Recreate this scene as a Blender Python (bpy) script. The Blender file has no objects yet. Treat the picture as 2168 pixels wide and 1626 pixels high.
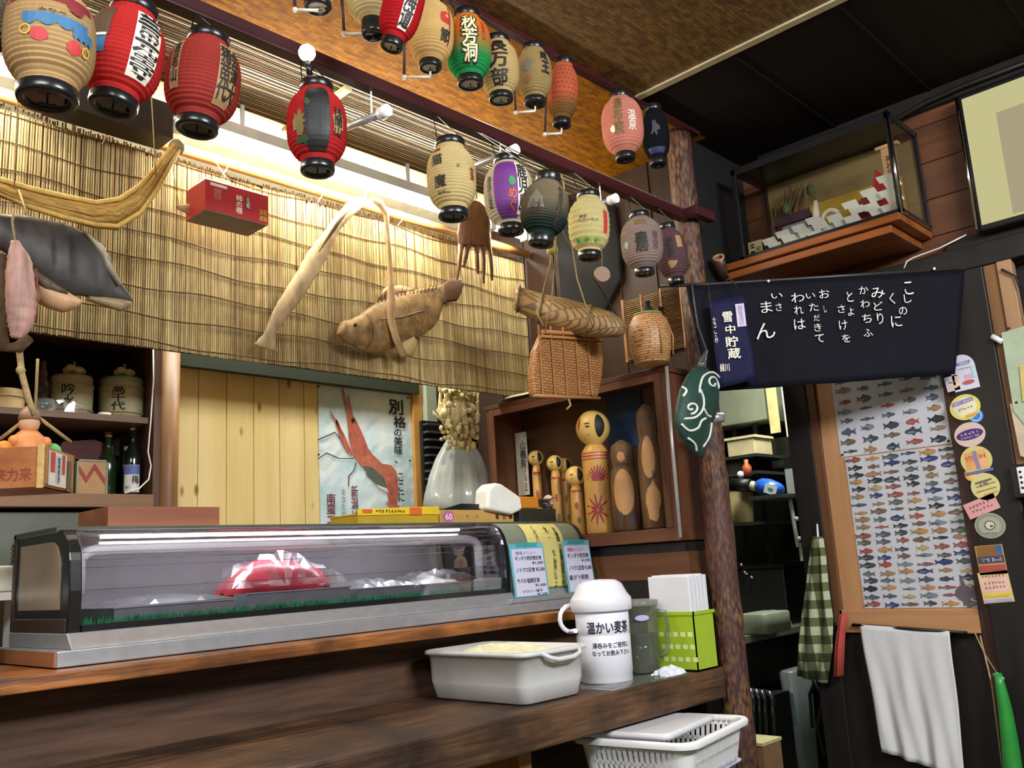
import bpy, bmesh, math, random
from mathutils import Vector as V, Matrix
random.seed(7)
sc = bpy.context.scene
COL = sc.collection

# ---------------------------------------------------------------- camera
FPX = 1900.16
EYE = V((0.0, 0.0, 1.15))
YAW, PITCH, ROLL = [math.radians(a) for a in (43.31428, 11.34826, -3.44253)]
_f = V((math.cos(YAW)*math.cos(PITCH), math.sin(YAW)*math.cos(PITCH), math.sin(PITCH)))
_r = V((math.sin(YAW), -math.cos(YAW), 0))
_u = _r.cross(_f)
CR = _r*math.cos(ROLL) + _u*math.sin(ROLL)
CU = _u*math.cos(ROLL) - _r*math.sin(ROLL)
CF = _f
cam_d = bpy.data.cameras.new('camera'); cam_d.sensor_width = 36; cam_d.lens = FPX/2168*36
cam_d.clip_start = 0.02
cam = bpy.data.objects.new('camera', cam_d); COL.objects.link(cam)
_m = Matrix((CR, CU, -CF)).transposed().to_4x4(); _m.translation = EYE
cam.matrix_world = _m
sc.camera = cam

# ---------------------------------------------------------------- world, view, light
w = bpy.data.worlds.new('world'); sc.world = w; w.use_nodes = True
w.node_tree.nodes['Background'].inputs[0].default_value = (.8, .85, 1, 1)
w.node_tree.nodes['Background'].inputs[1].default_value = 0.015
vs = sc.view_settings
vs.view_transform = 'Standard'; vs.look = 'None'; vs.gamma = 1; vs.exposure = 0.8
vs.use_curve_mapping = False
try: sc.cycles.use_denoising = True
except Exception: pass
sc.cycles.max_bounces = 8; sc.cycles.transparent_max_bounces = 16
sc.cycles.sample_clamp_indirect = 6

def area(name, loc, size, power, col, rot=(0, 0, 0)):
    d = bpy.data.lights.new(name, 'AREA'); d.shape = 'RECTANGLE'; d.size, d.size_y = size
    d.energy = power; d.color = col
    o = bpy.data.objects.new(name, d); COL.objects.link(o); o.location = loc; o.rotation_euler = rot
    return o
TUBE_STRENGTH = 80.0
def bulb(name, loc, power, col, r=.18):
    d = bpy.data.lights.new(name, 'POINT'); d.energy = power; d.color = col; d.shadow_soft_size = r
    o = bpy.data.objects.new(name, d); COL.objects.link(o); o.location = loc; return o
area('dining_ceiling_light', (-0.7, 0.1, 2.66), (1.2, 0.4), 34, (.96, .98, 1), (math.radians(38), 0, math.radians(-38)))
area('dining_ceiling_light', (1.5, -1.1, 2.66), (1.2, 0.4), 60, (.96, .98, 1), (math.radians(56), 0, math.radians(-12)))
area('chef_side_ceiling_light', (2.0, 3.04, 2.80), (1.6, 0.15), 22, (.97, 1, .95))
area('kitchen_light', (4.0, 2.0, 2.58), (1.2, 0.3), 26, (.98, 1, .93))

# ---------------------------------------------------------------- helpers
def P(px, py, ax, val):
    """the point of a plane X/Y/Z = val seen at a pixel of the 2168 x 1626 photograph"""
    d = CR*(px-1084) - CU*(py-813) + CF*FPX
    i = 'XYZ'.index(ax)
    return EYE + d*((val-EYE[i])/d[i])

def lin(h):
    h = h.lstrip('#'); c = [int(h[i:i+2], 16)/255 for i in (0, 2, 4)]
    return tuple((x/12.92 if x <= .04045 else ((x+.055)/1.055)**2.4) for x in c) + (1,)

MATS = {}
def _base(name):
    m = bpy.data.materials.new(name); m.use_nodes = True
    nt = m.node_tree; b = nt.nodes['Principled BSDF']
    return m, nt, b
def N(nt, t, **kw):
    n = nt.nodes.new(t)
    for k, v in kw.items(): setattr(n, k, v)
    return n
def mixrgb(nt, fac, a, b, mode='MIX'):
    n = N(nt, 'ShaderNodeMix', data_type='RGBA', blend_type=mode)
    for s, v in ((n.inputs[0], fac), (n.inputs[6], a), (n.inputs[7], b)):
        if hasattr(v, 'is_output') or isinstance(v, bpy.types.NodeSocket): nt.links.new(v, s)
        else: s.default_value = v
    return n.outputs[2]
def coords(nt, scale=(1, 1, 1)):
    tc = N(nt, 'ShaderNodeTexCoord'); mp = N(nt, 'ShaderNodeMapping')
    mp.inputs['Scale'].default_value = scale
    nt.links.new(tc.outputs['Object'], mp.inputs['Vector'])
    return mp.outputs[0]
def noise(nt, vec, scale, detail=4, rough=.55):
    n = N(nt, 'ShaderNodeTexNoise'); n.inputs['Scale'].default_value = scale
    n.inputs['Detail'].default_value = detail; n.inputs['Roughness'].default_value = rough
    nt.links.new(vec, n.inputs['Vector']); return n.outputs['Fac']
def ramp(nt, fac, stops):
    r = N(nt, 'ShaderNodeValToRGB'); e = r.color_ramp.elements
    while len(e) < len(stops): e.new(.5)
    for k, (p, c) in enumerate(stops):
        e[k].position = p; e[k].color = c if not isinstance(c, str) else lin(c)
    nt.links.new(fac, r.inputs[0]); return r.outputs[0]
def bump(nt, b, h, strength, dist=.004):
    n = N(nt, 'ShaderNodeBump'); n.inputs['Strength'].default_value = strength; n.inputs['Distance'].default_value = dist
    nt.links.new(h, n.inputs['Height']); nt.links.new(n.outputs[0], b.inputs['Normal'])

def mat(name, col, rough=.55, metal=0, var=.12, vscale=14, bmp=0, stretch=(1, 1, 1), spec=.5, emis=0, trans=0, sss=0):
    if name in MATS: return MATS[name]
    m, nt, b = _base(name)
    c = lin(col)
    b.inputs['Roughness'].default_value = rough; b.inputs['Metallic'].default_value = metal
    b.inputs['Specular IOR Level'].default_value = spec
    v = coords(nt, stretch); f = noise(nt, v, vscale)
    dk = tuple(x*(1-var) for x in c[:3])+(1,); lt = tuple(min(1, x*(1+var)) for x in c[:3])+(1,)
    o = ramp(nt, f, [(.3, dk), (.7, lt)])
    nt.links.new(o, b.inputs['Base Color'])
    if bmp: bump(nt, b, f, bmp)
    if emis:
        nt.links.new(o, b.inputs['Emission Color']); b.inputs['Emission Strength'].default_value = emis
    if trans: b.inputs['Transmission Weight'].default_value = trans
    if sss:
        b.inputs['Subsurface Weight'].default_value = sss; b.inputs['Subsurface Radius'].default_value = (.02, .015, .01)
    MATS[name] = m; return m

def wood(name, c1, c2, axis='X', scale=1.0, rough=.5, knots=False, bmp=.15, dark=None, spec=.4):
    if name in MATS: return MATS[name]
    m, nt, b = _base(name)
    s = {'X': (1.2, 16, 16), 'Y': (16, 1.2, 16), 'Z': (16, 16, 1.2)}[axis]
    v = coords(nt, tuple(k*scale for k in s))
    f = noise(nt, v, 1.6, 7, .62)
    f2 = noise(nt, coords(nt, tuple(k*scale*.35 for k in s)), 1.3, 3)
    c = ramp(nt, f, [(.33, c1), (.66, c2)])
    c = mixrgb(nt, .35, c, ramp(nt, f2, [(.35, c1), (.65, c2)]))
    if dark:
        f3 = noise(nt, coords(nt, (2.2, 2.2, 2.2)), 1.7, 5)
        c = mixrgb(nt, ramp(nt, f3, [(.42, (0, 0, 0, 1)), (.68, (1, 1, 1, 1))]), c, lin(dark))
    if knots:
        vo = N(nt, 'ShaderNodeTexVoronoi'); vo.inputs['Scale'].default_value = 1.0
        nt.links.new(coords(nt, (13, 13, 5.5)), vo.inputs['Vector'])
        k = ramp(nt, vo.outputs['Distance'], [(.06, (1, 1, 1, 1)), (.17, (0, 0, 0, 1))])
        c = mixrgb(nt, k, c, lin('8a5a24'))
    nt.links.new(c, b.inputs['Base Color'])
    b.inputs['Roughness'].default_value = rough; b.inputs['Specular IOR Level'].default_value = spec
    if bmp: bump(nt, b, f, bmp)
    MATS[name] = m; return m

def stripes(name, axis, pitch, cols, stain=None, rough=.7, bmp=0):
    """colour jumps from strip to strip (reeds, slats), streaked along their length"""
    if name in MATS: return MATS[name]
    m, nt, b = _base(name)
    tc = N(nt, 'ShaderNodeTexCoord'); sp = N(nt, 'ShaderNodeSeparateXYZ'); nt.links.new(tc.outputs['Object'], sp.inputs[0])
    q = N(nt, 'ShaderNodeMath', operation='DIVIDE'); q.inputs[1].default_value = pitch
    nt.links.new(sp.outputs['XYZ'.index(axis)], q.inputs[0])
    fl = N(nt, 'ShaderNodeMath', operation='FLOOR'); nt.links.new(q.outputs[0], fl.inputs[0])
    wn = N(nt, 'ShaderNodeTexWhiteNoise', noise_dimensions='1D'); nt.links.new(fl.outputs[0], wn.inputs['W'])
    n = len(cols)
    c = ramp(nt, wn.outputs['Value'], [(i/(n-1), k) for i, k in enumerate(cols)])
    s = [60, 60, 60]; long_ax = {'X': 2, 'Y': 0, 'Z': 0}[axis]; s[long_ax] = 7
    f = noise(nt, coords(nt, tuple(s)), 1.5, 4)
    c = mixrgb(nt, .30, c, ramp(nt, f, [(.35, cols[0]), (.68, cols[-1])]))
    q2 = N(nt, 'ShaderNodeMath', operation='DIVIDE'); q2.inputs[1].default_value = pitch*2.6; nt.links.new(sp.outputs['XYZ'.index(axis)], q2.inputs[0])
    fl2 = N(nt, 'ShaderNodeMath', operation='FLOOR'); nt.links.new(q2.outputs[0], fl2.inputs[0])
    wn2 = N(nt, 'ShaderNodeTexWhiteNoise', noise_dimensions='1D'); nt.links.new(fl2.outputs[0], wn2.inputs['W'])
    c = mixrgb(nt, .25, c, ramp(nt, wn2.outputs['Value'], [(i/(n-1), k) for i, k in enumerate(cols)]))
    if stain:
        f2 = noise(nt, coords(nt, (1.3, 1.3, 2.0)), 1.6, 4)
        c = mixrgb(nt, ramp(nt, f2, [(.48, (0, 0, 0, 1)), (.75, (.6, .6, .6, 1))]), c, lin(stain))
    nt.links.new(c, b.inputs['Base Color']); b.inputs['Roughness'].default_value = rough
    MATS[name] = m; return m

def weave(name, c1, c2, mortar, w_, h_, rot=0, rough=.55, bmp=.5, plane='XY', blotch=.6, mort=.13, spec=.5):
    if name in MATS: return MATS[name]
    m, nt, b = _base(name)
    tc = N(nt, 'ShaderNodeTexCoord'); mp = N(nt, 'ShaderNodeMapping'); mp.inputs['Rotation'].default_value = (0, 0, rot)
    if plane == 'XY': nt.links.new(tc.outputs['Object'], mp.inputs['Vector'])
    else:
        sp = N(nt, 'ShaderNodeSeparateXYZ'); cb = N(nt, 'ShaderNodeCombineXYZ'); nt.links.new(tc.outputs['Object'], sp.inputs[0])
        nt.links.new(sp.outputs['XYZ'.index(plane[0])], cb.inputs[0]); nt.links.new(sp.outputs['XYZ'.index(plane[1])], cb.inputs[1]); nt.links.new(cb.outputs[0], mp.inputs['Vector'])
    br = N(nt, 'ShaderNodeTexBrick'); br.offset = .5
    br.inputs['Color1'].default_value = lin(c1); br.inputs['Color2'].default_value = lin(c2); br.inputs['Mortar'].default_value = lin(mortar)
    br.inputs['Scale'].default_value = 1; br.inputs['Mortar Size'].default_value = h_*mort; b.inputs['Specular IOR Level'].default_value = spec
    br.inputs['Mortar Smooth'].default_value = .6
    br.inputs['Brick Width'].default_value = w_; br.inputs['Row Height'].default_value = h_
    nt.links.new(mp.outputs[0], br.inputs['Vector'])
    f = noise(nt, coords(nt, (14, 46, 14) if plane == 'XY' else (9, 9, 9)), 1.2, 5)
    c = mixrgb(nt, .45 if plane == 'XY' else .25, br.outputs[0], ramp(nt, f, [(.38, c1), (.62, c2)]))
    f2 = noise(nt, coords(nt), 26, 3)
    c = mixrgb(nt, ramp(nt, f2, [(.5, (0, 0, 0, 1)), (.70, (blotch, blotch, blotch, 1))]), c, lin(mortar))
    nt.links.new(c, b.inputs['Base Color']); b.inputs['Roughness'].default_value = rough
    bump(nt, b, br.outputs['Fac'], -bmp, .006)
    MATS[name] = m; return m

def glass(name, tint='ffffff', gloss=1.0, rough=.02, milky=0.0, milk='dfe4e6'):
    """thin pane: clear with fresnel glare (and a milky share for plastic)"""
    if name in MATS: return MATS[name]
    m, nt, b = _base(name)
    nt.nodes.remove(b)
    out = nt.nodes['Material Output']
    tr = N(nt, 'ShaderNodeBsdfTransparent'); tr.inputs[0].default_value = lin(tint)
    gl = N(nt, 'ShaderNodeBsdfGlossy'); gl.inputs['Roughness'].default_value = rough
    fr = N(nt, 'ShaderNodeFresnel'); fr.inputs[0].default_value = 1.45
    mu = N(nt, 'ShaderNodeMath', operation='MULTIPLY'); mu.inputs[1].default_value = gloss
    nt.links.new(fr.outputs[0], mu.inputs[0])
    mx = N(nt, 'ShaderNodeMixShader'); nt.links.new(mu.outputs[0], mx.inputs[0])
    nt.links.new(tr.outputs[0], mx.inputs[1]); nt.links.new(gl.outputs[0], mx.inputs[2])
    last = mx
    if milky:
        di = N(nt, 'ShaderNodeBsdfDiffuse'); di.inputs[0].default_value = lin(milk)
        tl = N(nt, 'ShaderNodeBsdfTranslucent'); tl.inputs[0].default_value = lin(milk)
        ad = N(nt, 'ShaderNodeMixShader'); ad.inputs[0].default_value = .4
        nt.links.new(di.outputs[0], ad.inputs[1]); nt.links.new(tl.outputs[0], ad.inputs[2])
        m2 = N(nt, 'ShaderNodeMixShader'); m2.inputs[0].default_value = milky
        nt.links.new(mx.outputs[0], m2.inputs[1]); nt.links.new(ad.outputs[0], m2.inputs[2]); last = m2
    nt.links.new(last.outputs[0], out.inputs[0])
    MATS[name] = m; return m

def paper(name, col, col2=None, z0=0, z1=1, var=.08, tl=.3):
    """lantern paper: diffuse that lets some light through; optional two-colour print along z"""
    if name in MATS: return MATS[name]
    m, nt, b = _base(name)
    nt.nodes.remove(b); out = nt.nodes['Material Output']
    f = noise(nt, coords(nt), 22, 5)
    c1 = lin(col)
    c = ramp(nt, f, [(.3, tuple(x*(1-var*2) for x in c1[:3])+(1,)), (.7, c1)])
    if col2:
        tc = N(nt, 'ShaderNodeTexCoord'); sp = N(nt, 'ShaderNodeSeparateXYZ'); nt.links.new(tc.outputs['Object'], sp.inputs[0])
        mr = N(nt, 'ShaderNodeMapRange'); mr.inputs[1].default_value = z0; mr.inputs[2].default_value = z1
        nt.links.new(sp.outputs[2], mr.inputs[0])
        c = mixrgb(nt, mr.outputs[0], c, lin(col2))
    di = N(nt, 'ShaderNodeBsdfDiffuse'); tr = N(nt, 'ShaderNodeBsdfTranslucent')
    nt.links.new(c, di.inputs[0]); nt.links.new(c, tr.inputs[0])
    mx = N(nt, 'ShaderNodeMixShader'); mx.inputs[0].default_value = tl
    nt.links.new(di.outputs[0], mx.inputs[1]); nt.links.new(tr.outputs[0], mx.inputs[2])
    nt.links.new(mx.outputs[0], out.inputs[0])
    MATS[name] = m; return m

def emit(name, col, s):
    if name in MATS: return MATS[name]
    m, nt, b = _base(name); nt.nodes.remove(b)
    e = N(nt, 'ShaderNodeEmission'); e.inputs[0].default_value = lin(col); e.inputs[1].default_value = s
    nt.links.new(e.outputs[0], nt.nodes['Material Output'].inputs[0])
    MATS[name] = m; return m

# frames: origin, right, up (normal = right x up points to the viewer's side)
class Fr:
    def __init__(s, o, r=(1, 0, 0), u=(0, 0, 1), rot=0):
        s.o = V(o); s.r = V(r).normalized(); s.u = V(u).normalized(); s.n = s.r.cross(s.u)
        if rot:
            a = math.radians(rot); r0, u0 = s.r.copy(), s.u.copy()
            s.r = r0*math.cos(a)+u0*math.sin(a); s.u = u0*math.cos(a)-r0*math.sin(a)
    def at(s, x, y, z=0): return s.o + s.r*x + s.u*y + s.n*z
def FY(o, rot=0): return Fr(o, (1, 0, 0), (0, 0, 1), rot)       # faces -Y (towards the room)
def FX(o, rot=0): return Fr(o, (0, -1, 0), (0, 0, 1), rot)      # faces -X (the right-hand wall)
WORLD = Fr((0, 0, 0), (1, 0, 0), (0, 1, 0))

_loc = {}
class MB:
    def __init__(s): s.v = []; s.f = []; s.mi = []; s.sm = []
    def add(s, verts, faces, mi=0, smooth=False):
        b = len(s.v); s.v += [V(p) for p in verts]
        for f in faces: s.f.append([i+b for i in f]); s.mi.append(mi); s.sm.append(smooth)
        return s
    def box(s, lo, hi, fr=WORLD, mi=0, taper=0):
        x0, y0, z0 = lo; x1, y1, z1 = hi; t = taper
        p = [(x0+t, y0+t, z0), (x1-t, y0+t, z0), (x1-t, y1-t, z0), (x0+t, y1-t, z0), (x0, y0, z1), (x1, y0, z1), (x1, y1, z1), (x0, y1, z1)]
        return s.add([fr.at(*q) for q in p], [(3, 2, 1, 0), (4, 5, 6, 7), (0, 1, 5, 4), (1, 2, 6, 5), (2, 3, 7, 6), (3, 0, 4, 7)], mi)
    def rbox(s, lo, hi, r, fr=WORLD, mi=0, n=4, taper=0, smooth=True):
        """box with rounded vertical edges (along local z); taper shrinks the z0 end"""
        def ring(z, d, rr):
            x0, y0, x1, y1 = lo[0]+d, lo[1]+d, hi[0]-d, hi[1]-d; o = []
            for cx, cy, a0 in ((x1-rr, y1-rr, 0), (x0+rr, y1-rr, 90), (x0+rr, y0+rr, 180), (x1-rr, y0+rr, 270)):
                for k in range(n+1):
                    a = math.radians(a0+90*k/n); o.append((cx+rr*math.cos(a), cy+rr*math.sin(a), z))
            return o
        e = min(r*.3, (hi[2]-lo[2])*.2)
        rings = [ring(lo[2], taper+e, r), ring(lo[2]+e, taper, r), ring(hi[2]-e, 0, r), ring(hi[2], e, r)]
        return s.rings([[fr.at(*q) for q in g] for g in rings], mi, smooth)
    def rings(s, rings, mi=0, smooth=True, closed=True, caps=(True, True)):
        n = len(rings[0]); vs = [p for g in rings for p in g]; fs = []
        for i in range(len(rings)-1):
            for k in range(n if closed else n-1):
                a = i*n+k; b = i*n+(k+1) % n; fs.append((a, b, b+n, a+n))
        s.add(vs, fs, mi, smooth)
        b = len(s.v)-len(vs)
        if closed and caps[0]: s.f.append([b+k for k in range(n)][::-1]); s.mi.append(mi); s.sm.append(False)
        if closed and caps[1]: s.f.append([b+(len(rings)-1)*n+k for k in range(n)]); s.mi.append(mi); s.sm.append(False)
        return s
    def tube(s, pts, r, n=8, mi=0, caps=True, smooth=True):
        pts = [V(p) for p in pts]; rs = r if isinstance(r, (list, tuple)) else [r]*len(pts)
        ref = None; rings = []
        for i, p in enumerate(pts):
            t = (pts[min(i+1, len(pts)-1)]-pts[max(i-1, 0)]).normalized()
            if ref is None:
                ref = t.orthogonal().normalized()
            ref = (ref-t*ref.dot(t)).normalized(); b = t.cross(ref)
            rings.append([p+(ref*math.cos(2*math.pi*k/n)+b*math.sin(2*math.pi*k/n))*rs[i] for k in range(n)])
        return s.rings(rings, mi, smooth, caps=(caps, caps))
    def lathe(s, prof, o, axis=(0, 0, 1), n=20, mi=0, smooth=True, caps=(True, True), x=None):
        """prof: (radius, height) pairs up an axis"""
        a = V(axis).normalized(); e1 = V(x) if x else (V((1, 0, 0)) if abs(a.x) < .9 else V((0, 1, 0)))
        e1 = (e1-a*e1.dot(a)).normalized(); e2 = a.cross(e1); o = V(o)
        rings = [[o+a*h+(e1*math.cos(2*math.pi*k/n)+e2*math.sin(2*math.pi*k/n))*max(r, 1e-5) for k in range(n)] for r, h in prof]
        return s.rings(rings, mi, smooth, caps=caps)
    def ball(s, o, r, n=12, mi=0, sc_=(1, 1, 1), fr=WORLD):
        o = V(o); rings = []
        for i in range(n//2+1):
            t = math.pi*i/(n//2); rr = max(math.sin(t), 1e-4); h = -math.cos(t)
            rings.append([o+(fr.r*(rr*math.cos(2*math.pi*k/n)*sc_[0])+fr.u*(rr*math.sin(2*math.pi*k/n)*sc_[1])+fr.n*(h*sc_[2]))*r for k in range(n)])
        return s.rings(rings, mi, True, caps=(False, False))
    def prism(s, pts, fr, z0, z1, mi=0):
        """2-D outline in a frame given a thickness"""
        n = len(pts); vs = [fr.at(x, y, z0) for x, y in pts]+[fr.at(x, y, z1) for x, y in pts]
        fs = [tuple(range(n))[::-1], tuple(range(n, 2*n))]+[(k, (k+1) % n, (k+1) % n+n, k+n) for k in range(n)]
        return s.add(vs, fs, mi)
    def flat(s, pts, fr, z=0, mi=0):
        return s.add([fr.at(x, y, z) for x, y in pts], [tuple(range(len(pts)))], mi)
    def shape(s, sh, fr, x, y, w_, h_, z=0, mi=0):
        vs, fs = sh
        return s.add([fr.at(x+p[0]*w_, y+p[1]*h_, z+(p[2] if len(p) > 2 else 0)) for p in vs], fs, mi)
    def pairs(s, prs, n_dir, thick, m=12, mi=0, caps=True, sub=1, jit=0, seed=1):
        """loft through pairs of edge points; thickness along n_dir; sub/jit: extra sections with a shrivelled skin"""
        rings = []
        if sub > 1:
            th0 = thick if isinstance(thick, (list, tuple)) else [thick]*len(prs); r = random.Random(seed); p2 = []; t2 = []; n = len(prs)
            def cr(a, b, c, d, t): return (b*2+(c-a)*t+(a*2-b*5+c*4-d)*t*t+(b*3-a-c*3+d)*t**3)*.5
            for i in range(n-1):
                for k in range(sub):
                    t = k/sub; g = lambda q: max(0, min(n-1, q)); j_ = lambda: V((r.uniform(-jit, jit), 0, r.uniform(-jit, jit)))
                    p2.append(tuple(cr(prs[g(i-1)][e], prs[i][e], prs[i+1][e], prs[g(i+2)][e], t)+j_() for e in (0, 1))); t2.append((th0[i]*(1-t)+th0[i+1]*t)*r.uniform(1-jit*60, 1+jit*60))
            prs = p2+[prs[-1]]; thick = t2+[th0[-1]]
        for i, (a, b) in enumerate(prs):
            c = (a+b)/2; h = (a-b)/2; t = thick[i] if isinstance(thick, (list, tuple)) else thick
            rings.append([c+h*math.cos(2*math.pi*k/m)+V(n_dir)*t*math.sin(2*math.pi*k/m) for k in range(m)])
        return s.rings(rings, mi, True, caps=(caps, caps))
    def build(s, name, mats, parent=None, origin=None, bevel=0, weld=False, seg=2):
        if not isinstance(mats, (list, tuple)): mats = [mats]
        if parent is not None: o0 = _loc[parent.name]
        elif origin is not None: o0 = V(origin)
        else:
            lo = V([min(p[i] for p in s.v) for i in range(3)]); hi = V([max(p[i] for p in s.v) for i in range(3)])
            o0 = V(((lo.x+hi.x)/2, (lo.y+hi.y)/2, lo.z))
        me = bpy.data.meshes.new(name)
        me.from_pydata([p-o0 for p in s.v], [], s.f)
        for m in mats: me.materials.append(m)
        me.polygons.foreach_set('material_index', s.mi); me.polygons.foreach_set('use_smooth', s.sm)
        bm = bmesh.new(); bm.from_mesh(me)
        if weld: bmesh.ops.remove_doubles(bm, verts=bm.verts, dist=1e-5)
        if not getattr(s, 'keep', False): bmesh.ops.recalc_face_normals(bm, faces=bm.faces)
        bm.to_mesh(me); bm.free()
        ob = bpy.data.objects.new(name, me); COL.objects.link(ob)
        if parent is not None: ob.parent = parent
        else: ob.location = o0
        _loc[ob.name] = o0
        if bevel:
            md = ob.modifiers.new('bevel', 'BEVEL'); md.width = bevel; md.segments = seg; md.limit_method = 'ANGLE'; md.angle_limit = .7
        return ob

def tag(o, label=None, cat=None, group=None, kind=None):
    if label: o['label'] = label
    if cat: o['category'] = cat
    if group: o['group'] = group
    if kind: o['kind'] = kind
    return o
def T(name, loc, label, cat, group=None):
    o = bpy.data.objects.new(name, None); COL.objects.link(o); o.location = loc; o.empty_display_size = .05
    _loc[o.name] = V(loc); return tag(o, label, cat, group)
def struct(o, label=None, cat=None): return tag(o, label, cat, None, 'structure')

_tx = {}
def text(body, bold=0.0, vert=False, res=2):
    """lettering as a flat shape fitted to a 1 x 1 box centred on 0"""
    key = (body, bold, vert, res)
    if key in _tx: return _tx[key]
    c = bpy.data.curves.new('lettering', 'FONT'); c.body = '\n'.join(body) if vert else body
    c.size = 1; c.align_x = 'CENTER'; c.resolution_u = res; c.space_line = .92
    o = bpy.data.objects.new('lettering', c); COL.objects.link(o)
    bpy.context.view_layer.update()
    me = bpy.data.meshes.new_from_object(o.evaluated_get(bpy.context.evaluated_depsgraph_get()))
    vs = [tuple(v.co) for v in me.vertices]; fs = [tuple(p.vertices) for p in me.polygons]
    bpy.data.objects.remove(o); bpy.data.curves.remove(c); bpy.data.meshes.remove(me)
    x0 = min(v[0] for v in vs); x1 = max(v[0] for v in vs); y0 = min(v[1] for v in vs); y1 = max(v[1] for v in vs)
    if bold:                                     # heavier strokes: overlaid copies, slightly shifted
        n = len(vs); k = 8 if bold > .06 else 4; v0, f0 = list(vs), list(fs)
        for q in range(k):
            a = 2*math.pi*(q+.5)/k; vs += [(v[0]+bold*.55*math.cos(a), v[1]+bold*.55*math.sin(a), .00012*(q+1)) for v in v0]; fs += [tuple(i+n*(q+1) for i in f) for f in f0]
    vs = [((v[0]-x0)/(x1-x0)-.5, (v[1]-y0)/(y1-y0)-.5, v[2]) for v in vs]
    _tx[key] = (vs, fs); return _tx[key]
def poly(pts): return (list(pts), [tuple(range(len(pts)))])
def disc(n=20): return poly([(.5*math.cos(2*math.pi*k/n), .5*math.sin(2*math.pi*k/n)) for k in range(n)])
def rect(): return poly([(-.5, -.5), (.5, -.5), (.5, .5), (-.5, .5)])
def blob(seed, n=18, amp=.25):
    r = random.Random(seed); o = []
    for k in range(n):
        a = 2*math.pi*k/n; q = .5*(1-amp*r.random()); o.append((q*math.cos(a), q*math.sin(a)))
    return poly(o)
def fishshape(k=0):
    b = [(.5*math.cos(a), .5*math.sin(a)) for a in [math.pi*2*i/16 for i in range(16)]]
    pts = [(-.5+.78*(x+.5), y*(.8 if k == 0 else .6)) for x, y in b]
    tail = [(.22, .06), (.5, .42), (.42, 0), (.5, -.42), (.22, -.06)]
    fin = [(-.2, .34), (.0, .56), (.14, .3)]; fin2 = [(-.12, -.34), (.02, -.54), (.1, -.3)]
    vs = pts+tail+fin+fin2
    return (vs, [tuple(range(16)), tuple(range(16, 21)), (21, 22, 23), (24, 25, 26)])
def scribble(mb, fr, x, y, w_, h_, z, mi, seed=0):
    """an unreadable small line of print, as short strokes"""
    r = random.Random(seed); n = max(3, int(w_/h_)); st = w_/n
    for k in range(n):
        for q in range(3):
            a = x-w_/2+st*(k+.5)+r.uniform(-.25, .25)*st; b = y+r.uniform(-.32, .32)*h_
            if r.random() < .5: mb.shape(rect(), fr, a, b, st*.62, h_*.16, z, mi)
            else: mb.shape(rect(), fr, a, y, st*.16, h_*.8, z, mi)
def slack(a, b, sag, n=10):
    a, b = V(a), V(b); return [a.lerp(b, k/n)-V((0, 0, sag*4*(k/n)*(1-k/n))) for k in range(n+1)]
# ================================================================ the room
ZC = 2.84
DARK = wood('dark_boards', '1a120c', '2c1d14', 'Y', .8, .55)
DARKX = wood('dark_boards_x', '150e0a', '261812', 'X', .8, .5)
BROWNY = wood('brown_boards', '4a2c1b', '70452b', 'Y', .7, .5)
BROWNZ = wood('brown_post', '52341f', '7c5334', 'Z', .7, .5)
TANZ = wood('tan_board', 'a9774c', 'c4956a', 'Z', .7, .55)
TANY = wood('tan_board_y', 'a9774c', 'c4956a', 'Y', .7, .5)
BLACK = mat('black_paint', '131313', .45, var=.25)
BLACKW = wood('black_wood', '141110', '211c1a', 'Z', .8, .5)
REDB = wood('red_brown_rail', '2c1013', '481c20', 'X', .6, .35)
PINE = wood('pine', 'cdb06c', 'e0ca94', 'Z', .45, .45, knots=True, bmp=.05)
GOLD = weave('gold_weave', '7d4a00', 'c07f0c', '5c3a0a', .042, .013, rough=.7, bmp=.6, spec=.12)
BROWNW = weave('brown_weave', '543a18', '8f6d33', '2e1d0d', .042, .013, rough=.5, bmp=.6)
WHITEP = mat('white_plastic', 'e9e9ea', .35, var=.03)
STEEL = mat('steel', 'b4b7bc', .34, metal=.55, var=.08, vscale=30, stretch=(1, 1, 1))
CHROME = mat('chrome', 'd6d9dc', .12, metal=1, var=.03)
GREYG = mat('grey_green_panel', '7b8372', .45, var=.06)
ROPE = mat('straw_rope', 'a58f64', .9, var=.25, vscale=120)
CORDW = mat('white_cord', 'e8e4da', .6, var=.05)
GLASS = glass('clear_glass', 'f4f7f6', 1.0)

b = MB(); b.box((-1.6, -1.8, -.05), (6.4, 4.6, 0)); struct(b.build('floor', mat('floor_mortar', '4d5138', .6, var=.25, vscale=5)))
b = MB(); b.box((-1.6, -1.8, ZC), (2.62, 1.75, ZC+.04)); struct(b.build('ceiling', BROWNW, origin=(0, 0, ZC)))
b = MB(); b.box((-1.6, 1.75, ZC), (3.12, 2.36, ZC+.04)); struct(b.build('ceiling', GOLD, origin=(0, 0, ZC)))
b = MB(); b.box((2.62, -1.8, ZC), (3.6, 1.75, ZC+.04)); b.box((3.12, 1.75, ZC), (3.6, 1.87, ZC+.04))
for k in range(9): b.box((2.62, -1.7+k*.38, ZC-.004), (3.5, -1.69+k*.38, ZC))
struct(b.build('ceiling', wood('ceiling_dark', '110c09', '20160f', 'X', .8, .85, spec=.15), origin=(0, 0, ZC)))
b = MB(); b.box((-1.6, 2.36, ZC), (3.12, 3.6, ZC+.04)); struct(b.build('ceiling', mat('cream_board', 'e6dfc2', .7), origin=(0, 0, ZC)))
b = MB(); b.box((3.17, 1.865, 2.62), (6.4, 4.6, 2.66)); struct(b.build('ceiling', mat('kitchen_ceiling', '8d9080', .7), origin=(0, 0, 2.62)))

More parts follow.
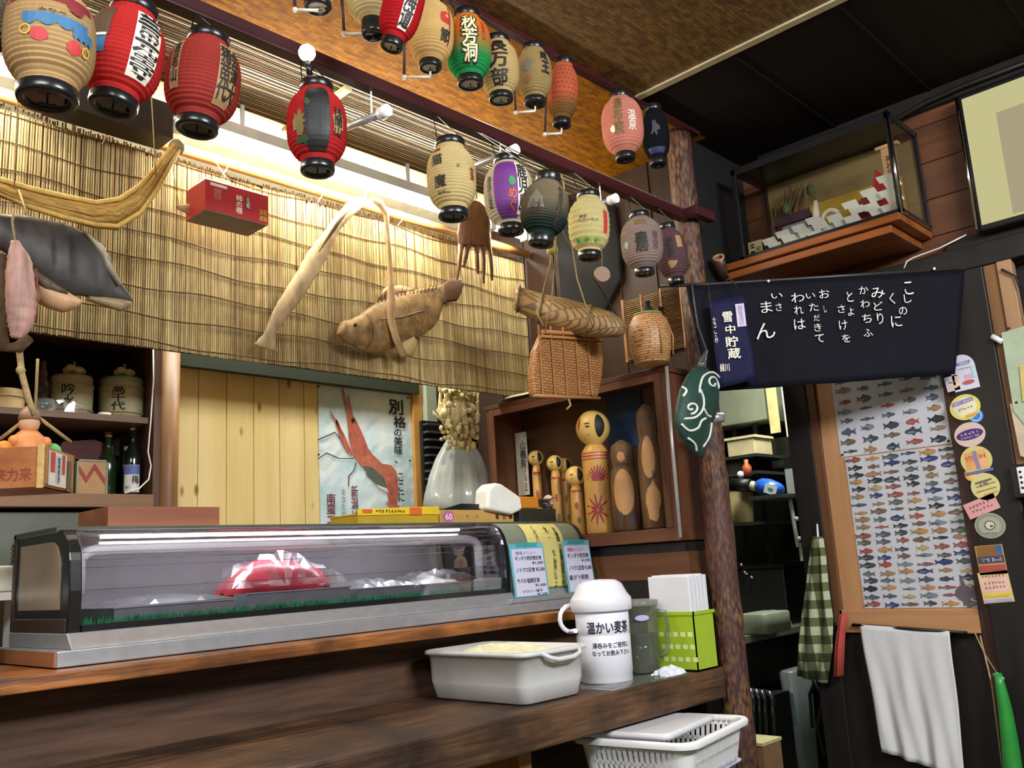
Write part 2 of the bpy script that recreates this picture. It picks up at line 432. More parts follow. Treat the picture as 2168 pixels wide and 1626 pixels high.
b = MB(); b.box((-1.7, -1.8, 0), (-1.6, 4.6, ZC)); struct(b.build('wall_left', mat('plaster', '9b8a70', .8)))
b = MB(); b.box((-1.6, -1.9, 0), (3.6, -1.8, ZC)); struct(b.build('wall_front', mat('plaster', '9b8a70', .8)))
# pine boarding behind the counter: tongue-and-groove boards
b = MB(); xs = 1.56; k = 0
while xs < 2.80:
    b.box((xs+.004, 3.30, .0), (min(xs+.122, 2.80), 3.33, 2.05)); b.box((xs, 3.306, 0), (xs+.012, 3.33, 2.05)); xs += .122
struct(b.build('wall_back', PINE))
b = MB(); b.box((-1.6, 3.52, 0), (6.4, 3.6, ZC)); struct(b.build('wall_back', DARKX))
b = MB(); b.box((1.50, 3.26, 1.985), (2.80, 3.36, 2.30)); struct(b.build('trim_1', mat('dark_green_board', '2f3527', .5)))
# log pillar between cabinet and pine boards
b = MB(); b.lathe([(.040, 0), (.041, .8), (.039, 1.5), (.041, 2.1)], (1.530, 3.235, 0), n=16)
struct(b.build('trim_2', wood('log_pillar', '6e4a2b', 'a0764a', 'Z', .5, .45, knots=True)))
b = MB(); b.box((2.772, 3.275, 0), (2.826, 3.31, 2.05)); struct(b.build('trim_3', wood('orange_batten', 'b27a35', 'cf9a52', 'Z', .6)))
b = MB(); b.box((2.832, 3.25, 0), (2.905, 3.33, 2.05), mi=0); struct(b.build('trim_4', mat('pale_green_post', 'a4ab93', .5), bevel=.006))
# partition behind the doll cabinet
b = MB(); b.box((3.12, 1.865, 0), (3.17, 3.55, ZC))
for k in range(9): b.box((3.114, 1.86+.19*k, 1.86), (3.12, 1.868+.19*k, ZC))
struct(b.build('wall_partition', wood('partition_boards', '28180d', '432a18', 'Z', .8, .6)))
b = MB(); b.box((2.905, 1.9, .0), (3.118, 3.5, 1.195)); struct(b.build('wall_partition', BLACKW))
b = MB(); b.box((2.90, 1.885, 1.06), (3.118, 3.5, 1.16)); struct(b.build('trim_5', wood('brown_board_x', '4e2f1b', '6b4428', 'Y', .7)))
b = MB()
for k in range(16): b.box((2.902+k*.0135, 1.878, .78), (2.911+k*.0135, 1.886, 1.055))
struct(b.build('trim_6', BLACK))
# right-hand wall: boards above, dark panel and framed notice board below
b = MB(); b.box((3.5, -1.8, 2.10), (3.62, 1.86, ZC))
for k in range(5): b.box((3.492, -1.8, 2.13+k*.148), (3.5, 1.86, 2.13+k*.148+.142))
struct(b.build('wall_right', BROWNY))
b = MB(); b.box((3.53, -1.8, 0), (3.62, 1.70, 2.10)); struct(b.build('wall_right', BLACKW))
b = MB(); b.box((3.505, 1.08, 0.0), (3.53, 1.62, .815)); struct(b.build('trim_7', BLACKW))
b = MB(); b.box((3.44, -1.8, 2.105), (3.5, 1.70, 2.19)); struct(b.build('trim_8', BLACKW, bevel=.004))     # lintel
b = MB(); b.box((3.47, -1.8, 2.19), (3.5, 1.0, 2.235)); struct(b.build('trim_9', DARK))
b = MB(); b.box((3.46, -1.8, 2.775), (3.5, 1.70, ZC)); struct(b.build('trim_10', BLACKW))                  # cornice
b = MB(); b.box((3.47, 1.62, 0), (3.62, 1.72, 2.105)); struct(b.build('trim_11', BLACKW, bevel=.004))      # jamb
b = MB(); b.box((3.475, 1.585, .84), (3.5, 1.635, 2.105)); struct(b.build('trim_12', BROWNZ, bevel=.003))
b = MB(); b.box((3.49, 1.08, .9), (3.53, 1.585, 2.105)); struct(b.build('trim_13', TANZ))                    # board behind the fish posters
b = MB(); b.box((3.475, 1.09, .815), (3.515, 1.60, .902)); struct(b.build('trim_14', TANY, bevel=.004))      # rail under the posters
b = MB(); b.box((3.475, 1.045, 0), (3.53, 1.09, 2.105)); struct(b.build('trim_15', wood('purple_brown', '37211d', '553630', 'Z', .7), bevel=.003))
b = MB(); b.box((3.44, .885, 0), (3.53, 1.045, 2.105)); struct(b.build('trim_16', BLACKW, bevel=.004))       # dark post with the stickers
b = MB(); b.box((3.45, .84, 1.36), (3.50, .885, 2.105)); struct(b.build('trim_17', wood('mid_post', '6b4a2c', '8b6440', 'Z', .6), bevel=.003))
b = MB(); b.box((3.44, .79, 1.30), (3.49, .838, 2.105)); struct(b.build('trim_18', wood('beige_post', '94704f', 'b48d68', 'Z', .6), bevel=.003))
# battens and rails under the ceiling
b = MB(); b.box((-1.6, 1.735, ZC-.016), (3.05, 1.765, ZC)); struct(b.build('trim_19', REDB))
b = MB(); b.box((2.605, -1.8, ZC-.008), (2.635, 1.735, ZC)); struct(b.build('trim_20', mat('pale_strip', 'b8aa8a', .4)))
# kitchen beyond the passage
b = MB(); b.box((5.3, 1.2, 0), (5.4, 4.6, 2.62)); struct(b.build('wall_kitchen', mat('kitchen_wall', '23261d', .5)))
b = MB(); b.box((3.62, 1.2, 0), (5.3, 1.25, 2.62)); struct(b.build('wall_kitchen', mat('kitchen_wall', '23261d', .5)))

b = MB(); b.box((3.04, 1.80, 2.15), (3.5, 1.86, ZC)); struct(b.build('wall_passage', mat('passage_black', '0d0c0c', .7)))
# log post with bark
t = MB(); pr = []
for k in range(41):
    z = ZC*k/40; pr.append((.058-.008*z/ZC+random.uniform(-.003, .003), z))
pr[-1] = (pr[-1][0], ZC)
t.lathe(pr, (2.985, 1.80, 0), n=20)
bm_, bnt, bb = _base('bark'); MATS['bark'] = bm_
vv = coords(bnt, (70, 70, 22)); vo = N(bnt, 'ShaderNodeTexVoronoi'); vo.inputs['Scale'].default_value = 1.4; bnt.links.new(vv, vo.inputs['Vector'])
f_ = noise(bnt, coords(bnt, (5, 5, 3)), 1.5)
c_ = mixrgb(bnt, ramp(bnt, vo.outputs['Distance'], [(.15, (0, 0, 0, 1)), (.75, (1, 1, 1, 1))]), lin('8a623c'), lin('2b1512'))
c_ = mixrgb(bnt, ramp(bnt, f_, [(.4, (0, 0, 0, 1)), (.6, (.75, .75, .75, 1))]), c_, lin('4a2a2c'))
bnt.links.new(c_, bb.inputs['Base Color']); bb.inputs['Roughness'].default_value = .6
bump(bnt, bb, vo.outputs['Distance'], -.8, .01)
tag(t.build('log_post', MATS['bark']), 'rough bark covered log post standing at the right end of the counter', 'post')

# lower lantern rail
t = MB(); t.box((-1.6, 1.762, 2.440), (2.925, 1.792, 2.475)); t.box((-1.6, 1.757, 2.434), (2.925, 1.797, 2.445)); t.box((2.925, 1.70, 2.436), (3.04, 1.735, 2.474)); t.box((2.90, 1.70, 2.436), (2.93, 1.792, 2.474))
tag(t.build('lantern_rail', REDB, bevel=.003), 'long dark red rail carrying the lower row of paper lanterns', 'rail')
t = MB(); t.tube([V((x, 1.768, 2.479)) for x in (1.7, 2.0, 2.3, 2.6, 2.9)], .003, 6)
tag(t.build('wire', mat('bright_wire', 'b9a37f', .3, metal=.6)), 'thin pale wire running along the top of the dark red lantern rail', 'wire')
for q, (px, py, lab) in enumerate(((815, 236, 'beside the red and black lantern'), (1300, 421, 'beside the pale yellow lantern near the post'), (1088, 318, 'behind the purple lantern'))):
    e = P(px, py, 'Y', 1.72); r = T('crossbar', e, 'grey metal crossbar with white end cap '+lab, 'crossbar', 'crossbars from the rail to the reed screen')
    b = MB(); b.tube([e+V((0, .02, 0)), P(px-100, py+40, 'X', e.x)], .011, 10); b.build('bar', STEEL, r)
    b = MB(); b.tube([e-V((0, .012, 0)), e+V((0, .02, 0))], .017, 12); b.build('end_cap', WHITEP, r)
    b = MB(); b.tube([V((e.x, 1.777, e.z-.012)), V((e.x, 1.777, 2.434))], .003, 6); b.build('wire_loop', CORDW, r)

# ---------------------------------------------------------------- ceiling blind, fluorescent lamps, reed screen
t = T('ceiling_blind', (1.2, 2.5, 2.80), 'horizontal slatted bamboo blind fixed under the ceiling behind the lanterns', 'blind')
b = MB(); y = 2.30
while y < 2.72:
    y += random.choice((.006, .008, .012, .016)); z = 2.826+.006*math.sin(y*14)
    b.tube([V((-.6, y, z)), V((3.1, y+random.uniform(-.004, .004), z))], .0024, 4, caps=False)
b.build('slats', mat('blind_slat', '5d4c38', .6, var=.4, vscale=6), t)
b = MB(); b.box((-.6, 2.305, 2.818), (3.1, 2.335, 2.839)); b.build('edge_batten', mat('cream_batten', 'cdbf8c', .6), t)
for x in (1.72, 2.85): b = MB(); b.box((x, 2.335, 2.805), (x+.03, 2.74, 2.818)); b.build('cross_batten', mat('cream_batten', 'cdbf8c', .6), t)

TUBE = emit('lamp_tube', 'fff5e0', TUBE_STRENGTH)
for x0, x1, lab in ((-.35, .86, 'fluorescent batten lamp over the far left of the reed screen'), (1.26, 2.52, 'long glowing fluorescent batten lamp above the middle of the reed screen'), (2.73, 2.99, 'short fluorescent lamp behind the purple and dark lanterns')):
    t = T('fluorescent_lamp', ((x0+x1)/2, 2.66, 2.66), lab, 'lamp')
    for q in (.2, .8): b = MB(); b.tube([V((x0+(x1-x0)*q, 2.66, 2.70)), V((x0+(x1-x0)*q, 2.66, 2.805))], .008, 8); b.build('stem', mat('lamp_housing', 'b9b9ae', .5), t)
    b = MB(); b.prism([(-.03, .072), (.03, .072), (.022, .036), (-.022, .036)], Fr((x0, 2.66, 2.640), (0, 1, 0), (0, 0, 1)), 0, x1-x0)
    b.build('housing', mat('lamp_housing', 'b9b9ae', .5), t)
    b = MB(); b.tube([V((x0+.03, 2.66, 2.645)), V((x1-.03, 2.66, 2.645))], .014, 12); b.build('tube', TUBE, t)
    for q in (x0, x1-.03): b = MB(); b.box((q, 2.64, 2.627), (q+.03, 2.68, 2.665)); b.build('socket', WHITEP, t)

t = T('reed_screen', (1.2, 2.80, 1.9), 'wide tan reed screen hanging from a bamboo pole above the kitchen counter', 'reed screen')
b = MB(); x = -.45; rnd = random.Random(3)
while x < 3.105:
    wv = .004*math.sin(x*5.1)+.003*math.sin(x*13)
    zt = 2.600+.012*rnd.random() - (.03*rnd.random() if rnd.random() < .2 else 0)+.006*math.sin(x*3)
    zb = 1.910+.004*rnd.random()
    y0 = 2.80+wv; r = .0027+.0009*rnd.random(); dx = rnd.uniform(-.002, .002)
    b.add([(x-r, y0, zb), (x, y0-r, zb), (x+r, y0, zb), (x-r+dx, y0, zt), (x+dx, y0-r, zt), (x+r+dx, y0, zt)], [(0, 1, 4, 3), (1, 2, 5, 4)], 0, True)
    x += .0078
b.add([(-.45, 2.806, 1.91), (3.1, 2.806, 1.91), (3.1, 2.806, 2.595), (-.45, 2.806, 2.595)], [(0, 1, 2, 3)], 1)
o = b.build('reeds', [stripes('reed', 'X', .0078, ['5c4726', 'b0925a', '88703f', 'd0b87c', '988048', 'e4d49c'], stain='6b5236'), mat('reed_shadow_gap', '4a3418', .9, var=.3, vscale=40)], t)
b = MB()
for k in range(8):
    z = 1.93+.093*k
    b.tube([V((xx, 2.7945+.004*math.sin(xx*5.1)+.003*math.sin(xx*13), z+.006*math.sin(xx*7+k*1.7)+.004*math.sin(xx*17+k))) for xx in [-.45+.05*i for i in range(72)]], .0019, 5)
b.build('binding_cord', mat('brown_twine', '5d4528', .9), t)
b = MB(); b.tube([V((-.5, 2.765, 2.622)), V((.4, 2.765, 2.626)), V((1.4, 2.765, 2.622)), V((3.1, 2.765, 2.618))], [.021, .022, .021, .019], 14)
b.build('bamboo_pole', wood('bamboo_pole', 'b07b3f', 'd2a263', 'X', .6, .3), t)
b = MB()
for x in (.3, .72, 1.08, 1.5, 1.9, 2.3, 2.75): b.tube([V((x, 2.742, 2.63)), V((x+.004, 2.745, 2.60)), V((x+.002, 2.79, 2.57))], .0025, 5)
b.build('hanging_string', CORDW, t)
b = MB(); b.box((.875, 2.63, 2.58), (1.245, 2.735, 2.70))
tag(b.build('wooden_bracket', DARKX), 'dark wooden bracket block fixed between the two left lamps', 'bracket')
# ================================================================ paper lanterns
INK = mat('ink', '15130f', .6, var=.2)
INKBR = mat('brown_ink', '3a2a1c', .6, var=.2)
CAPB = mat('lantern_cap', '17181a', .28, var=.2)
def slice_shape(sh, x, y, w_, h_, step):
    bm = bmesh.new()
    vs = [bm.verts.new((x+p[0]*w_, y+p[1]*h_, p[2] if len(p) > 2 else 0)) for p in sh[0]]
    for f in sh[1]:
        try: bm.faces.new([vs[i] for i in f])
        except ValueError: pass
    for ax, c, ln in ((0, x, w_), (1, y, h_)):
        n = int(abs(ln)/step)+1
        for k in range(1, n):
            co = [0, 0, 0]; co[ax] = c-abs(ln)/2+abs(ln)*k/n; no = [0, 0, 0]; no[ax] = 1
            bmesh.ops.bisect_plane(bm, geom=bm.verts[:]+bm.edges[:]+bm.faces[:], plane_co=co, plane_no=no)
    bm.verts.index_update()
    out = ([tuple(v.co) for v in bm.verts], [tuple(v.index for v in f.verts) for f in bm.faces]); bm.free()
    return out

class Lantern:
    def __init__(s, px, yt, yb, wd, Y, tilt, pap, label, group, capw=.58, name='paper_lantern', caph=.12, top=True, white=False, plump=3.0, hook=True, ribs=22):
        c = P(px, (yt+yb)/2, 'Y', Y); d = (c-EYE).dot(CF); k = d/FPX
        s.R = wd*k/2; s.H = (yb-yt)*k*1.02; s.c = c; s.plump = plump
        f = (EYE-c); f.z = 0; f.normalize(); a = V((0, 0, 1)); rt = a.cross(f)
        t = math.radians(tilt); s.a = a*math.cos(t)+rt*math.sin(t); s.rt = rt*math.cos(t)-a*math.sin(t); s.f = f
        s.cap = s.R*capw; s.ribs = ribs
        s.t = T(name, c-s.a*(s.H/2), label, 'lantern', group)
        b = MB(); n = ribs*2; rings = []
        for i in range(n+1):
            u = -1+2*i/n; r = s.prof(u)+(.0011 if i % 2 == 0 else -.0011)
            rings.append([c+s.a*(u*s.H/2)+(s.f*math.cos(q)+s.rt*math.sin(q))*r for q in [2*math.pi*j/36 for j in range(36)]])
        b.rings(rings, 0, False, caps=(False, False)); s.body = b.build('paper_shade', pap, s.t)
        h = caph*s.H
        for sg in (1, -1):
            if sg == 1 and not top: continue
            b = MB(); o = c+s.a*(sg*s.H*.485)
            b.lathe([(s.cap*.98, 0), (s.cap*1.04, h*.1), (s.cap*1.04, h*.8), (s.cap, h*1.0), (s.cap*.75, h*1.0), (s.cap*.72, h*.75)], o, s.a*sg, n=24)
            cr = b.build('cap_ring', CAPB, s.t)
        o = c-s.a*(s.H*.485+h*.78)
        b = MB(); b.lathe([(s.cap*.9, 0), (s.cap*.9, .002)], o, s.a, n=20)
        b.build('base_disc', mat('white_disc', 'e4e2da', .5) if white else CAPB, cr)
        b = MB(); b.tube([o-s.a*(h*.45)+s.rt*(s.cap*q) for q in (-.3, -.25, 0, .25, .3)], .0018, 5); b.tube([o, o-s.a*(h*.45)], .0018, 5)
        b.tube([o+s.rt*s.cap*.6, o+s.rt*s.cap*.62-s.a*h*.3], .003, 5)
        b.build('wire_foot', mat('dark_wire', '2a2a28', .3, metal=.7), cr)
        if hook:
            tp = c+s.a*(s.H*.485+h); zz = 2.438 if group == LOW else (2.815 if Y > 1.6 else 2.842); yy = 1.762 if group == LOW else (1.737 if Y > 1.6 else tp.y)
            b = MB()
            for q in (-1, 1):
                b.tube([tp+s.rt*(s.cap*.9*q)-s.a*h*.3, tp+s.rt*(s.cap*.85*q)+s.a*.004, V((tp.x+.004*q, yy, max(zz, tp.z+.006)))], .0016, 5)
            b.build('hanger', mat('dark_wire', '2a2a28', .3, metal=.7), s.t)
    def prof(s, u):
        return max(s.cap, s.R*max(0, 1-abs(u)**s.plump*.97)**.5) if abs(u) < 1 else s.cap
    def map(s, x, y, e):
        u = max(-1, min(1, y/(s.H/2))); r = s.prof(u)+e; q = x/s.R
        return s.c+s.a*y+(s.f*math.cos(q)+s.rt*math.sin(q))*r
    def dec(s, items, mats, name='print'):
        """items: (shape, x, y, w, h, material index, layer) in units of R (x, w) and H/2 (y, h)"""
        b = MB()
        for sh, x, y, w_, h_, mi, ly in items:
            v, f = slice_shape(sh, x*s.R, y*s.H/2, w_*s.R, h_*s.H/2, s.R*.16)
            b.add([s.map(p[0], p[1], .0016+.0011*ly+p[2]) for p in v], f, mi)
        return b.build(name, mats, s.body)
    def bow(s, side=-1, lo=1.3):
        """bow-shaped carrying stick beside the lantern, hooked under its base"""
        x = s.rt*(side*s.R*1.12); b = MB()
        p0 = s.c+x+s.a*(s.H*.55); p1 = s.c+x-s.a*(s.H*.5*lo); foot = s.c-s.a*(s.H*.5*lo*.98)
        b.tube([p0, s.c+x*1.06, p1], .0045, 6); b.build('bow_stick', mat('dark_stick', '3a2418', .4), s.t)
        b = MB(); b.tube([p1, foot], .0042, 6); b.tube([foot, foot+s.a*s.H*.09], .003, 5); b.ball(p1, .007, 8)
        b.build('bow_foot', mat('pale_stick', 'd9cfc2', .4), s.t)

LOW = 'paper lanterns hanging from the lower rail'; UPR = 'paper lanterns hanging from the upper batten'
WAVE = poly([(-.5, .5), (.5, .5), (.5, -.2), (.38, -.5), (.27, -.2), (.13, -.5), (0, -.2), (-.13, -.5), (-.27, -.2), (-.4, -.5), (-.5, -.1)])
RED_ = mat('print_red', 'b8282c', .6); WHT_ = mat('print_white', 'ece2d2', .6); YEL_ = mat('print_yellow', 'd8a93c', .6)
BLU_ = mat('print_blue', '356a93', .6); GRN_ = mat('print_green', '3f8f57', .6); ORG_ = mat('print_orange', 'd8622c', .6)
PUR_ = mat('print_purple', '6d2f83', .6); MAR_ = mat('print_maroon', '7e2326', .6); GRY_ = mat('print_grey', '6f6a5c', .6); OLV_ = mat('print_olive', '6e6234', .6)
RINGS = lambda n=14, t=.72: (lambda a: (a, [(k, (k+1) % n, n+(k+1) % n, n+k) for k in range(n)]))([(.5*math.cos(2*math.pi*k/n), .5*math.sin(2*math.pi*k/n)) for k in range(n)]+[(.5*t*math.cos(2*math.pi*k/n), .5*t*math.sin(2*math.pi*k/n)) for k in range(n)])
Tx = lambda s_, b=.03: text(s_, b, True)

L = Lantern(4, -60, 88, 92, 1.70, 0, paper('paper_grey', '756a58'), 'dark grey brown paper lantern cut off at the far upper left edge', LOW)
L.dec([(Tx('会津'), .35, 0, .7, 1.3, 0, 0)], [INKBR])
L = Lantern(106, -25, 200, 176, 1.55, 0, paper('paper_beige', 'c9a676'), 'big beige paper lantern with blue band, red ribbon and two red teapots', LOW, capw=.66)
L.dec([(rect(), -.1, .46, 2.3, .18, 0, 0), (blob(3), .55, .36, .5, .34, 0, 1), (blob(4), -.7, .5, .5, .22, 0, 1),
       (WAVE, .12, -.02, 1.5, .26, 1, 0), (WAVE, .75, -.16, .55, .24, 1, 1), (blob(5, 14, .1), -.24, -.32, .42, .27, 2, 0), (blob(6, 14, .1), .55, -.42, .40, .28, 2, 0),
       (RINGS(), -.54, -.24, .26, .2, 3, 1), (RINGS(), .86, -.40, .24, .2, 3, 1), (text('みなべ'), .02, .16, .6, .08, 4, 0)], [MAR_, BLU_, RED_, YEL_, INK])
L = Lantern(263, 18, 220, 156, 1.69, 9, paper('paper_red', 'cf3a38'), 'bright red paper lantern with white outlined black lettering, tilted', LOW, capw=.6)
L.dec([(rect(), .6, .02, .78, 1.5, 1, 0), (rect(), -.72, .32, .66, .72, 2, 0), (rect(), -.74, -.24, .6, .34, 3, 0), (rect(), -.74, -.03, .6, .06, 1, 1), (Tx('善光寺', .05), .6, .02, .72, 1.42, 0, 1)]+
      [(rect(), .6, -.62+.1*k, .5, .02, 1, 2) for k in range(13)], [INK, WHT_, mat('print_brown', '5a4532', .6), BLU_])
L = Lantern(430, 84, 266, 150, 1.70, 6, paper('paper_brick', 'a9423a'), 'dull red paper lantern with dark lettering on two yellowish side strips', LOW, capw=.56)
L.dec([(rect(), -.82, .05, .34, 1.2, 1, 0), (Tx('高尾山'), -.82, .08, .26, 1.0, 0, 1), (rect(), .72, -.02, .62, 1.5, 1, 0), (Tx('猪苗代', .05), .60, 0, .34, 1.3, 0, 1), (Tx('会津大', .05), .92, .0, .3, 1.3, 0, 1)],
      [INK, mat('print_tan', '9c7a50', .6)])
L = Lantern(671, 188, 353, 124, 1.70, 0, paper('paper_red2', 'c23334'), 'red paper lantern with a broad black brush stroke and green marks', LOW, capw=.56)
L.dec([(rect(), .02, .0, .86, 1.72, 0, 0), (blob(8, 20, .5), -.62, -.18, .62, .74, 1, 1), (blob(9, 16, .4), .78, -.1, .55, .8, 2, 0), (blob(10, 16, .5), -.55, -.62, .7, .28, 3, 1), (Tx('浅間山'), .76, -.1, .34, .76, 0, 1), (blob(12, 12, .6), -.3, .3, .3, .3, 3, 2)],
      [mat('print_black', '1d1e1f', .55, var=.4, vscale=60), OLV_, mat('print_tan', '9c7a50', .6), mat('print_dkgreen', '2e4a2a', .6)])
t_ = T('light_bulb', P(650, 112, 'Y', 1.69), 'small glowing white bulb above the red and black lantern', 'bulb')
b = MB(); b.ball(P(650, 112, 'Y', 1.69), .021, 14); b.build('globe', emit('bulb_white', 'fff1de', 4), t_)
b = MB(); b.tube([P(650, 130, 'Y', 1.69), P(656, 160, 'Y', 1.69)], .008, 8); b.tube([P(655, 145, 'Y', 1.69), P(655, 145, 'Y', 1.755)], .003, 6); b.build('bulb_socket', CAPB, t_)
L = Lantern(956, 308, 450, 103, 1.70, 0, paper('paper_cream', 'd8c48c'), 'cream yellow paper lantern with two bold black characters on its left', LOW, capw=.6)
L.dec([(text('猫', .04), -.62, .36, .52, .34, 0, 0), (text('魔', .04), -.50, -.32, .52, .36, 0, 0), (rect(), -.72, .70, .44, .12, 1, 0), (text('磐梯山'), -.4, -.64, .6, .1, 0, 0), (Tx('会津'), .96, -.05, .26, .42, 1, 0), (blob(2), .3, .1, .16, .12, 2, 0)], [INK, MAR_, OLV_])
L = Lantern(1077, 344, 482, 104, 1.70, 0, paper('paper_ivory', 'd9cbb0'), 'purple and cream paper lantern with bold black lettering down the right', LOW, capw=.52)
L.dec([(rect(), -.05, 0, 1.1, 1.8, 0, 0), (rect(), .63, 0, .5, 1.64, 3, 1), (Tx('鹿児島', .05), .62, .0, .44, 1.5, 1, 2), (blob(21, 14, .2), .16, .14, .3, .32, 2, 1), (text('めぐ', .04, True), .16, -.42, .32, .66, 4, 1), (Tx('霧島'), -.86, -.1, .24, 1.0, 1, 0)], [PUR_, INK, GRN_, WHT_, ORG_])
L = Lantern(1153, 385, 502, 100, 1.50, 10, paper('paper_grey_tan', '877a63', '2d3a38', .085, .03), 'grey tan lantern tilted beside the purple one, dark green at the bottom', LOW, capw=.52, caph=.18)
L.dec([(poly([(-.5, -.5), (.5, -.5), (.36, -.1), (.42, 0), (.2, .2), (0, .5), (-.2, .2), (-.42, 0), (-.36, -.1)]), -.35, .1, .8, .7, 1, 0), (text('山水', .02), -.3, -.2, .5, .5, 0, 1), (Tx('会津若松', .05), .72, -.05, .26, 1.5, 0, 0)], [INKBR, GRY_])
L = Lantern(1247, 418, 537, 87, 1.70, 3, paper('paper_lemon', 'd3c68b'), 'pale yellow smooth lantern with small two line lettering and green leaves', LOW, capw=.55, ribs=10)
L.dec([(text('東京', .02), -.26, .08, .36, .12, 0, 0), (text('ディズニーランド', .02), -.02, -.06, 1.0, .13, 0, 0), (rect(), .93, -.05, .26, .8, 1, 0)]+[(blob(30+k, 10, .4), -.7+.28*k, -.72+.03*(k % 2), .3, .2, 2+(k % 2), 0) for k in range(6)], [INK, RED_, GRN_, mat('print_lime', 'a7a63a', .6)])
L = Lantern(1359, 460, 572, 88, 1.72, 0, paper('paper_mauve_grey', '9d8a82'), 'mauve grey paper lantern with a black block of lettering, near the log post', LOW, capw=.46)
L.dec([(text('皇', .06), 0, .02, .62, .36, 0, 0), (text('居', .06), 0, -.36, .62, .34, 0, 0), (rect(), 0, .62, .6, .2, 1, 0), (Tx('東京'), .68, -.1, .34, .7, 2, 0), (blob(3), -.8, -.2, .3, .3, 3, 0)], [INK, OLV_, mat('print_plum', '5d3b4a', .6), mat('print_sage', '7f9a86', .6)])
L = Lantern(1422, 484, 592, 66, 1.715, -4, paper('paper_plum', '6b4f52'), 'dark plum patterned lantern hanging against the log post', LOW, capw=.5)
L.dec([(Tx('松島', .04), .0, .1, .44, .8, 0, 0), (blob(41, 20, .6), -.1, -.55, .9, .4, 1, 0), (blob(42, 20, .6), -.6, .2, .5, .6, 2, 0), (rect(), .6, .3, .4, .5, 1, 0)], [INK, mat('print_tan', '9c7a50', .6), mat('print_plum', '5d3b4a', .6)])

# upper row
L = Lantern(672, -110, 12, 84, 1.67, 0, paper('paper_white', 'e3d9b8'), 'white lantern mostly above the frame, first of the upper row', UPR, capw=.66, white=True); L.bow()
L = Lantern(788, -70, 50, 108, 1.67, 0, paper('paper_sand', 'd9c795'), 'sand coloured lantern with brown lettering at the top edge of the picture', UPR, capw=.44, caph=.3); L.bow(-1, 1.5)
L.dec([(Tx('名物', .04), -.1, -.08, .52, 1.1, 0, 0), (Tx('石和'), .6, -.4, .3, .7, 1, 0)], [INKBR, GRY_])
L = Lantern(852, -62, 96, 84, 1.49, 16, paper('paper_scarlet', 'c2282d'), 'scarlet lantern leaning right with black white edged lettering, upper row', UPR, capw=.54, white=True)
L.dec([(rect(), .5, -.02, .66, 1.6, 1, 0), (Tx('北海道', .06), .5, -.02, .60, 1.5, 0, 1)], [INK, WHT_])
L = Lantern(912, 2, 138, 96, 1.67, 3, paper('paper_peach', 'e0bd7c'), 'peach coloured lantern with a red flower and black writing at right', UPR, capw=.48, white=True); L.bow(-1, 1.5)
L.dec([(blob(50, 16, .15), .72, .2, .58, .44, 0, 0), (blob(51, 8, .3), .76, .25, .2, .14, 2, 1), (text('節', .06), .74, -.38, .5, .4, 1, 0), (rect(), .97, .0, .07, 1.3, 3, 0)], [RED_, INK, YEL_, MAR_])
L = Lantern(992, 34, 172, 95, 1.67, 0, paper('paper_green_orange', '2f9a58', 'd9792e', .05, .13), 'green to orange lantern with large cream outlined lettering, upper row', UPR, capw=.56, white=True)
L.dec([(Tx('秋芳洞', .13), .08, .0, .74, 1.56, 0, 0), (Tx('秋芳洞', .05), .08, .0, .66, 1.5, 1, 1), (Tx('山口'), .76, .3, .16, .7, 2, 0)], [INK, mat('print_cream', 'e6dcae', .6), RED_])
L = Lantern(1057, 88, 206, 83, 1.67, 0, paper('paper_straw', 'cdb37c'), 'straw coloured lantern with three bold black characters, upper row', UPR, capw=.6, white=True)
L.dec([(text('長', .06), .0, .58, .92, .52, 0, 0), (text('万', .06), .0, -.02, .92, .52, 0, 0), (text('部', .06), .0, -.60, .92, .52, 0, 0)], [INK])
L = Lantern(1131, 104, 214, 74, 1.67, 2, paper('paper_dun', 'ae9564'), 'dun brown lantern with faded brush picture beside the coral lantern', UPR, capw=.6); L.bow(-1, 1.5)
L.dec([(blob(60, 20, .5), -.4, .1, .8, .7, 0, 0), (blob(61, 14, .5), -.3, -.45, .6, .4, 1, 0), (text('蔵', .06), .66, .5, .5, .36, 2, 0), (text('王', .08), .72, .02, .5, .44, 2, 0)], [GRY_, mat('print_rust', '8d5a3a', .6), INK])
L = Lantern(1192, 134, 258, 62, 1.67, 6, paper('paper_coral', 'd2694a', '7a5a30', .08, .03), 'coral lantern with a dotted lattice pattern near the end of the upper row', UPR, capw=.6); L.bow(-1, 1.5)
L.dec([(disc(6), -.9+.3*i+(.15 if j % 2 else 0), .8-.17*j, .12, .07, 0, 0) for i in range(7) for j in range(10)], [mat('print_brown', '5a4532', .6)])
L = Lantern(1318, 205, 330, 87, 1.67, 0, paper('paper_pink', 'd98f7c'), 'pink lantern with olive and white lettering hanging alone before the post', UPR, capw=.46)
L.dec([(Tx('湯布院', .05), -.16, .1, .44, 1.3, 0, 0), (Tx('温泉'), .5, -.1, .4, .7, 1, 0), (blob(70, 12, .4), -.5, -.35, .34, .3, 1, 0)], [OLV_, WHT_])
L = Lantern(1388, 232, 342, 56, 1.69, 0, paper('paper_navy', '1f2126'), 'nearly black lantern in shadow against the top of the log post', UPR, capw=.62)
L.dec([(blob(80, 20, .6), 0, .1, .9, .8, 0, 0), (rect(), 0, -.75, 1.6, .2, 1, 0)], [mat('print_slate', '3c3f45', .6), mat('print_navy', '262b55', .6)])
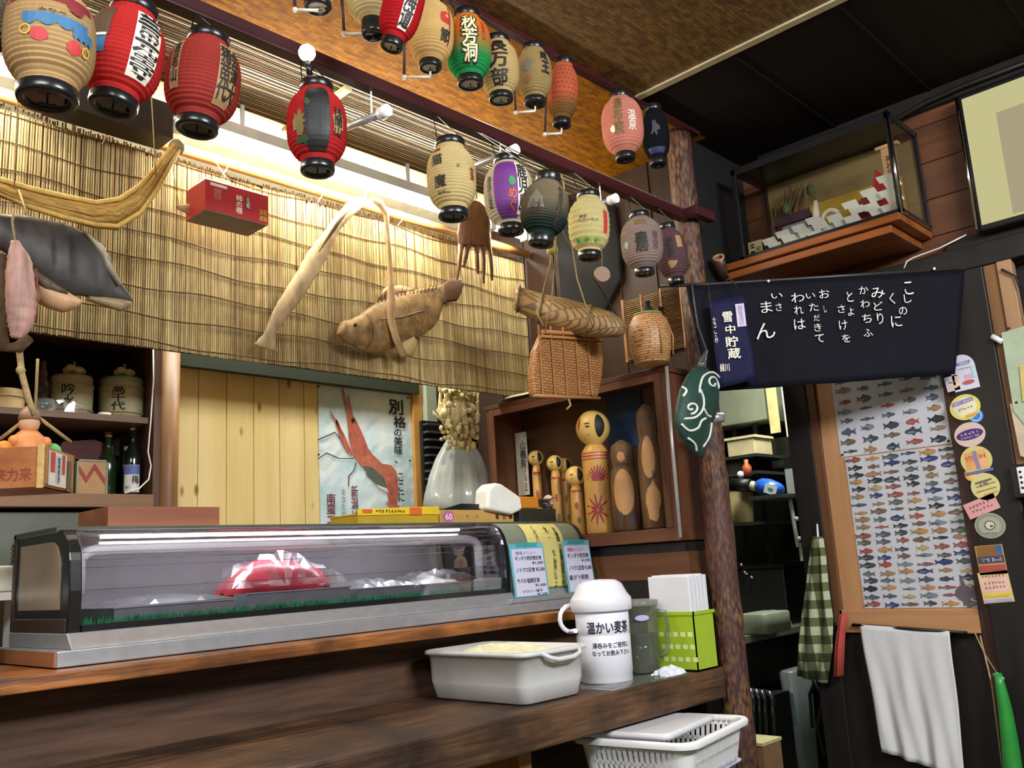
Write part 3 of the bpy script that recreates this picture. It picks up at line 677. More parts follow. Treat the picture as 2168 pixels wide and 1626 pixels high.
# ================================================================ counter, show case and what stands on them
SLAB = wood('counter_slab', '20140c', '7d593c', 'X', 2.6, .5, dark='2b1d15', bmp=1.0)
ORW = wood('ledge_wood', '4a2612', 'c27c40', 'X', 2.2, .4, dark='47260f', bmp=.8)
t = T('dining_counter', (1.1, 2.05, .64), 'long dark thick plank counter along the front of the bar', 'counter')
b = MB(); b.box((-1.2, 1.785, .645), (2.905, 2.36, .75)); b.build('slab', SLAB, t, bevel=.008)
for x in (-.4, 1.93): b = MB(); b.box((x, 1.88, 0), (x+.05, 2.30, .642)); b.build('support', wood('support_wood', '8a5426', 'b57a44', 'Z', .6), t)
b = MB(); b.box((-1.2, 2.362, 0), (2.905, 2.41, .925)); b.build('front_panel', wood('front_panel', '30211a', '6a4d3b', 'X', 1.8, .6), t)
t = MB(); t.box((-1.2, 2.205, .937), (2.905, 2.90, .972)); tag(t.build('serving_ledge', ORW, bevel=.004), 'narrow orange brown wooden ledge under the glass show case', 'shelf')

# refrigerated show case: section in (Y, Z)
BLK = mat('case_black', '1c1d1e', .25, var=.1)
sec = [(2.345, 1.05), (2.343, 1.15), (2.348, 1.205)]+[(2.348+.085*(1-math.cos(a)), 1.205+.10*math.sin(a)) for a in [math.pi/2*k/8 for k in range(1, 9)]]
sec_full = sec+[(2.72, 1.31), (2.72, 1.05)]
t = T('display_case', (1.86, 2.55, .975), 'long curved glass refrigerated show case on the counter ledge', 'display case')
b = MB(); b.box((.828, 2.30, .974), (2.87, 2.76, 1.012)); b.prism([(2.30, 1.012), (2.335, 1.05), (2.74, 1.05), (2.74, 1.012)], Fr((.86, 0, 0), (0, 1, 0), (0, 0, 1)), 0, 2.0); b.build('base', STEEL, t, bevel=.003)
b = MB(); b.box((.822, 2.302, .976), (.8275, 2.758, 1.010)); b.build('base_end', wood('base_end', '8a5433', 'b07a4e', 'Y', .7), t)
def slabx(x0, x1, m, name, ins=0, bev=0):
    o_ = sec_full
    if ins: o_ = [(2.345+ins*1.5, 1.05+ins*1.6), (2.345+ins*1.5, 1.19)]+[(2.345+ins*1.5+.065*(1-math.cos(a)), 1.19+.085*math.sin(a)) for a in [math.pi/2*k/6 for k in range(1, 7)]]+[(2.72-ins, 1.275), (2.72-ins, 1.05+ins*1.6)]
    b = MB(); b.prism(o_, Fr((x0, 0, 0), (0, 1, 0), (0, 0, 1)), 0, x1-x0); return b.build(name, m, t, bevel=bev)
slabx(.866, .898, BLK, 'end_frame', 0, .004)
slabx(.862, .8662, mat('end_panel', '9a8b76', .25, var=.15, vscale=4), 'end_panel', .035)
b = MB(); b.box((.862, 2.722, 1.05), (.898, 2.745, 1.31)); b.box((.860, 2.35, 1.051), (.866, 2.715, 1.085)); b.build('end_post', mat('case_brown', '3c2a24', .35), t, bevel=.004)
b = MB(); fr = Fr((.90, 0, 0), (0, 1, 0), (0, 0, 1)); n = len(sec)
for k in range(n-1): b.prism([sec[k], sec[k+1], (sec[k+1][0]+.004, sec[k+1][1]-.002), (sec[k][0]+.004, sec[k][1]-.001)], fr, 0, 1.495)
b.build('curved_glass', glass('case_glass', 'f4f1f4', .6), t, weld=True)
b = MB(); b.box((.898, 2.338, 1.045), (2.40, 2.352, 1.066)); b.build('bottom_seal', BLK, t)
slabx(2.396, 2.414, BLK, 'end_frame')
b = MB(); b.prism(sec+[(2.72, 1.305), (2.72, 1.05)], Fr((2.415, 0, 0), (0, 1, 0), (0, 0, 1)), 0, .425); b.build('machine_housing', GREYG, t, bevel=.003)
slabx(2.842, 2.862, BLK, 'end_frame')
b = MB(); b.box((.862, 2.43, 1.296), (2.862, 2.745, 1.312)); b.build('top_board', mat('case_top', '4a5145', .4), t, bevel=.003)
b = MB(); b.box((.90, 2.725, 1.06), (2.40, 2.74, 1.30)); b.build('sliding_door', mat('case_back', '6a6668', .6, var=.08), t)
b = MB(); b.box((.90, 2.43, 1.291), (2.40, 2.725, 1.2955)); b.build('inner_lining', mat('lining_white', 'c9c9c6', .3), t)
b = MB(); b.tube([V((.93, 2.455, 1.14)), V((.93, 2.455, 1.225)), V((.945, 2.455, 1.244)), V((.97, 2.455, 1.252)), V((2.31, 2.455, 1.252)), V((2.35, 2.455, 1.244)), V((2.366, 2.455, 1.22)), V((2.368, 2.455, 1.09))], .015, 12)
b.build('cooling_pipe', mat('frosted_pipe', 'f1f2f2', .35, var=.02), t)
b = MB(); b.box((2.36, 2.295, .972+.04), (2.83, 2.338, 1.028)); b.build('drip_tray', STEEL, t, bevel=.003)
b = MB(); b.box((1.0, 2.48, 1.284), (2.3, 2.505, 1.2905)); b.build('case_fill_lamp', emit('case_fill_lamp', 'f2f6ff', 22.0), t)  # unseen lamp, added to brighten the pipe and trays
t = MB(); rg = random.Random(5)
t.box((.91, 2.37, 1.051), (2.39, 2.70, 1.062))
for k in range(900):
    x = rg.uniform(.91, 2.385); y = rg.uniform(2.366, 2.394); h = rg.uniform(.010, .024); t.add([(x-.0035, y, 1.06), (x+.0035, y, 1.06), (x+rg.uniform(-.003, .003), y-.003, 1.062+h)], [(0, 1, 2)])
tag(t.build('grass_mat', mat('plastic_grass', '2c8a5c', .4, var=.35, vscale=20)), 'green plastic grass mat lying inside the glass show case', 'mat', kind='stuff')
WRAP = glass('cling_film', 'f8f8f8', .32, .28, .05, 'cfd4d6')
TRAY = mat('tray_steel', '7d8284', .4, metal=.3, var=.1)
def crumple(b, x0, x1, y0, y1, z0, h, seed, mi=0, nx=16, ny=9):
    r = random.Random(seed); vs = []
    for j in range(ny+1):
        for i in range(nx+1):
            u = i/nx; v = j/ny; e = (math.sin(math.pi*u)*math.sin(math.pi*v))**.5 if 0 < u < 1 and 0 < v < 1 else 0
            vs.append((x0+(x1-x0)*u+r.uniform(-.006, .006), y0+(y1-y0)*v+r.uniform(-.006, .006), z0+h*e*r.uniform(.65, 1.1)))
    b.add(vs, [(j*(nx+1)+i, j*(nx+1)+i+1, (j+1)*(nx+1)+i+1, (j+1)*(nx+1)+i) for j in range(ny) for i in range(nx)], mi); return b
for x0, x1, h, lab in ((1.00, 1.34, .034, 'leftmost'), (1.38, 1.74, .046, 'second from left'), (1.77, 2.00, .036, 'third from left'), (2.03, 2.34, .034, 'rightmost')):
    q = T('steel_tray', ((x0+x1)/2, 2.52, 1.064), lab+' dark steel tray standing on the green mat in the show case', 'tray', 'steel trays in the show case')
    b = MB(); b.box((x0, 2.40, 1.066), (x1, 2.404, 1.066+h)); b.box((x0, 2.64, 1.066), (x1, 2.644, 1.066+h)); b.box((x0, 2.404, 1.066), (x0+.004, 2.64, 1.066+h)); b.box((x1-.004, 2.404, 1.066), (x1, 2.64, 1.066+h)); b.box((x0, 2.4, 1.064), (x1, 2.644, 1.067)); b.build('pan', TRAY, q)
    b = MB(); b.box((x0-.004, 2.396, 1.064+h), (x1+.004, 2.402, 1.068+h)); b.build('rim', STEEL, q)
b = MB(); n = 14; rr = []
for i in range(n+1):
    u = i/n; s_ = math.sin(math.pi*min(max(u, .03), .97))**.45
    rr.append([V((1.365+.36*u, 2.52+.105*s_*math.cos(a), 1.115+.098*s_*max(math.sin(a), -.1)+.008*math.sin(9*u+3*a))) for a in [2*math.pi*k/14 for k in range(14)]])
b.rings(rr)
tag(b.build('tuna_block', mat('tuna_red', 'b0343f', .3, var=.3, vscale=12)), 'red block of fish in the second steel tray under plastic film', 'fish')
b = MB(); crumple(b, 1.345, 1.745, 2.392, 2.65, 1.128, .105, 1); tag(b.build('plastic_film', WRAP), 'crumpled clear plastic film over the red fish in the show case', 'plastic film')
b = MB(); crumple(b, 1.0, 1.35, 2.388, 2.65, 1.104, .022, 2); tag(b.build('plastic_film', WRAP), 'clear plastic film draped over the leftmost tray in the show case', 'plastic film')
b = MB(); crumple(b, 1.76, 2.02, 2.388, 2.65, 1.104, .03, 3); tag(b.build('plastic_film', WRAP), 'clear plastic film draped over the third tray in the show case', 'plastic film')
b = MB(); crumple(b, 2.06, 2.31, 2.43, 2.61, 1.085, .034, 4); tag(b.build('white_fish', mat('white_flesh', 'b9bda9', .4, var=.1)), 'pale piece of fish lying in the rightmost steel tray', 'fish')
b = MB(); crumple(b, 2.03, 2.34, 2.388, 2.64, 1.102, .05, 5); tag(b.build('plastic_film', WRAP), 'clear plastic film over the pale fish in the rightmost tray', 'plastic film')

# things on top of the show case
zt = 1.3125
t = T('wooden_tray', (1.175, 2.5, zt), 'reddish brown wooden box tray on the left of the show case', 'tray')
RW = wood('tray_wood', '7d4a35', 'a56b4e', 'X', .6, .4)
for lo, hi in (((1.012, 2.485, zt), (1.338, 2.495, zt+.056)), ((1.012, 2.68, zt), (1.338, 2.69, zt+.056)), ((1.012, 2.495, zt), (1.02, 2.68, zt+.056)), ((1.33, 2.495, zt), (1.338, 2.68, zt+.056)), ((1.02, 2.495, zt), (1.33, 2.68, zt+.006))):
    b = MB(); b.box(lo, hi); b.build('board', RW, t)
def carton(name, x0, x1, y0, y1, z0, h, m, lab, extra=None, rot=0):
    t = T(name, ((x0+x1)/2, (y0+y1)/2, z0), lab, 'box')
    b = MB(); b.box((x0, y0, z0), (x1, y1, z0+h)); b.build('carton', m, t, bevel=.0015)
    return t
YC = mat('carton_yellow', 'e0c02c', .45); 
t = carton('cardboard_box', 1.852, 2.215, 2.50, 2.66, zt, .033, mat('carton_side', 'b99a2a', .5), 'flat yellow cardboard box lying on the show case before the shrimp poster')
b = MB(); b.add([(1.85, 2.496, zt+.030), (2.217, 2.496, zt+.036), (2.219, 2.50, zt+.064), (1.85, 2.50, zt+.052)], [(0, 1, 2, 3)]); b.box((1.85, 2.496, zt+.0335), (2.217, 2.664, zt+.037)); b.build('lid', YC, t)
b = MB(); fr = FY((2.03, 2.4945, zt+.045)); b.shape(rect(), fr, .075, 0, .055, .026, 0, 0); scribble(b, fr, -.04, 0, .13, .012, .001, 1, 3); b.shape(rect(), fr, -.14, 0, .04, .012, .001, 0); b.build('print', [ORG_, mat('print_brown2', '6b4a12', .5)], t)
t = carton('cardboard_box', 2.222, 2.615, 2.50, 2.66, zt, .05, mat('carton_tan', 'c39a55', .5), 'flat tan cardboard box with a pink number 60 badge on the show case')
b = MB(); fr = FY((2.42, 2.499, zt+.025)); b.shape(disc(), fr, -.155, 0, .055, .044, .0005, 0); b.shape(text('60', .04), fr, -.155, 0, .034, .022, .001, 1); b.shape(text('箸', .03), fr, .10, 0, .018, .02, .001, 2); b.shape(rect(), fr, .14, 0, .016, .02, .001, 3); b.shape(text('濃', .03), fr, .175, 0, .02, .02, .001, 2); b.shape(text('竹'), fr, -.06, 0, .012, .014, .001, 3); b.shape(text('八'), fr, -.01, 0, .02, .012, .001, 3)
b.build('print', [mat('print_pink', 'c465a0', .5), WHT_, INKBR, mat('print_rust', '8d5a3a', .6)], t)
b = MB(); b.box((2.26, 2.51, zt+.051), (2.60, 2.64, zt+.056)); b.prism([(-.17, 0), (.17, 0), (.12, .016), (-.08, .02)], FY((2.43, 2.52, zt+.056)), 0, .002); tag(b.build('tablet_board', BLACK), 'thin black board lying on the tan box marked 60', 'board')
b = MB(); b.box((2.64, 2.49, zt), (2.862, 2.62, zt+.055)); tag(b.build('storage_box', mat('dark_green_box', '2f342c', .45), bevel=.003), 'low dark green box at the right end of the show case', 'box')
t = T('tea_whisk', (2.75, 2.53, zt+.056), 'bamboo brush with orange paper band lying on the dark green box', 'brush')
b = MB(); b.box((2.63, 2.50, zt+.057), (2.77, 2.57, zt+.105)); b.build('paper_band', mat('orange_band', 'd98b2b', .5), t, bevel=.004)
b = MB()
for k in range(26): b.tube([V((2.77, 2.505+.060*rg.random(), zt+.06+.042*rg.random())), V((2.868, 2.50+.072*rg.random(), zt+.06+.048*rg.random()))], .0016, 4)
b.build('bristles', mat('bristle', '2b2b2c', .5, var=.4, vscale=80), t)
b = MB(); b.ball((2.868, 2.535, zt+.088), .03, 12, sc_=(.5, 1, 1)); b.build('tip', mat('pale_tip', 'c9b8a8', .6), t)
t = T('paper_roll', (2.54, 2.50, zt+.056), 'white paper bag of tissue lying against the orange banded brush', 'paper bag')
b = MB(); fr = FY((2.54, 2.47, zt+.03))
b.prism([(-.10, .02), (-.085, .10), (-.05, .125), (-.01, .12), (.095, .07), (.10, .02), (.04, .0)], fr, -.08, .0); b.build('bag', mat('white_paper', 'eeeee6', .6, var=.05), t, bevel=.012, seg=3)

# menus
def card(px, w_, h_, lab, lines, lean, seed, yaw):
    t = T('menu_card', px, lab, 'menu', 'handwritten menu cards on the show case')
    a = math.radians(yaw); r_ = V((math.cos(a), math.sin(a), 0)); l_ = math.radians(lean)
    u_ = V((0, 0, 1))*math.cos(l_)+V((-math.sin(a), math.cos(a), 0))*math.sin(l_)
    fr = Fr(px, r_, u_)
    b = MB(); b.box((-w_/2, 0, -.003), (w_/2, h_, 0), fr); b.build('holder', mat('card_blue', '6fb6c9', .3), t)
    b = MB(); b.box((-w_/2+.008, .004, .0005), (w_/2-.008, h_-.02, .0012), fr); b.build('sheet', mat('card_white', 'd3d4ea', .5, var=.02), t)
    b = MB(); b.box((-w_*.3, h_-.012, .0005), (w_*.3, h_+.003, .002), fr); b.build('clip', mat('teal_clip', '3fa6a2', .4), t)
    b = MB()
    for tx, x, y, ww, hh, mi in lines: b.shape(text(tx, .02), fr, x*w_, y*h_, ww*w_, hh*h_, .002, mi)
    b.build('writing', [mat('pen_black', '1c1c2c', .5), mat('pen_mauve', 'a07fb8', .5), mat('pen_pink', 'c2378a', .5)], t)
card((2.495, 2.310, 1.030), .185, .195, 'left handwritten menu card in a blue holder on the show case', [('焼魚メニュー', -.05, .82, .6, .07, 1), ('ギンダラ西京焼定食', 0, .72, .78, .08, 0), ('¥1,500', .26, .62, .32, .06, 0), ('ノドグロ定食 ¥2,300', .02, .50, .84, .09, 0), ('サバの塩焼定食', -.08, .30, .66, .09, 0), ('¥1,600', .26, .20, .32, .06, 0), ('イワシ一夜干', .0, .10, .6, .06, 0), ('¥1,200', .28, .03, .3, .05, 0)], 6, 1, 0)
card((2.775, 2.302, 1.030), .175, .20, 'right handwritten menu card in a blue holder beside the white jug', [('焼魚メニュー', -.05, .82, .62, .08, 2), ('ギンダラ西京焼', 0, .70, .78, .09, 0), ('¥1,500', .26, .60, .32, .06, 0), ('ノドグロ定食 ¥1,800', .02, .46, .84, .1, 0), ('銀ダラ照焼', -.08, .28, .7, .1, 0)], 6, 2, 3)
t = T('notice_paper', (2.6, 2.34, 1.05), 'yellow handwritten paper stuck over the curved end of the show case', 'notice')
b = MB(); xs_ = [2.52, 2.73]; pts = sec[:9]; off = [(y-.004, max(z, 1.056)+.002) for y, z in pts]
b.add([(x, y, z) for y, z in off for i, x in enumerate(xs_)], [(2*k, 2*k+1, 2*k+3, 2*k+2) for k in range(len(off)-1)]); b.build('sheet', mat('yellow_paper', 'd8cc7d', .6, var=.04), t)
b = MB()
def on_sec(x, z):
    for k in range(len(off)-1):
        if off[k][1] <= z <= off[k+1][1]:
            q = (z-off[k][1])/max(1e-6, off[k+1][1]-off[k][1]); y = off[k][0]+(off[k+1][0]-off[k][0])*q; break
    else: y = off[-1][0] if z > 1.2 else off[0][0]
    return V((x, y-.0012, z+.0008))
for tx, x, zc, hh in (('お席は近くの', 2.705, 1.13, .14), ('をご使用になって', 2.662, 1.12, .15), ('お箸類', 2.70, 1.255, .06), ('水・', 2.65, 1.265, .05), ('ください', 2.58, 1.255, .07)):
    v, f = slice_shape(text(tx, .03, True), x, zc, .020, hh, .012); b.add([on_sec(p[0], p[1]) for p in v], f)
b.build('writing', mat('pen_brown', '4a3c14', .6), t)

# on the counter
t = T('plastic_tub', (2.075, 2.07, .75), 'white plastic wash tub with rim handles on the dark counter', 'tub')
GW = mat('tub_plastic', 'd6d7d6', .4, var=.03)
b = MB()
lo, hi = (1.925, 1.835), (2.225, 2.285)
def rr_ring(d, z, r):
    o = []
    for cx, cy, a0 in ((hi[0]-d-r, hi[1]-d-r, 0), (lo[0]+d+r, hi[1]-d-r, 90), (lo[0]+d+r, lo[1]+d+r, 180), (hi[0]-d-r, lo[1]+d+r, 270)):
        for k in range(7): a = math.radians(a0+15*k); o.append(V((cx+r*math.cos(a), cy+r*math.sin(a), z)))
    return o
b.rings([rr_ring(.034, .7505, .03), rr_ring(.022, .756, .035), rr_ring(.012, .80, .04), rr_ring(.011, .803, .04), rr_ring(.008, .885, .04), rr_ring(-.004, .886, .045), rr_ring(-.005, .897, .045), rr_ring(.006, .899, .04), rr_ring(.016, .80, .035), rr_ring(.03, .758, .03)], caps=(True, True)); b.build('basin', GW, t)
b = MB(); b.tube([V((2.00, 1.838, .893)), V((2.02, 1.818, .878)), V((2.05, 1.814, .87)), V((2.12, 1.814, .87)), V((2.155, 1.818, .878)), V((2.175, 1.838, .893))], .007, 8); b.build('handle', GW, t)
b = MB(); crumple(b, 1.95, 2.20, 1.87, 2.26, .87, .04, 9, nx=14, ny=14); tag(b.build('wet_cloth', mat('cream_cloth', 'd6d7b4', .8, var=.08)), 'cream folded cloth filling the white plastic tub', 'cloth')

t = T('insulated_jug', (2.47, 1.96, .75), 'white insulated drink jug with bail handle and black lettering', 'jug')
JW = mat('jug_white', 'e9e9f2', .3, var=.02); jc = V((2.445, 1.955, .752))
b = MB(); b.lathe([(.082, 0), (.088, .006), (.088, .03), (.090, .032), (.090, .15), (.088, .153), (.090, .156), (.090, .235)], jc, n=40); b.build('body', JW, t)
b = MB(); b.lathe([(.099, .228), (.103, .232), (.103, .268), (.100, .272), (.090, .285), (.075, .315), (.055, .328), (.0, .332)], jc, n=40); b.build('lid', JW, t)
jf = (EYE-jc); jf.z = 0; jf.normalize(); jr = V((0, 0, 1)).cross(jf)
b = MB()
b.tube([jc-jr*.103+V((0, 0, .25))]+[jc-jr*(.106+.035*math.sin(a))+jf*.02*math.sin(a)+V((0, 0, .25-.085*(1-math.cos(a))/2)) for a in [math.pi*k/8 for k in range(1, 9)]]+[jc-jr*.09+jf*.045+V((0, 0, .17))], .008, 8); b.build('bail_handle', JW, t)
def jug_text(items):
    b = MB()
    for tx, x, z, w_, h_, bo in items:
        v, f = slice_shape(text(tx, bo), x, z, w_, h_, .008)
        b.add([jc+(jf*math.cos(p[0]/.09)+jr*math.sin(p[0]/.09))*.0912+V((0, 0, p[1])) for p in v], f)
    return b
jug_text([('温かい麦茶', .022, .178, .150, .038, .05), ('湯呑みをご使用に', .028, .122, .132, .017, .03), ('なってお飲み下さい', .028, .098, .136, .017, .03)]).build('lettering', mat('jug_ink', '20203a', .5), t)
t = T('water_pitcher', (2.74, 2.07, .75), 'clear plastic water pitcher half full behind the white jug', 'pitcher')
pc = (2.665, 1.965, .752); CP = glass('pitcher_plastic', 'eef1ea', 1.3, .08, .16, 'd2d6c8')
b = MB(); b.lathe([(.058, .002), (.060, .01), (.068, .225), (.070, .235)], pc, n=28, caps=(True, False)); b.build('vessel', CP, t)
b = MB(); b.lathe([(.056, .006), (.0635, .13), (.0, .1305)], pc, n=24); b.build('water', glass('water', 'd9e0cf', 1.0, .02, .12, 'b4bca4'), t)
b = MB(); b.lathe([(.071, .228), (.073, .232), (.073, .246), (.06, .25), (0, .25)], pc, n=28); b.build('lid', glass('pitcher_lid', 'dfe4da', 1.2, .1, .4, 'd0d4c8'), t)
b = MB(); b.tube([V((2.715, 1.92, .96)), V((2.735, 1.90, .955)), V((2.738, 1.895, .90)), V((2.73, 1.90, .82)), V((2.70, 1.925, .80))], .007, 8); b.build('handle', CP, t)
b = MB(); b.shape(disc(), Fr(V(pc)+V((-.052, -.052, .19)), (.7, -.7, 0), (0, 0, 1)), 0, 0, .05, .02, .002, 0); b.build('sticker', mat('pale_lilac', 'b8b6df', .5), t)
b = MB(); crumple(b, 2.58, 2.72, 1.81, 1.885, .753, .03, 12, nx=8, ny=7); tag(b.build('paper_napkin', mat('tissue', 'e6e9f2', .7)), 'crumpled white paper napkin at the foot of the pitcher', 'napkin')
b = MB(); b.box((2.28, 1.80, .7503), (2.72, 2.15, .7515)); crumple(b, 2.30, 2.70, 1.80, 1.92, .751, .008, 14); tag(b.build('plastic_sheet', glass('wet_film', 'eef0ee', 1.6, .12, .22, 'b5b8b5')), 'clear plastic sheet spread under the jug and pitcher', 'plastic sheet')
t = T('napkin_bin', (2.79, 1.89, .75), 'lime green plastic bin holding white paper at the end of the counter', 'bin')
LG = mat('lime_plastic', 'a3bf2a', .4, var=.04); bx0, bx1, by0, by1 = 2.745, 2.875, 1.79, 1.99
b = MB()
for lo_, hi_ in (((bx0, by0, .752), (bx0+.004, by1, .95)), ((bx1-.004, by0, .752), (bx1, by1, .95)), ((bx0, by0, .752), (bx1, by0+.004, .95)), ((bx0, by1-.004, .752), (bx1, by1, .95)), ((bx0, by0, .752), (bx1, by1, .757)), ((bx0-.004, by0-.004, .94), (bx0, by1, .952)), ((bx0-.004, by0-.004, .94), (bx1+.004, by0, .952))): b.box(lo_, hi_)
b.build('shell', LG, t)
b = MB(); fr = FX((bx0-.0008, 1.885, .82))
for j in range(3):
    for k in range(6): b.shape(rect(), fr, -.075+.03*k+.006*j, .055-.042*j, .02, .016, 0, 0)
b.build('cut_out', mat('pale_lime', 'dbe79a', .5), t)
t = T('paper_stack', (2.79, 1.86, .76), 'stack of white folded paper sheets standing in the lime green bin', 'paper')
for k in range(5): b = MB(); b.box((2.751+.024*k, 1.80, .76), (2.772+.024*k, 1.975, 1.075+.004*(k % 2))); b.build('sheet_bundle', mat('sheet_white', 'dfe0e6', .6, var=.03), t, bevel=.004)
# basket on a stool in front of the counter
t = T('plastic_basket', (2.3, 1.63, .5), 'white slotted plastic basket on the stool at the front of the counter', 'basket')
cx, cy = 2.47, 1.765; RA = math.radians(9); rr0 = rr_ring
def rr_ring(d, z, r): return [V((cx+(p.x-cx)*math.cos(RA)-(p.y-cy)*math.sin(RA), cy+(p.x-cx)*math.sin(RA)+(p.y-cy)*math.cos(RA), p.z)) for p in rr0(d, z, r)]
lo, hi = (cx-.235, cy-.20), (cx+.235, cy+.20)
b = MB(); b.rings([rr_ring(-.008, .602, .06), rr_ring(-.010, .615, .06), rr_ring(-.004, .622, .055), rr_ring(.012, .620, .05), rr_ring(.012, .600, .05), rr_ring(-.004, .600, .055)], caps=(False, False)); b.build('rim', WHITEP, t)
b = MB(); o1 = rr_ring(.012, .602, .05); o2 = rr_ring(.03, .50, .04); o3 = rr_ring(.016, .602, .046); o4 = rr_ring(.034, .50, .036); n = len(o1)
def strip(i, f0, f1, z0, z1):
    j = (i+1) % n; p = lambda A, B, q: A[i].lerp(A[j], q).lerp(B[i].lerp(B[j], q), 0)
    def pt(A, B, q, zz): return A[i].lerp(A[j], q).lerp(B[i].lerp(B[j], q), zz)
    b.add([pt(o1, o2, f0, z0), pt(o1, o2, f1, z0), pt(o1, o2, f1, z1), pt(o1, o2, f0, z1), pt(o3, o4, f0, z0), pt(o3, o4, f1, z0), pt(o3, o4, f1, z1), pt(o3, o4, f0, z1)], [(0, 1, 2, 3), (7, 6, 5, 4), (0, 4, 5, 1), (3, 2, 6, 7), (0, 3, 7, 4), (1, 5, 6, 2)])
for i in range(n):
    ln = (o1[(i+1) % n]-o1[i]).length
    if ln > .1:
        m_ = int(ln/.018)
        for k in range(m_):
            strip(i, k/m_, (k+.55)/m_, 0, 1)
        strip(i, 0, 1, .46, .56); strip(i, 0, 1, 0, .08); strip(i, 0, 1, .92, 1)
    else: strip(i, 0, 1, 0, 1)
b.rings([rr_ring(.034, .497, .036), rr_ring(.034, .503, .036)]); b.build('slotted_side', WHITEP, t)
b = MB(); b.rings([[p+V((-.03, .02, .0)) for p in rr_ring(.06, .617, .03)], [p+V((-.03, .02, 0)) for p in rr_ring(.055, .632, .03)], [p+V((-.03, .02, 0)) for p in rr_ring(.065, .637, .03)]]); tag(b.build('container_lid', mat('lid_white', 'dcdde2', .35, var=.02)), 'flat white plastic lid lying in the slotted basket', 'lid')
lo, hi = (cx-.225, cy-.185), (cx+.225, cy+.185)
b = MB(); b.rings([rr_ring(.035, .40, .04), rr_ring(.02, .49, .04), rr_ring(.008, .492, .04), rr_ring(.008, .496, .04)]); tag(b.build('plastic_crate', mat('crate_lilac', 'c3c3dc', .4)), 'pale lilac plastic crate under the white slotted basket', 'crate')
t = T('stool', (cx, cy, 0), 'low dark wooden stool holding the white baskets', 'stool')
b = MB(); b.box((cx-.22, cy-.17, .37), (cx+.22, cy+.17, .40)); b.build('seat', DARKX, t)
for q, w_ in ((-1, -1), (-1, 1), (1, -1), (1, 1)): b = MB(); b.box((cx+q*.19-.02, cy+w_*.14-.02, 0), (cx+q*.19+.02, cy+w_*.14+.02, .37)); b.build('leg', DARKX, t)

# ================================================================ sake shelf on the left
CAB = wood('cabinet_dark', '241612', '3b261b', 'X', .7, .5); SHF = wood('shelf_brown', '5a4334', '7d6350', 'X', .6, .5)
t = T('wall_cabinet', (1.0, 3.3, 1.43), 'dark open wall cabinet with shelves at the far left', 'cabinet')
b = MB(); b.box((.0, 3.50, 1.43), (1.49, 3.518, 2.06)); b.build('back', mat('cabinet_black', '120d0c', .6), t)
b = MB(); b.box((.0, 3.21, 2.03), (1.49, 3.5, 2.06)); b.build('top', CAB, t)
b = MB(); b.box((1.462, 3.205, 1.43), (1.488, 3.5, 2.03)); b.build('side', wood('side_brown', '4a3226', '6a4c3a', 'Z', .6), t)
b = MB(); b.box((.0, 3.205, 1.735), (1.44, 3.5, 1.757)); b.build('shelf', SHF, t)
b = MB(); b.box((.0, 3.195, 1.43), (1.462, 3.5, 1.475)); b.build('base', wood('base_brown', '6a4a35', '8f6a4c', 'X', .6), t)
b = MB(); b.box((.0, 3.20, 2.022), (1.46, 3.21, 2.030)); b.build('light_strip', mat('cream_strip', 'f0e3c0', .4), t)
b = MB(); b.tube([V((1.452, 3.2, 2.02)), V((1.455, 3.2, 1.9)), V((1.448, 3.2, 1.75)), V((1.440, 3.2, 1.63)), V((1.452, 3.2, 1.58)), V((1.445, 3.2, 1.53)), V((1.41, 3.2, 1.495)), V((1.36, 3.2, 1.479))], .0028, 6); tag(b.build('cable', CORDW), 'white cable hanging down the right side of the sake cabinet', 'cable')
def barrel(x, y, r, h, txt, lab, cap):
    z = 1.758; t = T('sake_barrel', (x, y, z), lab, 'barrel', 'straw sake barrels on the upper shelf')
    b = MB(); b.lathe([(r*.86, 0), (r*.97, h*.12), (r, h*.4), (r, h*.62), (r*.95, h*.78), (r*.86, h*.86), (r*.4, h*.88), (0, h*.88)], (x, y, z), n=30); b.build('straw_wrap', mat('barrel_wrap', 'a9a483', .7, var=.15, vscale=30), t)
    b = MB(); b.lathe([(r*.965, h*.77), (r*.99, h*.80), (r*.93, h*.87), (r*.6, h*.90), (0, h*.895)], (x, y, z), n=30); b.build('cover', cap, t)
    for q in (.14, .66): b = MB(); b.tube([V((x+r*1.0*math.cos(a), y+r*1.0*math.sin(a), z+h*q)) for a in [2*math.pi*k/24 for k in range(25)]], .0035, 5); b.build('rope_band', ROPE, t)
    b = MB(); c = V((x, y-r*.3, z+h*.98))
    for k in range(5): b.ball(c+V((.022*math.cos(k*1.3), .015*math.sin(k*1.3), .006*(k % 2))), .02, 8, sc_=(1, 1, .8))
    b.tube([c+V((0, 0, .01)), c+V((0, 0, .035))], .004, 6); b.build('rope_knot', mat('cream_rope', 'd4c393', .8, var=.2, vscale=60), t)
    f = EYE-V((x, y, 1.15)); f.z = 0; f.normalize(); rt = V((0, 0, 1)).cross(f); b = MB()
    v, fc = slice_shape(text(txt, .04, True), -.01, h*.42, r*.62, h*.5, .01)
    b.add([V((x, y, z))+(f*math.cos(p[0]/r)+rt*math.sin(p[0]/r))*(r*1.004)+V((0, 0, p[1])) for p in v], fc); b.build('lettering', INK, t)
barrel(1.392, 3.33, .078, .185, '高千代', 'straw wrapped sake barrel with three black characters, right on the shelf', mat('barrel_green', '8a9a70', .6))
barrel(1.215, 3.34, .074, .175, '吟水', 'straw wrapped sake barrel with two characters behind clear plastic, left of its twin', mat('barrel_tan', 'a3987a', .6))
b = MB(); crumple(b, 1.10, 1.24, 3.22, 3.28, 1.758, .055, 21, nx=8, ny=6); tag(b.build('plastic_bag', WRAP), 'small crumpled clear plastic bag before the left sake barrel', 'bag')
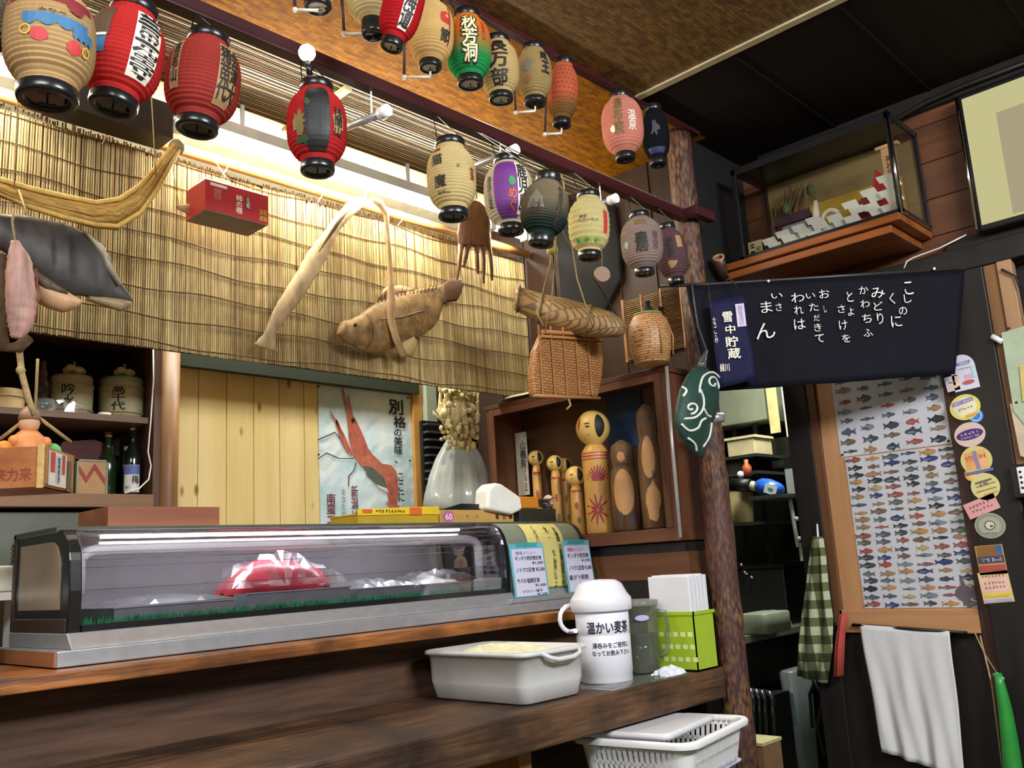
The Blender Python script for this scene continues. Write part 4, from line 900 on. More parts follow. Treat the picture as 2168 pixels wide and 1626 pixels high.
b = MB(); b.lathe([(.022, 0), (.022, .010), (.0, .011)], (1.296, 3.24, 1.758), n=18); tag(b.build('small_dish', mat('cream_dish', 'e8dcc8', .4)), 'small cream disc lying between the two sake barrels', 'dish')
t = T('glass_decanter', (1.115, 3.33, 1.758), 'slim glass bottle with pointed stopper beside the left sake barrel', 'bottle')
b = MB(); b.lathe([(.026, 0), (.03, .01), (.03, .05), (.02, .07), (.026, .09), (.026, .11), (.012, .135), (.018, .15), (.009, .17), (.012, .19), (.006, .205), (0, .206)], (1.115, 3.33, 1.758), n=16); b.build('flask', mat('smoked_glass', '5a4a42', .15, var=.2), t)
b = MB(); b.lathe([(.032, .0), (.034, .03), (.03, .045)], (1.10, 3.26, 1.758), n=16, caps=(True, False)); tag(b.build('glass_cup', glass('cup_glass', 'e5e8e8', 2, .05, .2)), 'small clear glass cup on the shelf left of the barrels', 'glass')
t = T('cream_drum', (.985, 3.30, 1.757), 'small cream drum tied with cord at the left end of the upper shelf', 'drum')
b = MB(); b.lathe([(.055, 0), (.058, .01), (.058, .06), (.055, .075), (0, .076)], (.99, 3.30, 1.757), n=20); b.build('shell', mat('cream_drum', 'c7a872', .6, var=.2), t)
b = MB(); b.tube([V((.99+.059*math.cos(a), 3.30+.059*math.sin(a), 1.805)) for a in [2*math.pi*k/20 for k in range(21)]], .004, 5); b.build('cord', ROPE, t)
def bottle(x, y, h, r, m, lab, capm, label=None):
    z = 1.476; t = T('sake_bottle', (x, y, z), lab, 'bottle', 'bottles on the lower shelf')
    b = MB(); b.lathe([(r*.9, 0), (r, .005), (r, h*.5), (r*.9, h*.58), (r*.42, h*.70), (r*.34, h*.78), (r*.34, h*.93)], (x, y, z), n=20); b.build('bottle_body', m, t)
    b = MB(); b.lathe([(r*.40, h*.92), (r*.42, h*.93), (r*.42, h), (0, h)], (x, y, z), n=16); b.build('bottle_cap', capm, t)
    if label:
        f = EYE-V((x, y, 1.15)); f.z = 0; f.normalize(); rt = V((0, 0, 1)).cross(f); b = MB()
        for sh, xx, zz, ww, hh, mi, e in label:
            v, fc = slice_shape(sh, xx, zz, ww, hh, .008); b.add([V((x, y, z))+(f*math.cos(p[0]/r)+rt*math.sin(p[0]/r))*(r+e)+V((0, 0, p[1])) for p in v], fc, mi)
        b.build('label', [mat('label_white', 'dcdcd6', .5), mat('label_blue', '5f6fb0', .5), INK], t)
    return t
GRB = mat('green_bottle', '20301c', .12, var=.1, spec=.8)
bottle(1.362, 3.36, .245, .032, GRB, 'dark green sake bottle standing behind the labelled one', mat('tan_cap', 'a58a55', .4))
bottle(1.418, 3.28, .265, .033, mat('dark_bottle', '121a14', .1, spec=.8), 'dark sake bottle with white and blue label and silver cap', CHROME, [(rect(), 0, .062, .056, .10, 0, .0008), (rect(), 0, .094, .056, .034, 1, .0012), (text('梅', .04), .012, .058, .024, .032, 2, .0014), (text('越乃'), -.014, .03, .018, .01, 2, .0014)])
bottle(1.447, 3.40, .20, .026, mat('dark_bottle', '121a14', .1, spec=.8), 'small dark bottle half hidden behind the labelled sake bottle', mat('grey_cap', '9a9a96', .4))
t = T('framed_card', (1.30, 3.34, 1.476), 'square glass framed card with red and tan zigzag on the lower shelf', 'picture')
fr = FY((1.295, 3.33, 1.477))
b = MB(); b.box((-.052, 0, -.012), (.052, .13, -.001), fr); b.build('card', mat('card_tan', 'c59a66', .6), t)
b = MB()
for q in (((-.055, 0, -.014), (-.049, .134, .004)), ((.049, 0, -.014), (.055, .134, .004)), ((-.055, .128, -.014), (.055, .134, .004)), ((-.055, 0, -.014), (.055, .006, .004))): b.box(*q, fr)
b.build('frame', mat('pale_green_frame', '9aa58a', .3), t)
b = MB()
for x0, y0, x1, y1 in ((-.046, .10, -.02, .06), (-.02, .06, .008, .11), (.008, .11, .046, .055)):
    d = V((x1-x0, y1-y0, 0)).normalized()*.0; b.flat([(x0, y0+.012), (x0, y0-.012), (x1, y1-.012), (x1, y1+.012)], fr, .001)
b.build('zigzag', mat('zig_red', 'a6392b', .5), t)
b = MB(); b.prism([(-.11, 0), (.1, .0), (.09, .075), (.02, .095), (-.09, .08)], FY((1.30, 3.42, 1.60)), -.03, .03); b.box((1.2, 3.40, 1.477), (1.4, 3.47, 1.60)); tag(b.build('maroon_bundle', mat('maroon_cloth', '4e2320', .7, var=.2)), 'dark maroon wrapped bundle at the back of the lower shelf', 'bundle')
for x, w_, m, lab in ((.985, .05, mat('tin_red', '9a5a52', .5), 'small reddish tin on the lower shelf at far left'), (1.06, .055, mat('tin_blue', '9aa6c8', .3), 'small pale blue and white cup on the lower shelf'), (1.145, .06, mat('tin_white', 'dfe3ee', .3), 'small white china cup on the lower shelf under the hanging box')):
    b = MB(); b.lathe([(w_*.4, 0), (w_*.5, .01), (w_*.55, .045)], (x, 3.26, 1.476), n=18); tag(b.build('china_cup', m), lab, 'cup')

# below the cabinet, left of the show case
b = MB(); b.box((.2, 3.25, .0), (1.45, 3.28, 1.415)); tag(b.build('steel_backboard', mat('back_grey', '5f6658', .45, var=.12)), 'grey green steel board under the sake cabinet', 'board')
b = MB(); b.box((.4, 2.92, 1.135), (.985, 3.1, 1.158)); b.box((.4, 2.95, .973), (.43, 3.08, 1.135)); b.box((.95, 2.95, .973), (.98, 3.08, 1.135)); tag(b.build('white_shelf', WHITEP), 'small white shelf at the far left beside the show case', 'shelf')
b = MB(); b.rbox((.80, 2.96, 1.16), (.945, 3.06, 1.235), .015); tag(b.build('white_container', mat('cream_plastic', 'dfe2d4', .4)), 'white plastic container on the small shelf at the left edge', 'container')
t = T('tray_stack', (.965, 2.98, 1.16), 'stack of thin dark trays with pale rims left of the show case', 'trays')
for k in range(9): b = MB(); b.box((.95, 2.93, 1.16+.0155*k), (.985, 3.05, 1.167+.0155*k)); b.build('tray', mat('tray_gold' if k % 1 == 0 else 'x', '8f8a5a', .4), t)
b = MB(); b.box((.953, 2.935, 1.158), (.983, 3.045, 1.30)); b.build('core', BLACK, t)
b = MB(); b.lathe([(.045, 0), (.05, .02), (.05, .10), (.03, .13), (.03, .15)], (.745, 2.62, .973), n=18); tag(b.build('glass_jar', glass('jar', 'c9d0cc', 1.5, .05, .2, '8a9490')), 'clear glass jar behind the left end of the show case', 'jar')
# ================================================================ doll cabinet by the post
def PP(pts, ax, v): return [P(x, y, ax, v) for x, y in pts]
def Q(prs, ax, v): return [(P(a, b, ax, v), P(c, d, ax, v)) for a, b, c, d in prs]
CW = wood('doll_cabinet', '4a2b1b', '70452c', 'Y', .7, .45)
CWZ = wood('doll_cabinet_z', '4a2b1b', '70452c', 'Z', .7, .45)
t = T('doll_cabinet', (2.99, 2.39, 1.2), 'brown wooden display cabinet of kokeshi dolls beside the log post', 'cabinet')
b = MB(); b.box((2.87, 1.9, 1.2), (3.11, 2.88, 1.25)); b.build('base', CW, t, bevel=.003)
b = MB(); b.box((2.865, 1.89, 1.845), (3.11, 2.89, 1.866)); b.build('top', wood('cab_top', '3a2117', '5a3623', 'Y', .7, .5), t, bevel=.002)
b = MB(); b.box((3.098, 1.92, 1.25), (3.11, 2.86, 1.845)); b.build('back', wood('cab_back', '4a3020', '634530', 'Z', .5, .5), t)
b = MB(); b.box((2.87, 1.9, 1.25), (3.11, 1.92, 1.845)); b.build('side', CWZ, t); b = MB(); b.box((2.87, 2.86, 1.25), (3.11, 2.88, 1.845)); b.build('side', CWZ, t)
for y in (1.92, 2.83): b = MB(); b.box((2.866, y, 1.25), (2.88, y+.03, 1.845)); b.build('stile', CWZ, t, bevel=.002)
b = MB(); b.box((2.868, 1.92, 1.815), (2.882, 2.86, 1.845)); b.build('head_rail', CW, t)
b = MB(); b.tube([P(1411, 776, 'Y', 1.875), P(1424, 950, 'Y', 1.875), P(1441, 1138, 'Y', 1.875)], .0075, 8); tag(b.build('aluminium_strip', mat('alu', 'b9b7b2', .3, metal=.5)), 'pale aluminium edging strip standing against the near end of the doll cabinet', 'strip')
b = MB(); c = P(1325, 890, 'X', 3.093); b.box((3.090, c.y-.09, c.z-.12), (3.097, c.y+.10, c.z+.17)); tag(b.build('blue_picture', mat('deep_blue', '1c3a5c', .5, var=.5, vscale=6)), 'dark blue picture leaning on the back of the doll cabinet', 'picture')
t = T('name_plaque', P(1105, 1040, 'X', 3.0), 'white vertical paper strip with black characters at the left in the doll cabinet', 'plaque')
c = P(1105, 975, 'X', 3.02); fr = FX(c); b = MB(); b.box((-.035, -.16, -.004), (.035, .13, 0), fr); b.build('strip', mat('plaque_white', 'b9b6a4', .6), t)
b = MB(); b.shape(Tx('山義折', .03), fr, .012, .03, .036, .12, .001); scribble(b, Fr(c+V((0, 0, -.08)), (0, 0, 1), (0, 1, 0)), 0, -.018, .13, .014, .001, 0, 5); scribble(b, Fr(c, (0, 0, 1), (0, 1, 0)), -.05, .02, .13, .014, -.002, 0, 6); b.build('lettering', INK, t)
LW = mat('kokeshi_wood', 'c99a52', .35, var=.12, vscale=8); LW2 = mat('kokeshi_face', 'd8b566', .3, var=.06)
def doll(px, pyb, pyt, wd, X, lab, kind, name='kokeshi_doll'):
    base = P(px, pyb, 'X', X); base.z = 1.252; k = ((base-EYE).dot(CF))/FPX
    top = P(px, pyt, 'X', X).z; H = top-base.z; R = wd*k/2
    t = T(name, base, lab, 'doll', 'dolls in the cabinet')
    f = EYE-base; f.z = 0; f.normalize(); rt = V((0, 0, 1)).cross(f)
    def srf(items, radf, mats, nm, par):
        b = MB()
        for sh, x, z, w_, h_, mi in items:
            v, fc = slice_shape(sh, x*R, z*H, w_*R, h_*H, R*.2)
            for_ = []
            for p in v:
                r = radf(p[1]/H)*R; a = p[0]/R; for_.append(base+(f*math.cos(a)+rt*math.sin(a))*(r+.0012)+V((0, 0, p[1])))
            b.add(for_, fc, mi)
        return b.build(nm, mats, par)
    if kind == 'kokeshi':
        hr = 1.06
        bd = [(.80, 0), (.84, .01), (.84, .06), (.82, .3), (.80, .52), (.84, .60), (.82, .66), (.62, .70), (.5, .72)]
        b = MB(); b.lathe([(r*R, z*H) for r, z in bd], base, n=28); bodyo = b.build('body', LW, t)
        hd = [(.4, .71)]+[(hr*math.sin(a), .855-.148*math.cos(a)) for a in [math.pi*q/12 for q in range(2, 12)]]+[(0, 1.0)]
        b = MB(); b.lathe([(r*R, z*H) for r, z in hd], base, n=28); heado = b.build('head', LW2, t)
        rad = lambda z: next((a[0]+(c_[0]-a[0])*(z-a[1])/(c_[1]-a[1]) for a, c_ in zip(bd, bd[1:]) if a[1] <= z <= c_[1]), .8)
        hrad = lambda z: hr*math.sqrt(max(.02, 1-((z-.855)/.148)**2))
        s_ = .10
        it = [(rect(), 0, .62, 2.4, .012, 0), (rect(), 0, .595, 2.4, .008, 0), (rect(), 0, .645, 2.4, .008, 0)]
        for cz, cx in ((.42, .1), (.19, -.1)):
            for q in range(11):
                a = math.pi*(.05+.9*q/10) if cz > .3 else 2*math.pi*q/11
                ln = .5; sh = ([(-.09, 0), (.09, 0), (.05, .9), (0, 1), (-.05, .9)], [(0, 1, 2, 3, 4)])
                ca, sa = math.cos(a-math.pi/2), math.sin(a-math.pi/2)
                pts = [((p[0]*ca-p[1]*sa)*.95, (p[0]*sa+p[1]*ca)*.95*R/H) for p in sh[0]]
                it.append(((pts, sh[1]), cx, cz, 1, 1, q % 2))
            it.append((disc(10), cx, cz, .2, .2*R/H, 2))
        srf(it, rad, [mat('doll_red', 'a8362a', .45), mat('doll_crimson', '8c2f3f', .45), mat('doll_gold', 'd9a72e', .4)], 'painted_flowers', bodyo)
        srf([(disc(14), .42, .86, .62, .19, 0), (rect(), -.35, .88, .3, .010, 0), (rect(), -.32, .855, .24, .012, 0), (rect(), -.3, .79, .12, .006, 1), (disc(10), -.95, .89, .2, .10, 1)], hrad, [INK, mat('doll_red', 'a8362a', .45)], 'painted_face', heado)
    elif kind == 'small':
        hz = R*1.0/H; nk = 1-2*hz
        bd = [(.66, 0), (.70, .02), (.62, nk*.5), (.60, nk*.9), (.45, nk+.015)]
        b = MB(); b.lathe([(r*R, z*H) for r, z in bd], base, n=18); bodyo = b.build('body', LW, t)
        hd = [(math.sin(a), 1-hz-hz*math.cos(a)) for a in [math.pi*q/10 for q in range(1, 10)]]+[(0, 1.0)]
        b = MB(); b.lathe([(r*R, z*H) for r, z in hd], base, n=18); heado = b.build('head', LW2, t)
        srf([(disc(12), .5, 1-.9*hz, .62, hz*1.3, 0), (rect(), -.35, 1-.9*hz, .3, .015, 0), (rect(), -.35, 1-1.3*hz, .16, .012, 1)], lambda z: math.sqrt(max(.03, 1-((z-1+hz)/hz)**2)), [INK, mat('doll_red', 'a8362a', .45)], 'painted_face', heado)
        srf([(rect(), 0, nk*.9, 1.6, .02, 1), (disc(8), -.1, nk*.6, .5, .1, 1), (disc(8), .1, nk*.3, .5, .1, 0)], lambda z: .68, [mat('doll_olive', '5d6a3a', .5), mat('doll_red', 'a8362a', .45)], 'painted_flowers', bodyo)
    else:
        tall = kind == 'carved_tall'
        bd = [(.80, 0), (.95, .02), (1.0, .3), (.96, .55), (.84, .66), (.72, .70), (.8, .76), (.82, .86), (.74, .93), (.3, .98), (0, 1.0)]
        b = MB(); b.lathe([(r*R, z*H) for r, z in bd], base, n=24); bodyo = b.build('body', wood('carved_bark' if not tall else 'carved_bark2', '4d3524', '7a5a3c', 'Z', 2, .6, bmp=.5), t)
        rad = lambda z: next((a[0]+(c_[0]-a[0])*(z-a[1])/(c_[1]-a[1]) for a, c_ in zip(bd, bd[1:]) if a[1] <= z <= c_[1]), .9)
        if tall: it = [(disc(18), -.15, .56, 1.15, .34, 0), (blob(91, 14, .3), -.05, .21, 1.4, .36, 0), (rect(), -.1, .86, 1.0, .05, 1), (blob(92, 10, .5), .2, .42, .5, .1, 1)]
        else: it = [(disc(18), -.1, .42, 1.5, .5, 0), (blob(93, 12, .3), -.1, .8, .8, .12, 0), (rect(), -.1, .71, 1.2, .04, 1), (blob(94, 14, .3), -.55, .13, .7, .22, 1), (blob(95, 14, .3), .5, .13, .8, .22, 1)]
        srf(it, rad, [mat('carved_light', 'bf8f5c', .5, var=.12), mat('carved_dark', '4a3a33', .6, var=.2)], 'carved_face', bodyo)
doll(1272, 1122, 866, 70, 2.95, 'large round headed kokeshi doll with red flower pattern', 'kokeshi')
doll(1330, 1118, 928, 62, 2.96, 'stout carved wooden figure right of the large kokeshi', 'carved', 'carved_figure')
doll(1389, 1118, 848, 54, 2.96, 'tall carved wooden figure at the right end of the doll cabinet', 'carved_tall', 'carved_figure')
doll(1226, 1122, 985, 44, 2.94, 'small kokeshi standing just left of the large kokeshi', 'small')
doll(1204, 1110, 968, 34, 3.03, 'narrow pale kokeshi behind the small front one', 'small')
doll(1183, 1105, 962, 36, 2.97, 'small striped kokeshi, third from the large one', 'small')
doll(1143, 1100, 952, 34, 3.02, 'little yellow headed kokeshi beside the white name strip', 'small')
b = MB(); crumple(b, 2.85, 3.05, 2.56, 2.80, 1.876, .03, 33, nx=6, ny=4); tag(b.build('paper_sheet', mat('cream_paper', 'd9d3b4', .7)), 'folded cream paper lying on top of the doll cabinet under the reed screen', 'paper')

# baskets
BASK = weave('basket_weave', '9a683b', 'b98450', '4c2f18', .030, .0105, rough=.5, bmp=.6, plane='XZ', blotch=.15, mort=.22)
BASK2 = weave('basket_weave2', 'ad7b4c', 'c99a66', '5a391e', .026, .0095, rough=.5, bmp=.6, plane='XZ', blotch=.15, mort=.22)
t = T('square_basket', P(1200, 838, 'Y', 2.3), 'brown woven square creel basket hanging below the long fish trap', 'basket')
o = PP([(1128, 800), (1132, 836), (1268, 841), (1276, 800), (1279, 760), (1272, 712), (1150, 704), (1134, 740)], 'Y', 2.10)
b = MB(); b.add([p for p in o]+[p+V((.02, .05, 0)) for p in o], [tuple(range(8)), tuple(range(8, 16))[::-1]]+[(k, (k+1) % 8, (k+1) % 8+8, k+8) for k in range(8)]); b.build('woven_body', BASK, t, bevel=.012, seg=3)
RIMW = wood('basket_rim', '9a6334', 'c08a55', 'X', 1, .5)
for (a, c, r) in (((1148, 702), (1274, 710), .008), ((1146, 712), (1276, 720), .006), ((1130, 837), (1270, 843), .006)): b = MB(); b.tube([P(*a, 'Y', 2.092), P(*c, 'Y', 2.092)], r, 8); b.build('rim', RIMW, t)
b = MB()
for k in range(5): b.box((-.004, 0, -.002), (.004, .26, 0), FY(P(1150+26*k, 836, 'Y', 2.094)))
b.build('stay', RIMW, t)
b = MB(); b.tube([P(1154, 704, 'Y', 2.10), P(1166, 650, 'Y', 1.89), P(1174, 570, 'Y', 1.88), P(1184, 380, 'Y', 1.785)], .0025, 5); b.tube([P(1260, 710, 'Y', 2.10), P(1246, 664, 'Y', 1.84), P(1222, 590, 'Y', 1.84), P(1192, 380, 'Y', 1.785)], .0025, 5); b.build('sling_cord', ROPE, t)
b = MB(); b.tube(PP([(1204, 845), (1208, 858), (1200, 866)], 'Y', 2.09), .004, 6); b.build('cord_end', ROPE, t)
t = T('fish_trap_basket', P(1205, 700, 'Y', 2.05), 'long tapering woven fish trap basket slung on cords before the reed screen', 'basket')
pr = Q([(1096, 604, 1088, 655), (1101, 605, 1094, 660), (1104, 610, 1098, 660), (1150, 624, 1140, 682), (1200, 634, 1188, 703), (1250, 648, 1238, 712), (1290, 660, 1280, 714), (1318, 676, 1310, 713), (1327, 692, 1322, 708)], 'Y', 2.05)
pr = [(P(*q[:2], 'Y', yy), P(*q[2:], 'Y', yy)) for q, yy in zip([(1096, 604, 1088, 655), (1101, 605, 1094, 660), (1104, 610, 1098, 660), (1150, 624, 1140, 682), (1200, 634, 1188, 703), (1250, 648, 1238, 712), (1290, 660, 1280, 714), (1318, 676, 1310, 713), (1327, 692, 1322, 708)], (2.34, 2.33, 2.325, 2.23, 2.14, 2.05, 1.98, 1.93, 1.92))]
b = MB(); b.pairs(pr, (-.72, -.69, 0), [(a-c).length/2 for a, c in pr], m=20); b.build('woven_body', weave('trap_weave', '84663f', 'a98a5c', '38260f', .011, .05, rough=.55, bmp=.6, plane='XZ', blotch=.3, mort=.05), t)
for q in (1, 3, 5): 
    a, c = pr[q]; h = (a-c)/2; b = MB(); b.tube([(a+c)/2+h*1.03*math.cos(s_)+V((-.72, -.69, 0))*h.length*1.03*math.sin(s_) for s_ in [2*math.pi*k/20 for k in range(21)]], .0035, 5); b.build('hoop', mat('hoop', '6b4c2c', .6), t)
b = MB(); b.tube(PP([(1150, 690), (1136, 660), (1150, 618), (1165, 560), (1172, 500), (1182, 455)], 'Y', 1.97), .0035, 6); b.build('sling_cord', ROPE, t)
b = MB(); b.tube(PP([(1306, 668), (1270, 610), (1232, 560), (1196, 500), (1182, 455)], 'Y', 1.97), .003, 6); b.tube([P(1182, 455, 'Y', 1.97), P(1185, 385, 'Y', 1.80)], .003, 6); b.build('sling_cord', mat('dark_cord', '5a4c40', .8), t)
b = MB(); b.lathe([(.004, 0), (.018, -.02), (.022, -.05), (.012, -.06)], P(1168, 505, 'Y', 1.965), n=10); tag(b.build('straw_tassel', mat('tassel', 'b4a25a', .8, var=.3, vscale=90)), 'yellowish straw tassel tied on the cord above the fish trap', 'tassel')
t = T('round_basket', P(1380, 780, 'Z', 1.87), 'round tan woven basket standing on the near end of the doll cabinet', 'basket')
c = P(1381, 772, 'Z', 1.868); c.z = 1.868
b = MB(); b.lathe([(.060, .0), (.066, .004), (.078, .06), (.082, .11), (.074, .165), (.058, .19), (.052, .196), (0, .19)], c, n=28); b.build('woven_body', BASK2, t)
b = MB(); b.tube([c+V((.054*math.cos(a), .054*math.sin(a), .197)) for a in [2*math.pi*k/20 for k in range(21)]], .004, 6); b.build('rim', mat('green_rim', '7f8a4a', .6), t)
b = MB(); b.lathe([(.028, .19), (.026, .215), (.012, .235), (.016, .25), (0, .252)], c, n=12); b.build('stopper', mat('dark_tie', '3a2c26', .7), t)
b = MB()
for q in (-.5, .5): b.tube([c+V((-.07*q, -.075, .03)), c+V((-.078*q, -.08, .1)), c+V((-.06*q, -.06, .18))], .003, 5)
b.build('stay', RIMW, t)
t = T('wicker_tray', P(1385, 745, 'X', 3.108), 'flat square wicker tray hung on the partition behind the round basket', 'tray')
c = P(1385, 685, 'X', 3.106); fr = FX(c); b = MB()
for k in range(30): b.tube([fr.at(-.15, -.13+.0088*k, .004), fr.at(.15, -.13+.0088*k, .004)], .0036, 5)
b.build('slats', wood('tray_slats', '7a5f3c', 'a98755', 'Y', 1, .5), t)
b = MB()
for x in (-.15, .15): b.box((x-.006, -.14, 0), (x+.006, .14, .010), fr)
for x in (-.05, .05): b.box((x-.004, -.14, .008), (x+.004, .14, .011), fr)
b.build('edge', RIMW, t)
b = MB(); b.tube(PP([(1393, 700), (1397, 650)], 'X', 3.09), .012, 8); tag(b.build('wooden_pestle', mat('dark_tie', '3a2c26', .7)), 'short dark stick hanging in front of the wicker tray', 'stick')
t = T('wooden_disc', P(1276, 580, 'Y', 1.9), 'small brown wooden disc hanging below the pale yellow lantern', 'tag')
b = MB(); b.lathe([(.028, -.006), (.030, 0), (.028, .006)], P(1275, 581, 'Y', 1.85), (-.6, -.8, 0), n=20); b.build('disc', mat('disc_wood', '8a6547', .5), t)
b = MB(); b.tube([P(1275, 565, 'Y', 1.85), P(1270, 420, 'Y', 1.80)], .002, 5); b.build('thread', ROPE, t)
b = MB(); b.pairs(Q([(1172, 425, 1300, 436), (1176, 500, 1312, 516), (1182, 560, 1316, 590), (1188, 640, 1280, 660), (1196, 716, 1230, 716)], 'X', 3.098), (-1, 0, 0), .006, m=16); tag(b.build('black_sheet', mat('sheet_black', '0e0e10', .9)), 'thin black sheet on the partition at the right end of the reed screen', 'cloth')  # thin black sheet covering the dark area beside the reed screen

# ================================================================ things hanging in front of the reed screen
DRY = mat('dried_fish', 'a8895e', .6, var=.3, vscale=18, bmp=.4)
t = T('dried_salmon', P(660, 745, 'Y', 2.72), 'long pale dried salmon hanging aslant before the reed screen', 'dried fish')
pr = Q([(758, 416, 786, 424), (741, 424, 766, 440), (716, 450, 742, 462), (690, 484, 718, 490), (668, 512, 702, 524), (650, 538, 684, 560), (626, 578, 660, 600), (600, 618, 636, 637), (578, 660, 608, 672), (566, 688, 588, 697), (556, 708, 584, 716), (537, 730, 588, 746)], 'Y', 2.72)
b = MB(); b.pairs(pr, (0, -1, 0), [.006, .009, .013, .016, .018, .019, .018, .016, .014, .011, .007, .004], m=18, sub=5, jit=.0022); b.build('body', mat('salmon_dry', 'ab9670', .6, var=.4, vscale=22, bmp=.5, stretch=(1, 1, .4)), t)
b = MB()
for k in range(5): b.tube([p+V((0, -.03, 0)) for p in PP([(752-6*k, 424+4*k), (722-6*k, 458+6*k), (690-6*k, 505+8*k)], 'Y', 2.715)], .003, 5)
b.build('skin_fold', mat('salmon_fold', '8a744e', .6, var=.3), t)
b = MB(); b.tube([P(770, 420, 'Y', 2.715), P(778, 398, 'Y', 2.74)], .004, 6); b.build('loop', CORDW, t)
t = T('twisted_strap', P(830, 700, 'Y', 2.7), 'twisted tan strap looped from the bamboo pole around the dried bream', 'strap')
b = MB(); b.pairs(Q([(786, 416, 790, 428), (810, 424, 802, 440), (823, 452, 812, 456), (826, 500, 816, 502), (830, 545, 818, 546), (832, 590, 822, 590), (838, 640, 818, 640), (836, 680, 820, 682), (846, 715, 832, 720), (864, 756, 846, 754)], 'Y', 2.67), (0, -1, 0), .007, m=8); b.build('band', DRY, t)
t = T('dried_bream', P(840, 740, 'Y', 2.71), 'brown dried sea bream hanging head left in front of the reed screen', 'dried fish')
BR = mat('bream_skin', '86693f', .55, var=.55, vscale=26, bmp=.6)
b = MB(); b.pairs(Q([(716, 700, 714, 708), (724, 682, 722, 714), (748, 674, 742, 731), (779, 653, 774, 744), (800, 640, 800, 747), (835, 624, 838, 735), (870, 616, 872, 718), (905, 609, 908, 700), (927, 606, 928, 676), (940, 602, 936, 650)], 'Y', 2.71), (0, -1, 0), [.006, .020, .026, .030, .030, .027, .023, .017, .010, .007], m=22, sub=5, jit=.0020, seed=3); b.build('body', BR, t)
b = MB(); b.pairs(Q([(934, 604, 932, 648), (952, 590, 946, 640), (976, 586, 966, 638), (980, 604, 972, 630)], 'Y', 2.71), (0, -1, 0), .005, m=8); b.build('tail_fin', mat('fin_brown', '5d4029', .6, var=.3), t)
b = MB(); b.pairs(Q([(800, 640, 806, 634), (812, 612, 830, 628), (820, 606, 850, 622), (850, 604, 880, 614)], 'Y', 2.712), (0, -1, 0), .004, m=6); b.build('dorsal_fin', DRY, t)
b = MB(); b.pairs(Q([(846, 728, 876, 712), (854, 748, 884, 720), (872, 756, 880, 740)], 'Y', 2.70), (0, -1, 0), .006, m=8); b.build('belly_fin', mat('fin_pale', 'b5a06c', .6, var=.2), t)
b = MB()
for k in range(16):
    x = 800+8.2*k; y = 640-.30*(x-800)-(8 if x < 860 else 0); b.tube([P(x, y+8, 'Y', 2.70), P(x+5, y-9-6*(k % 3 == 0), 'Y', 2.70)], [.0035, .0012], 5)
b.build('fin_spines', mat('spine', '6e5433', .6, var=.3), t)
b = MB(); b.ball(P(752, 688, 'Y', 2.683), .008, 8); b.build('eye', INK, t)
b = MB(); b.tube([p for p in PP([(776, 664), (792, 690), (794, 716), (780, 738)], 'Y', 2.672)], .003, 5); b.tube(PP([(806, 676), (850, 672), (900, 656)], 'Y', 2.672), .003, 5); b.build('gill_line', mat('gill', '6b5335', .6), t)
t = T('dried_squid', P(1005, 600, 'Y', 2.7), 'brown dried squid with hanging arms beside the cream lantern', 'dried squid')
b = MB(); b.pairs(Q([(998, 425, 1016, 428), (984, 440, 1030, 446), (972, 470, 1038, 480), (968, 500, 1040, 505), (972, 520, 1038, 522)], 'Y', 2.58), (0, -1, 0), [.008, .018, .022, .02, .012], m=16, sub=4, jit=.002, seed=6); b.build('mantle', mat('squid', '6f4826', .5, var=.4, vscale=25, bmp=.5, stretch=(3, 3, .6)), t)
for pts in (((976, 515), (972, 560), (968, 592)), ((990, 518), (986, 545), (982, 566)), ((1008, 520), (1010, 560), (1012, 580)), ((1022, 520), (1024, 570), (1024, 600)), ((1034, 515), (1040, 560), (1042, 594))):
    b = MB(); b.tube(PP(pts, 'Y', 2.58), [.012, .009, .004], 8); b.build('arm', mat('squid', '80562f'), t)
b = MB(); b.tube(PP([(1006, 428), (1008, 405)], 'Y', 2.58)+[P(1010, 420, 'Y', 2.745)], .003, 5); b.build('loop', ROPE, t)
t = T('red_gift_box', P(500, 480, 'Y', 2.5), 'red cardboard snack box with handle hung on a string before the reed screen', 'box')
p0 = P(435, 372, 'Y', 2.55); p1 = P(568, 414, 'Y', 2.55); zb = P(435, 442, 'Y', 2.55).z
x0, x1, zt_ = p0.x, p1.x, p0.z-.01; yb_ = P(394, 410, 'X', x0).y
RB = mat('box_red', 'b02a30', .4, var=.05)
b = MB(); b.box((x0, 2.55, zb), (x1, yb_, zt_)); b.build('carton', RB, t)
b = MB(); b.box((x0+.002, 2.552, zb-.002), (x1-.002, yb_-.002, zb)); b.build('bottom_flap', mat('grey_board', '8d8078', .7), t)
b = MB(); b.add([V((x0, 2.55, zt_)), V((x1, 2.55, zt_)), V((x1, yb_, zt_)), V((x0, yb_, zt_)), V((x0+.03, (2.55+yb_)/2, zt_+.035)), V((x1-.03, (2.55+yb_)/2, zt_+.035))], [(0, 1, 5, 4), (2, 3, 4, 5), (1, 2, 5), (3, 0, 4)]); b.build('roof_flap', RB, t)
fr = FY(((x0+x1)/2, 2.549, (zb+zt_)/2)); w_ = x1-x0; h_ = zt_-zb
b = MB(); b.shape(Tx('柿の種', .05), fr, .02*w_, -.06*h_, w_*.1, h_*.62, .0006, 0); b.shape(rect(), fr, .16*w_, .06*h_, w_*.08, h_*.42, .0005, 2); b.shape(Tx('元祖', .03), fr, .16*w_, .06*h_, w_*.06, h_*.36, .001, 0)
for k in range(4): scribble(b, Fr(fr.at(-.27*w_-.028*w_*k, .1*h_), (0, 0, -1), (1, 0, 0)), 0, 0, h_*.36, w_*.02, -.0008, 0, k)
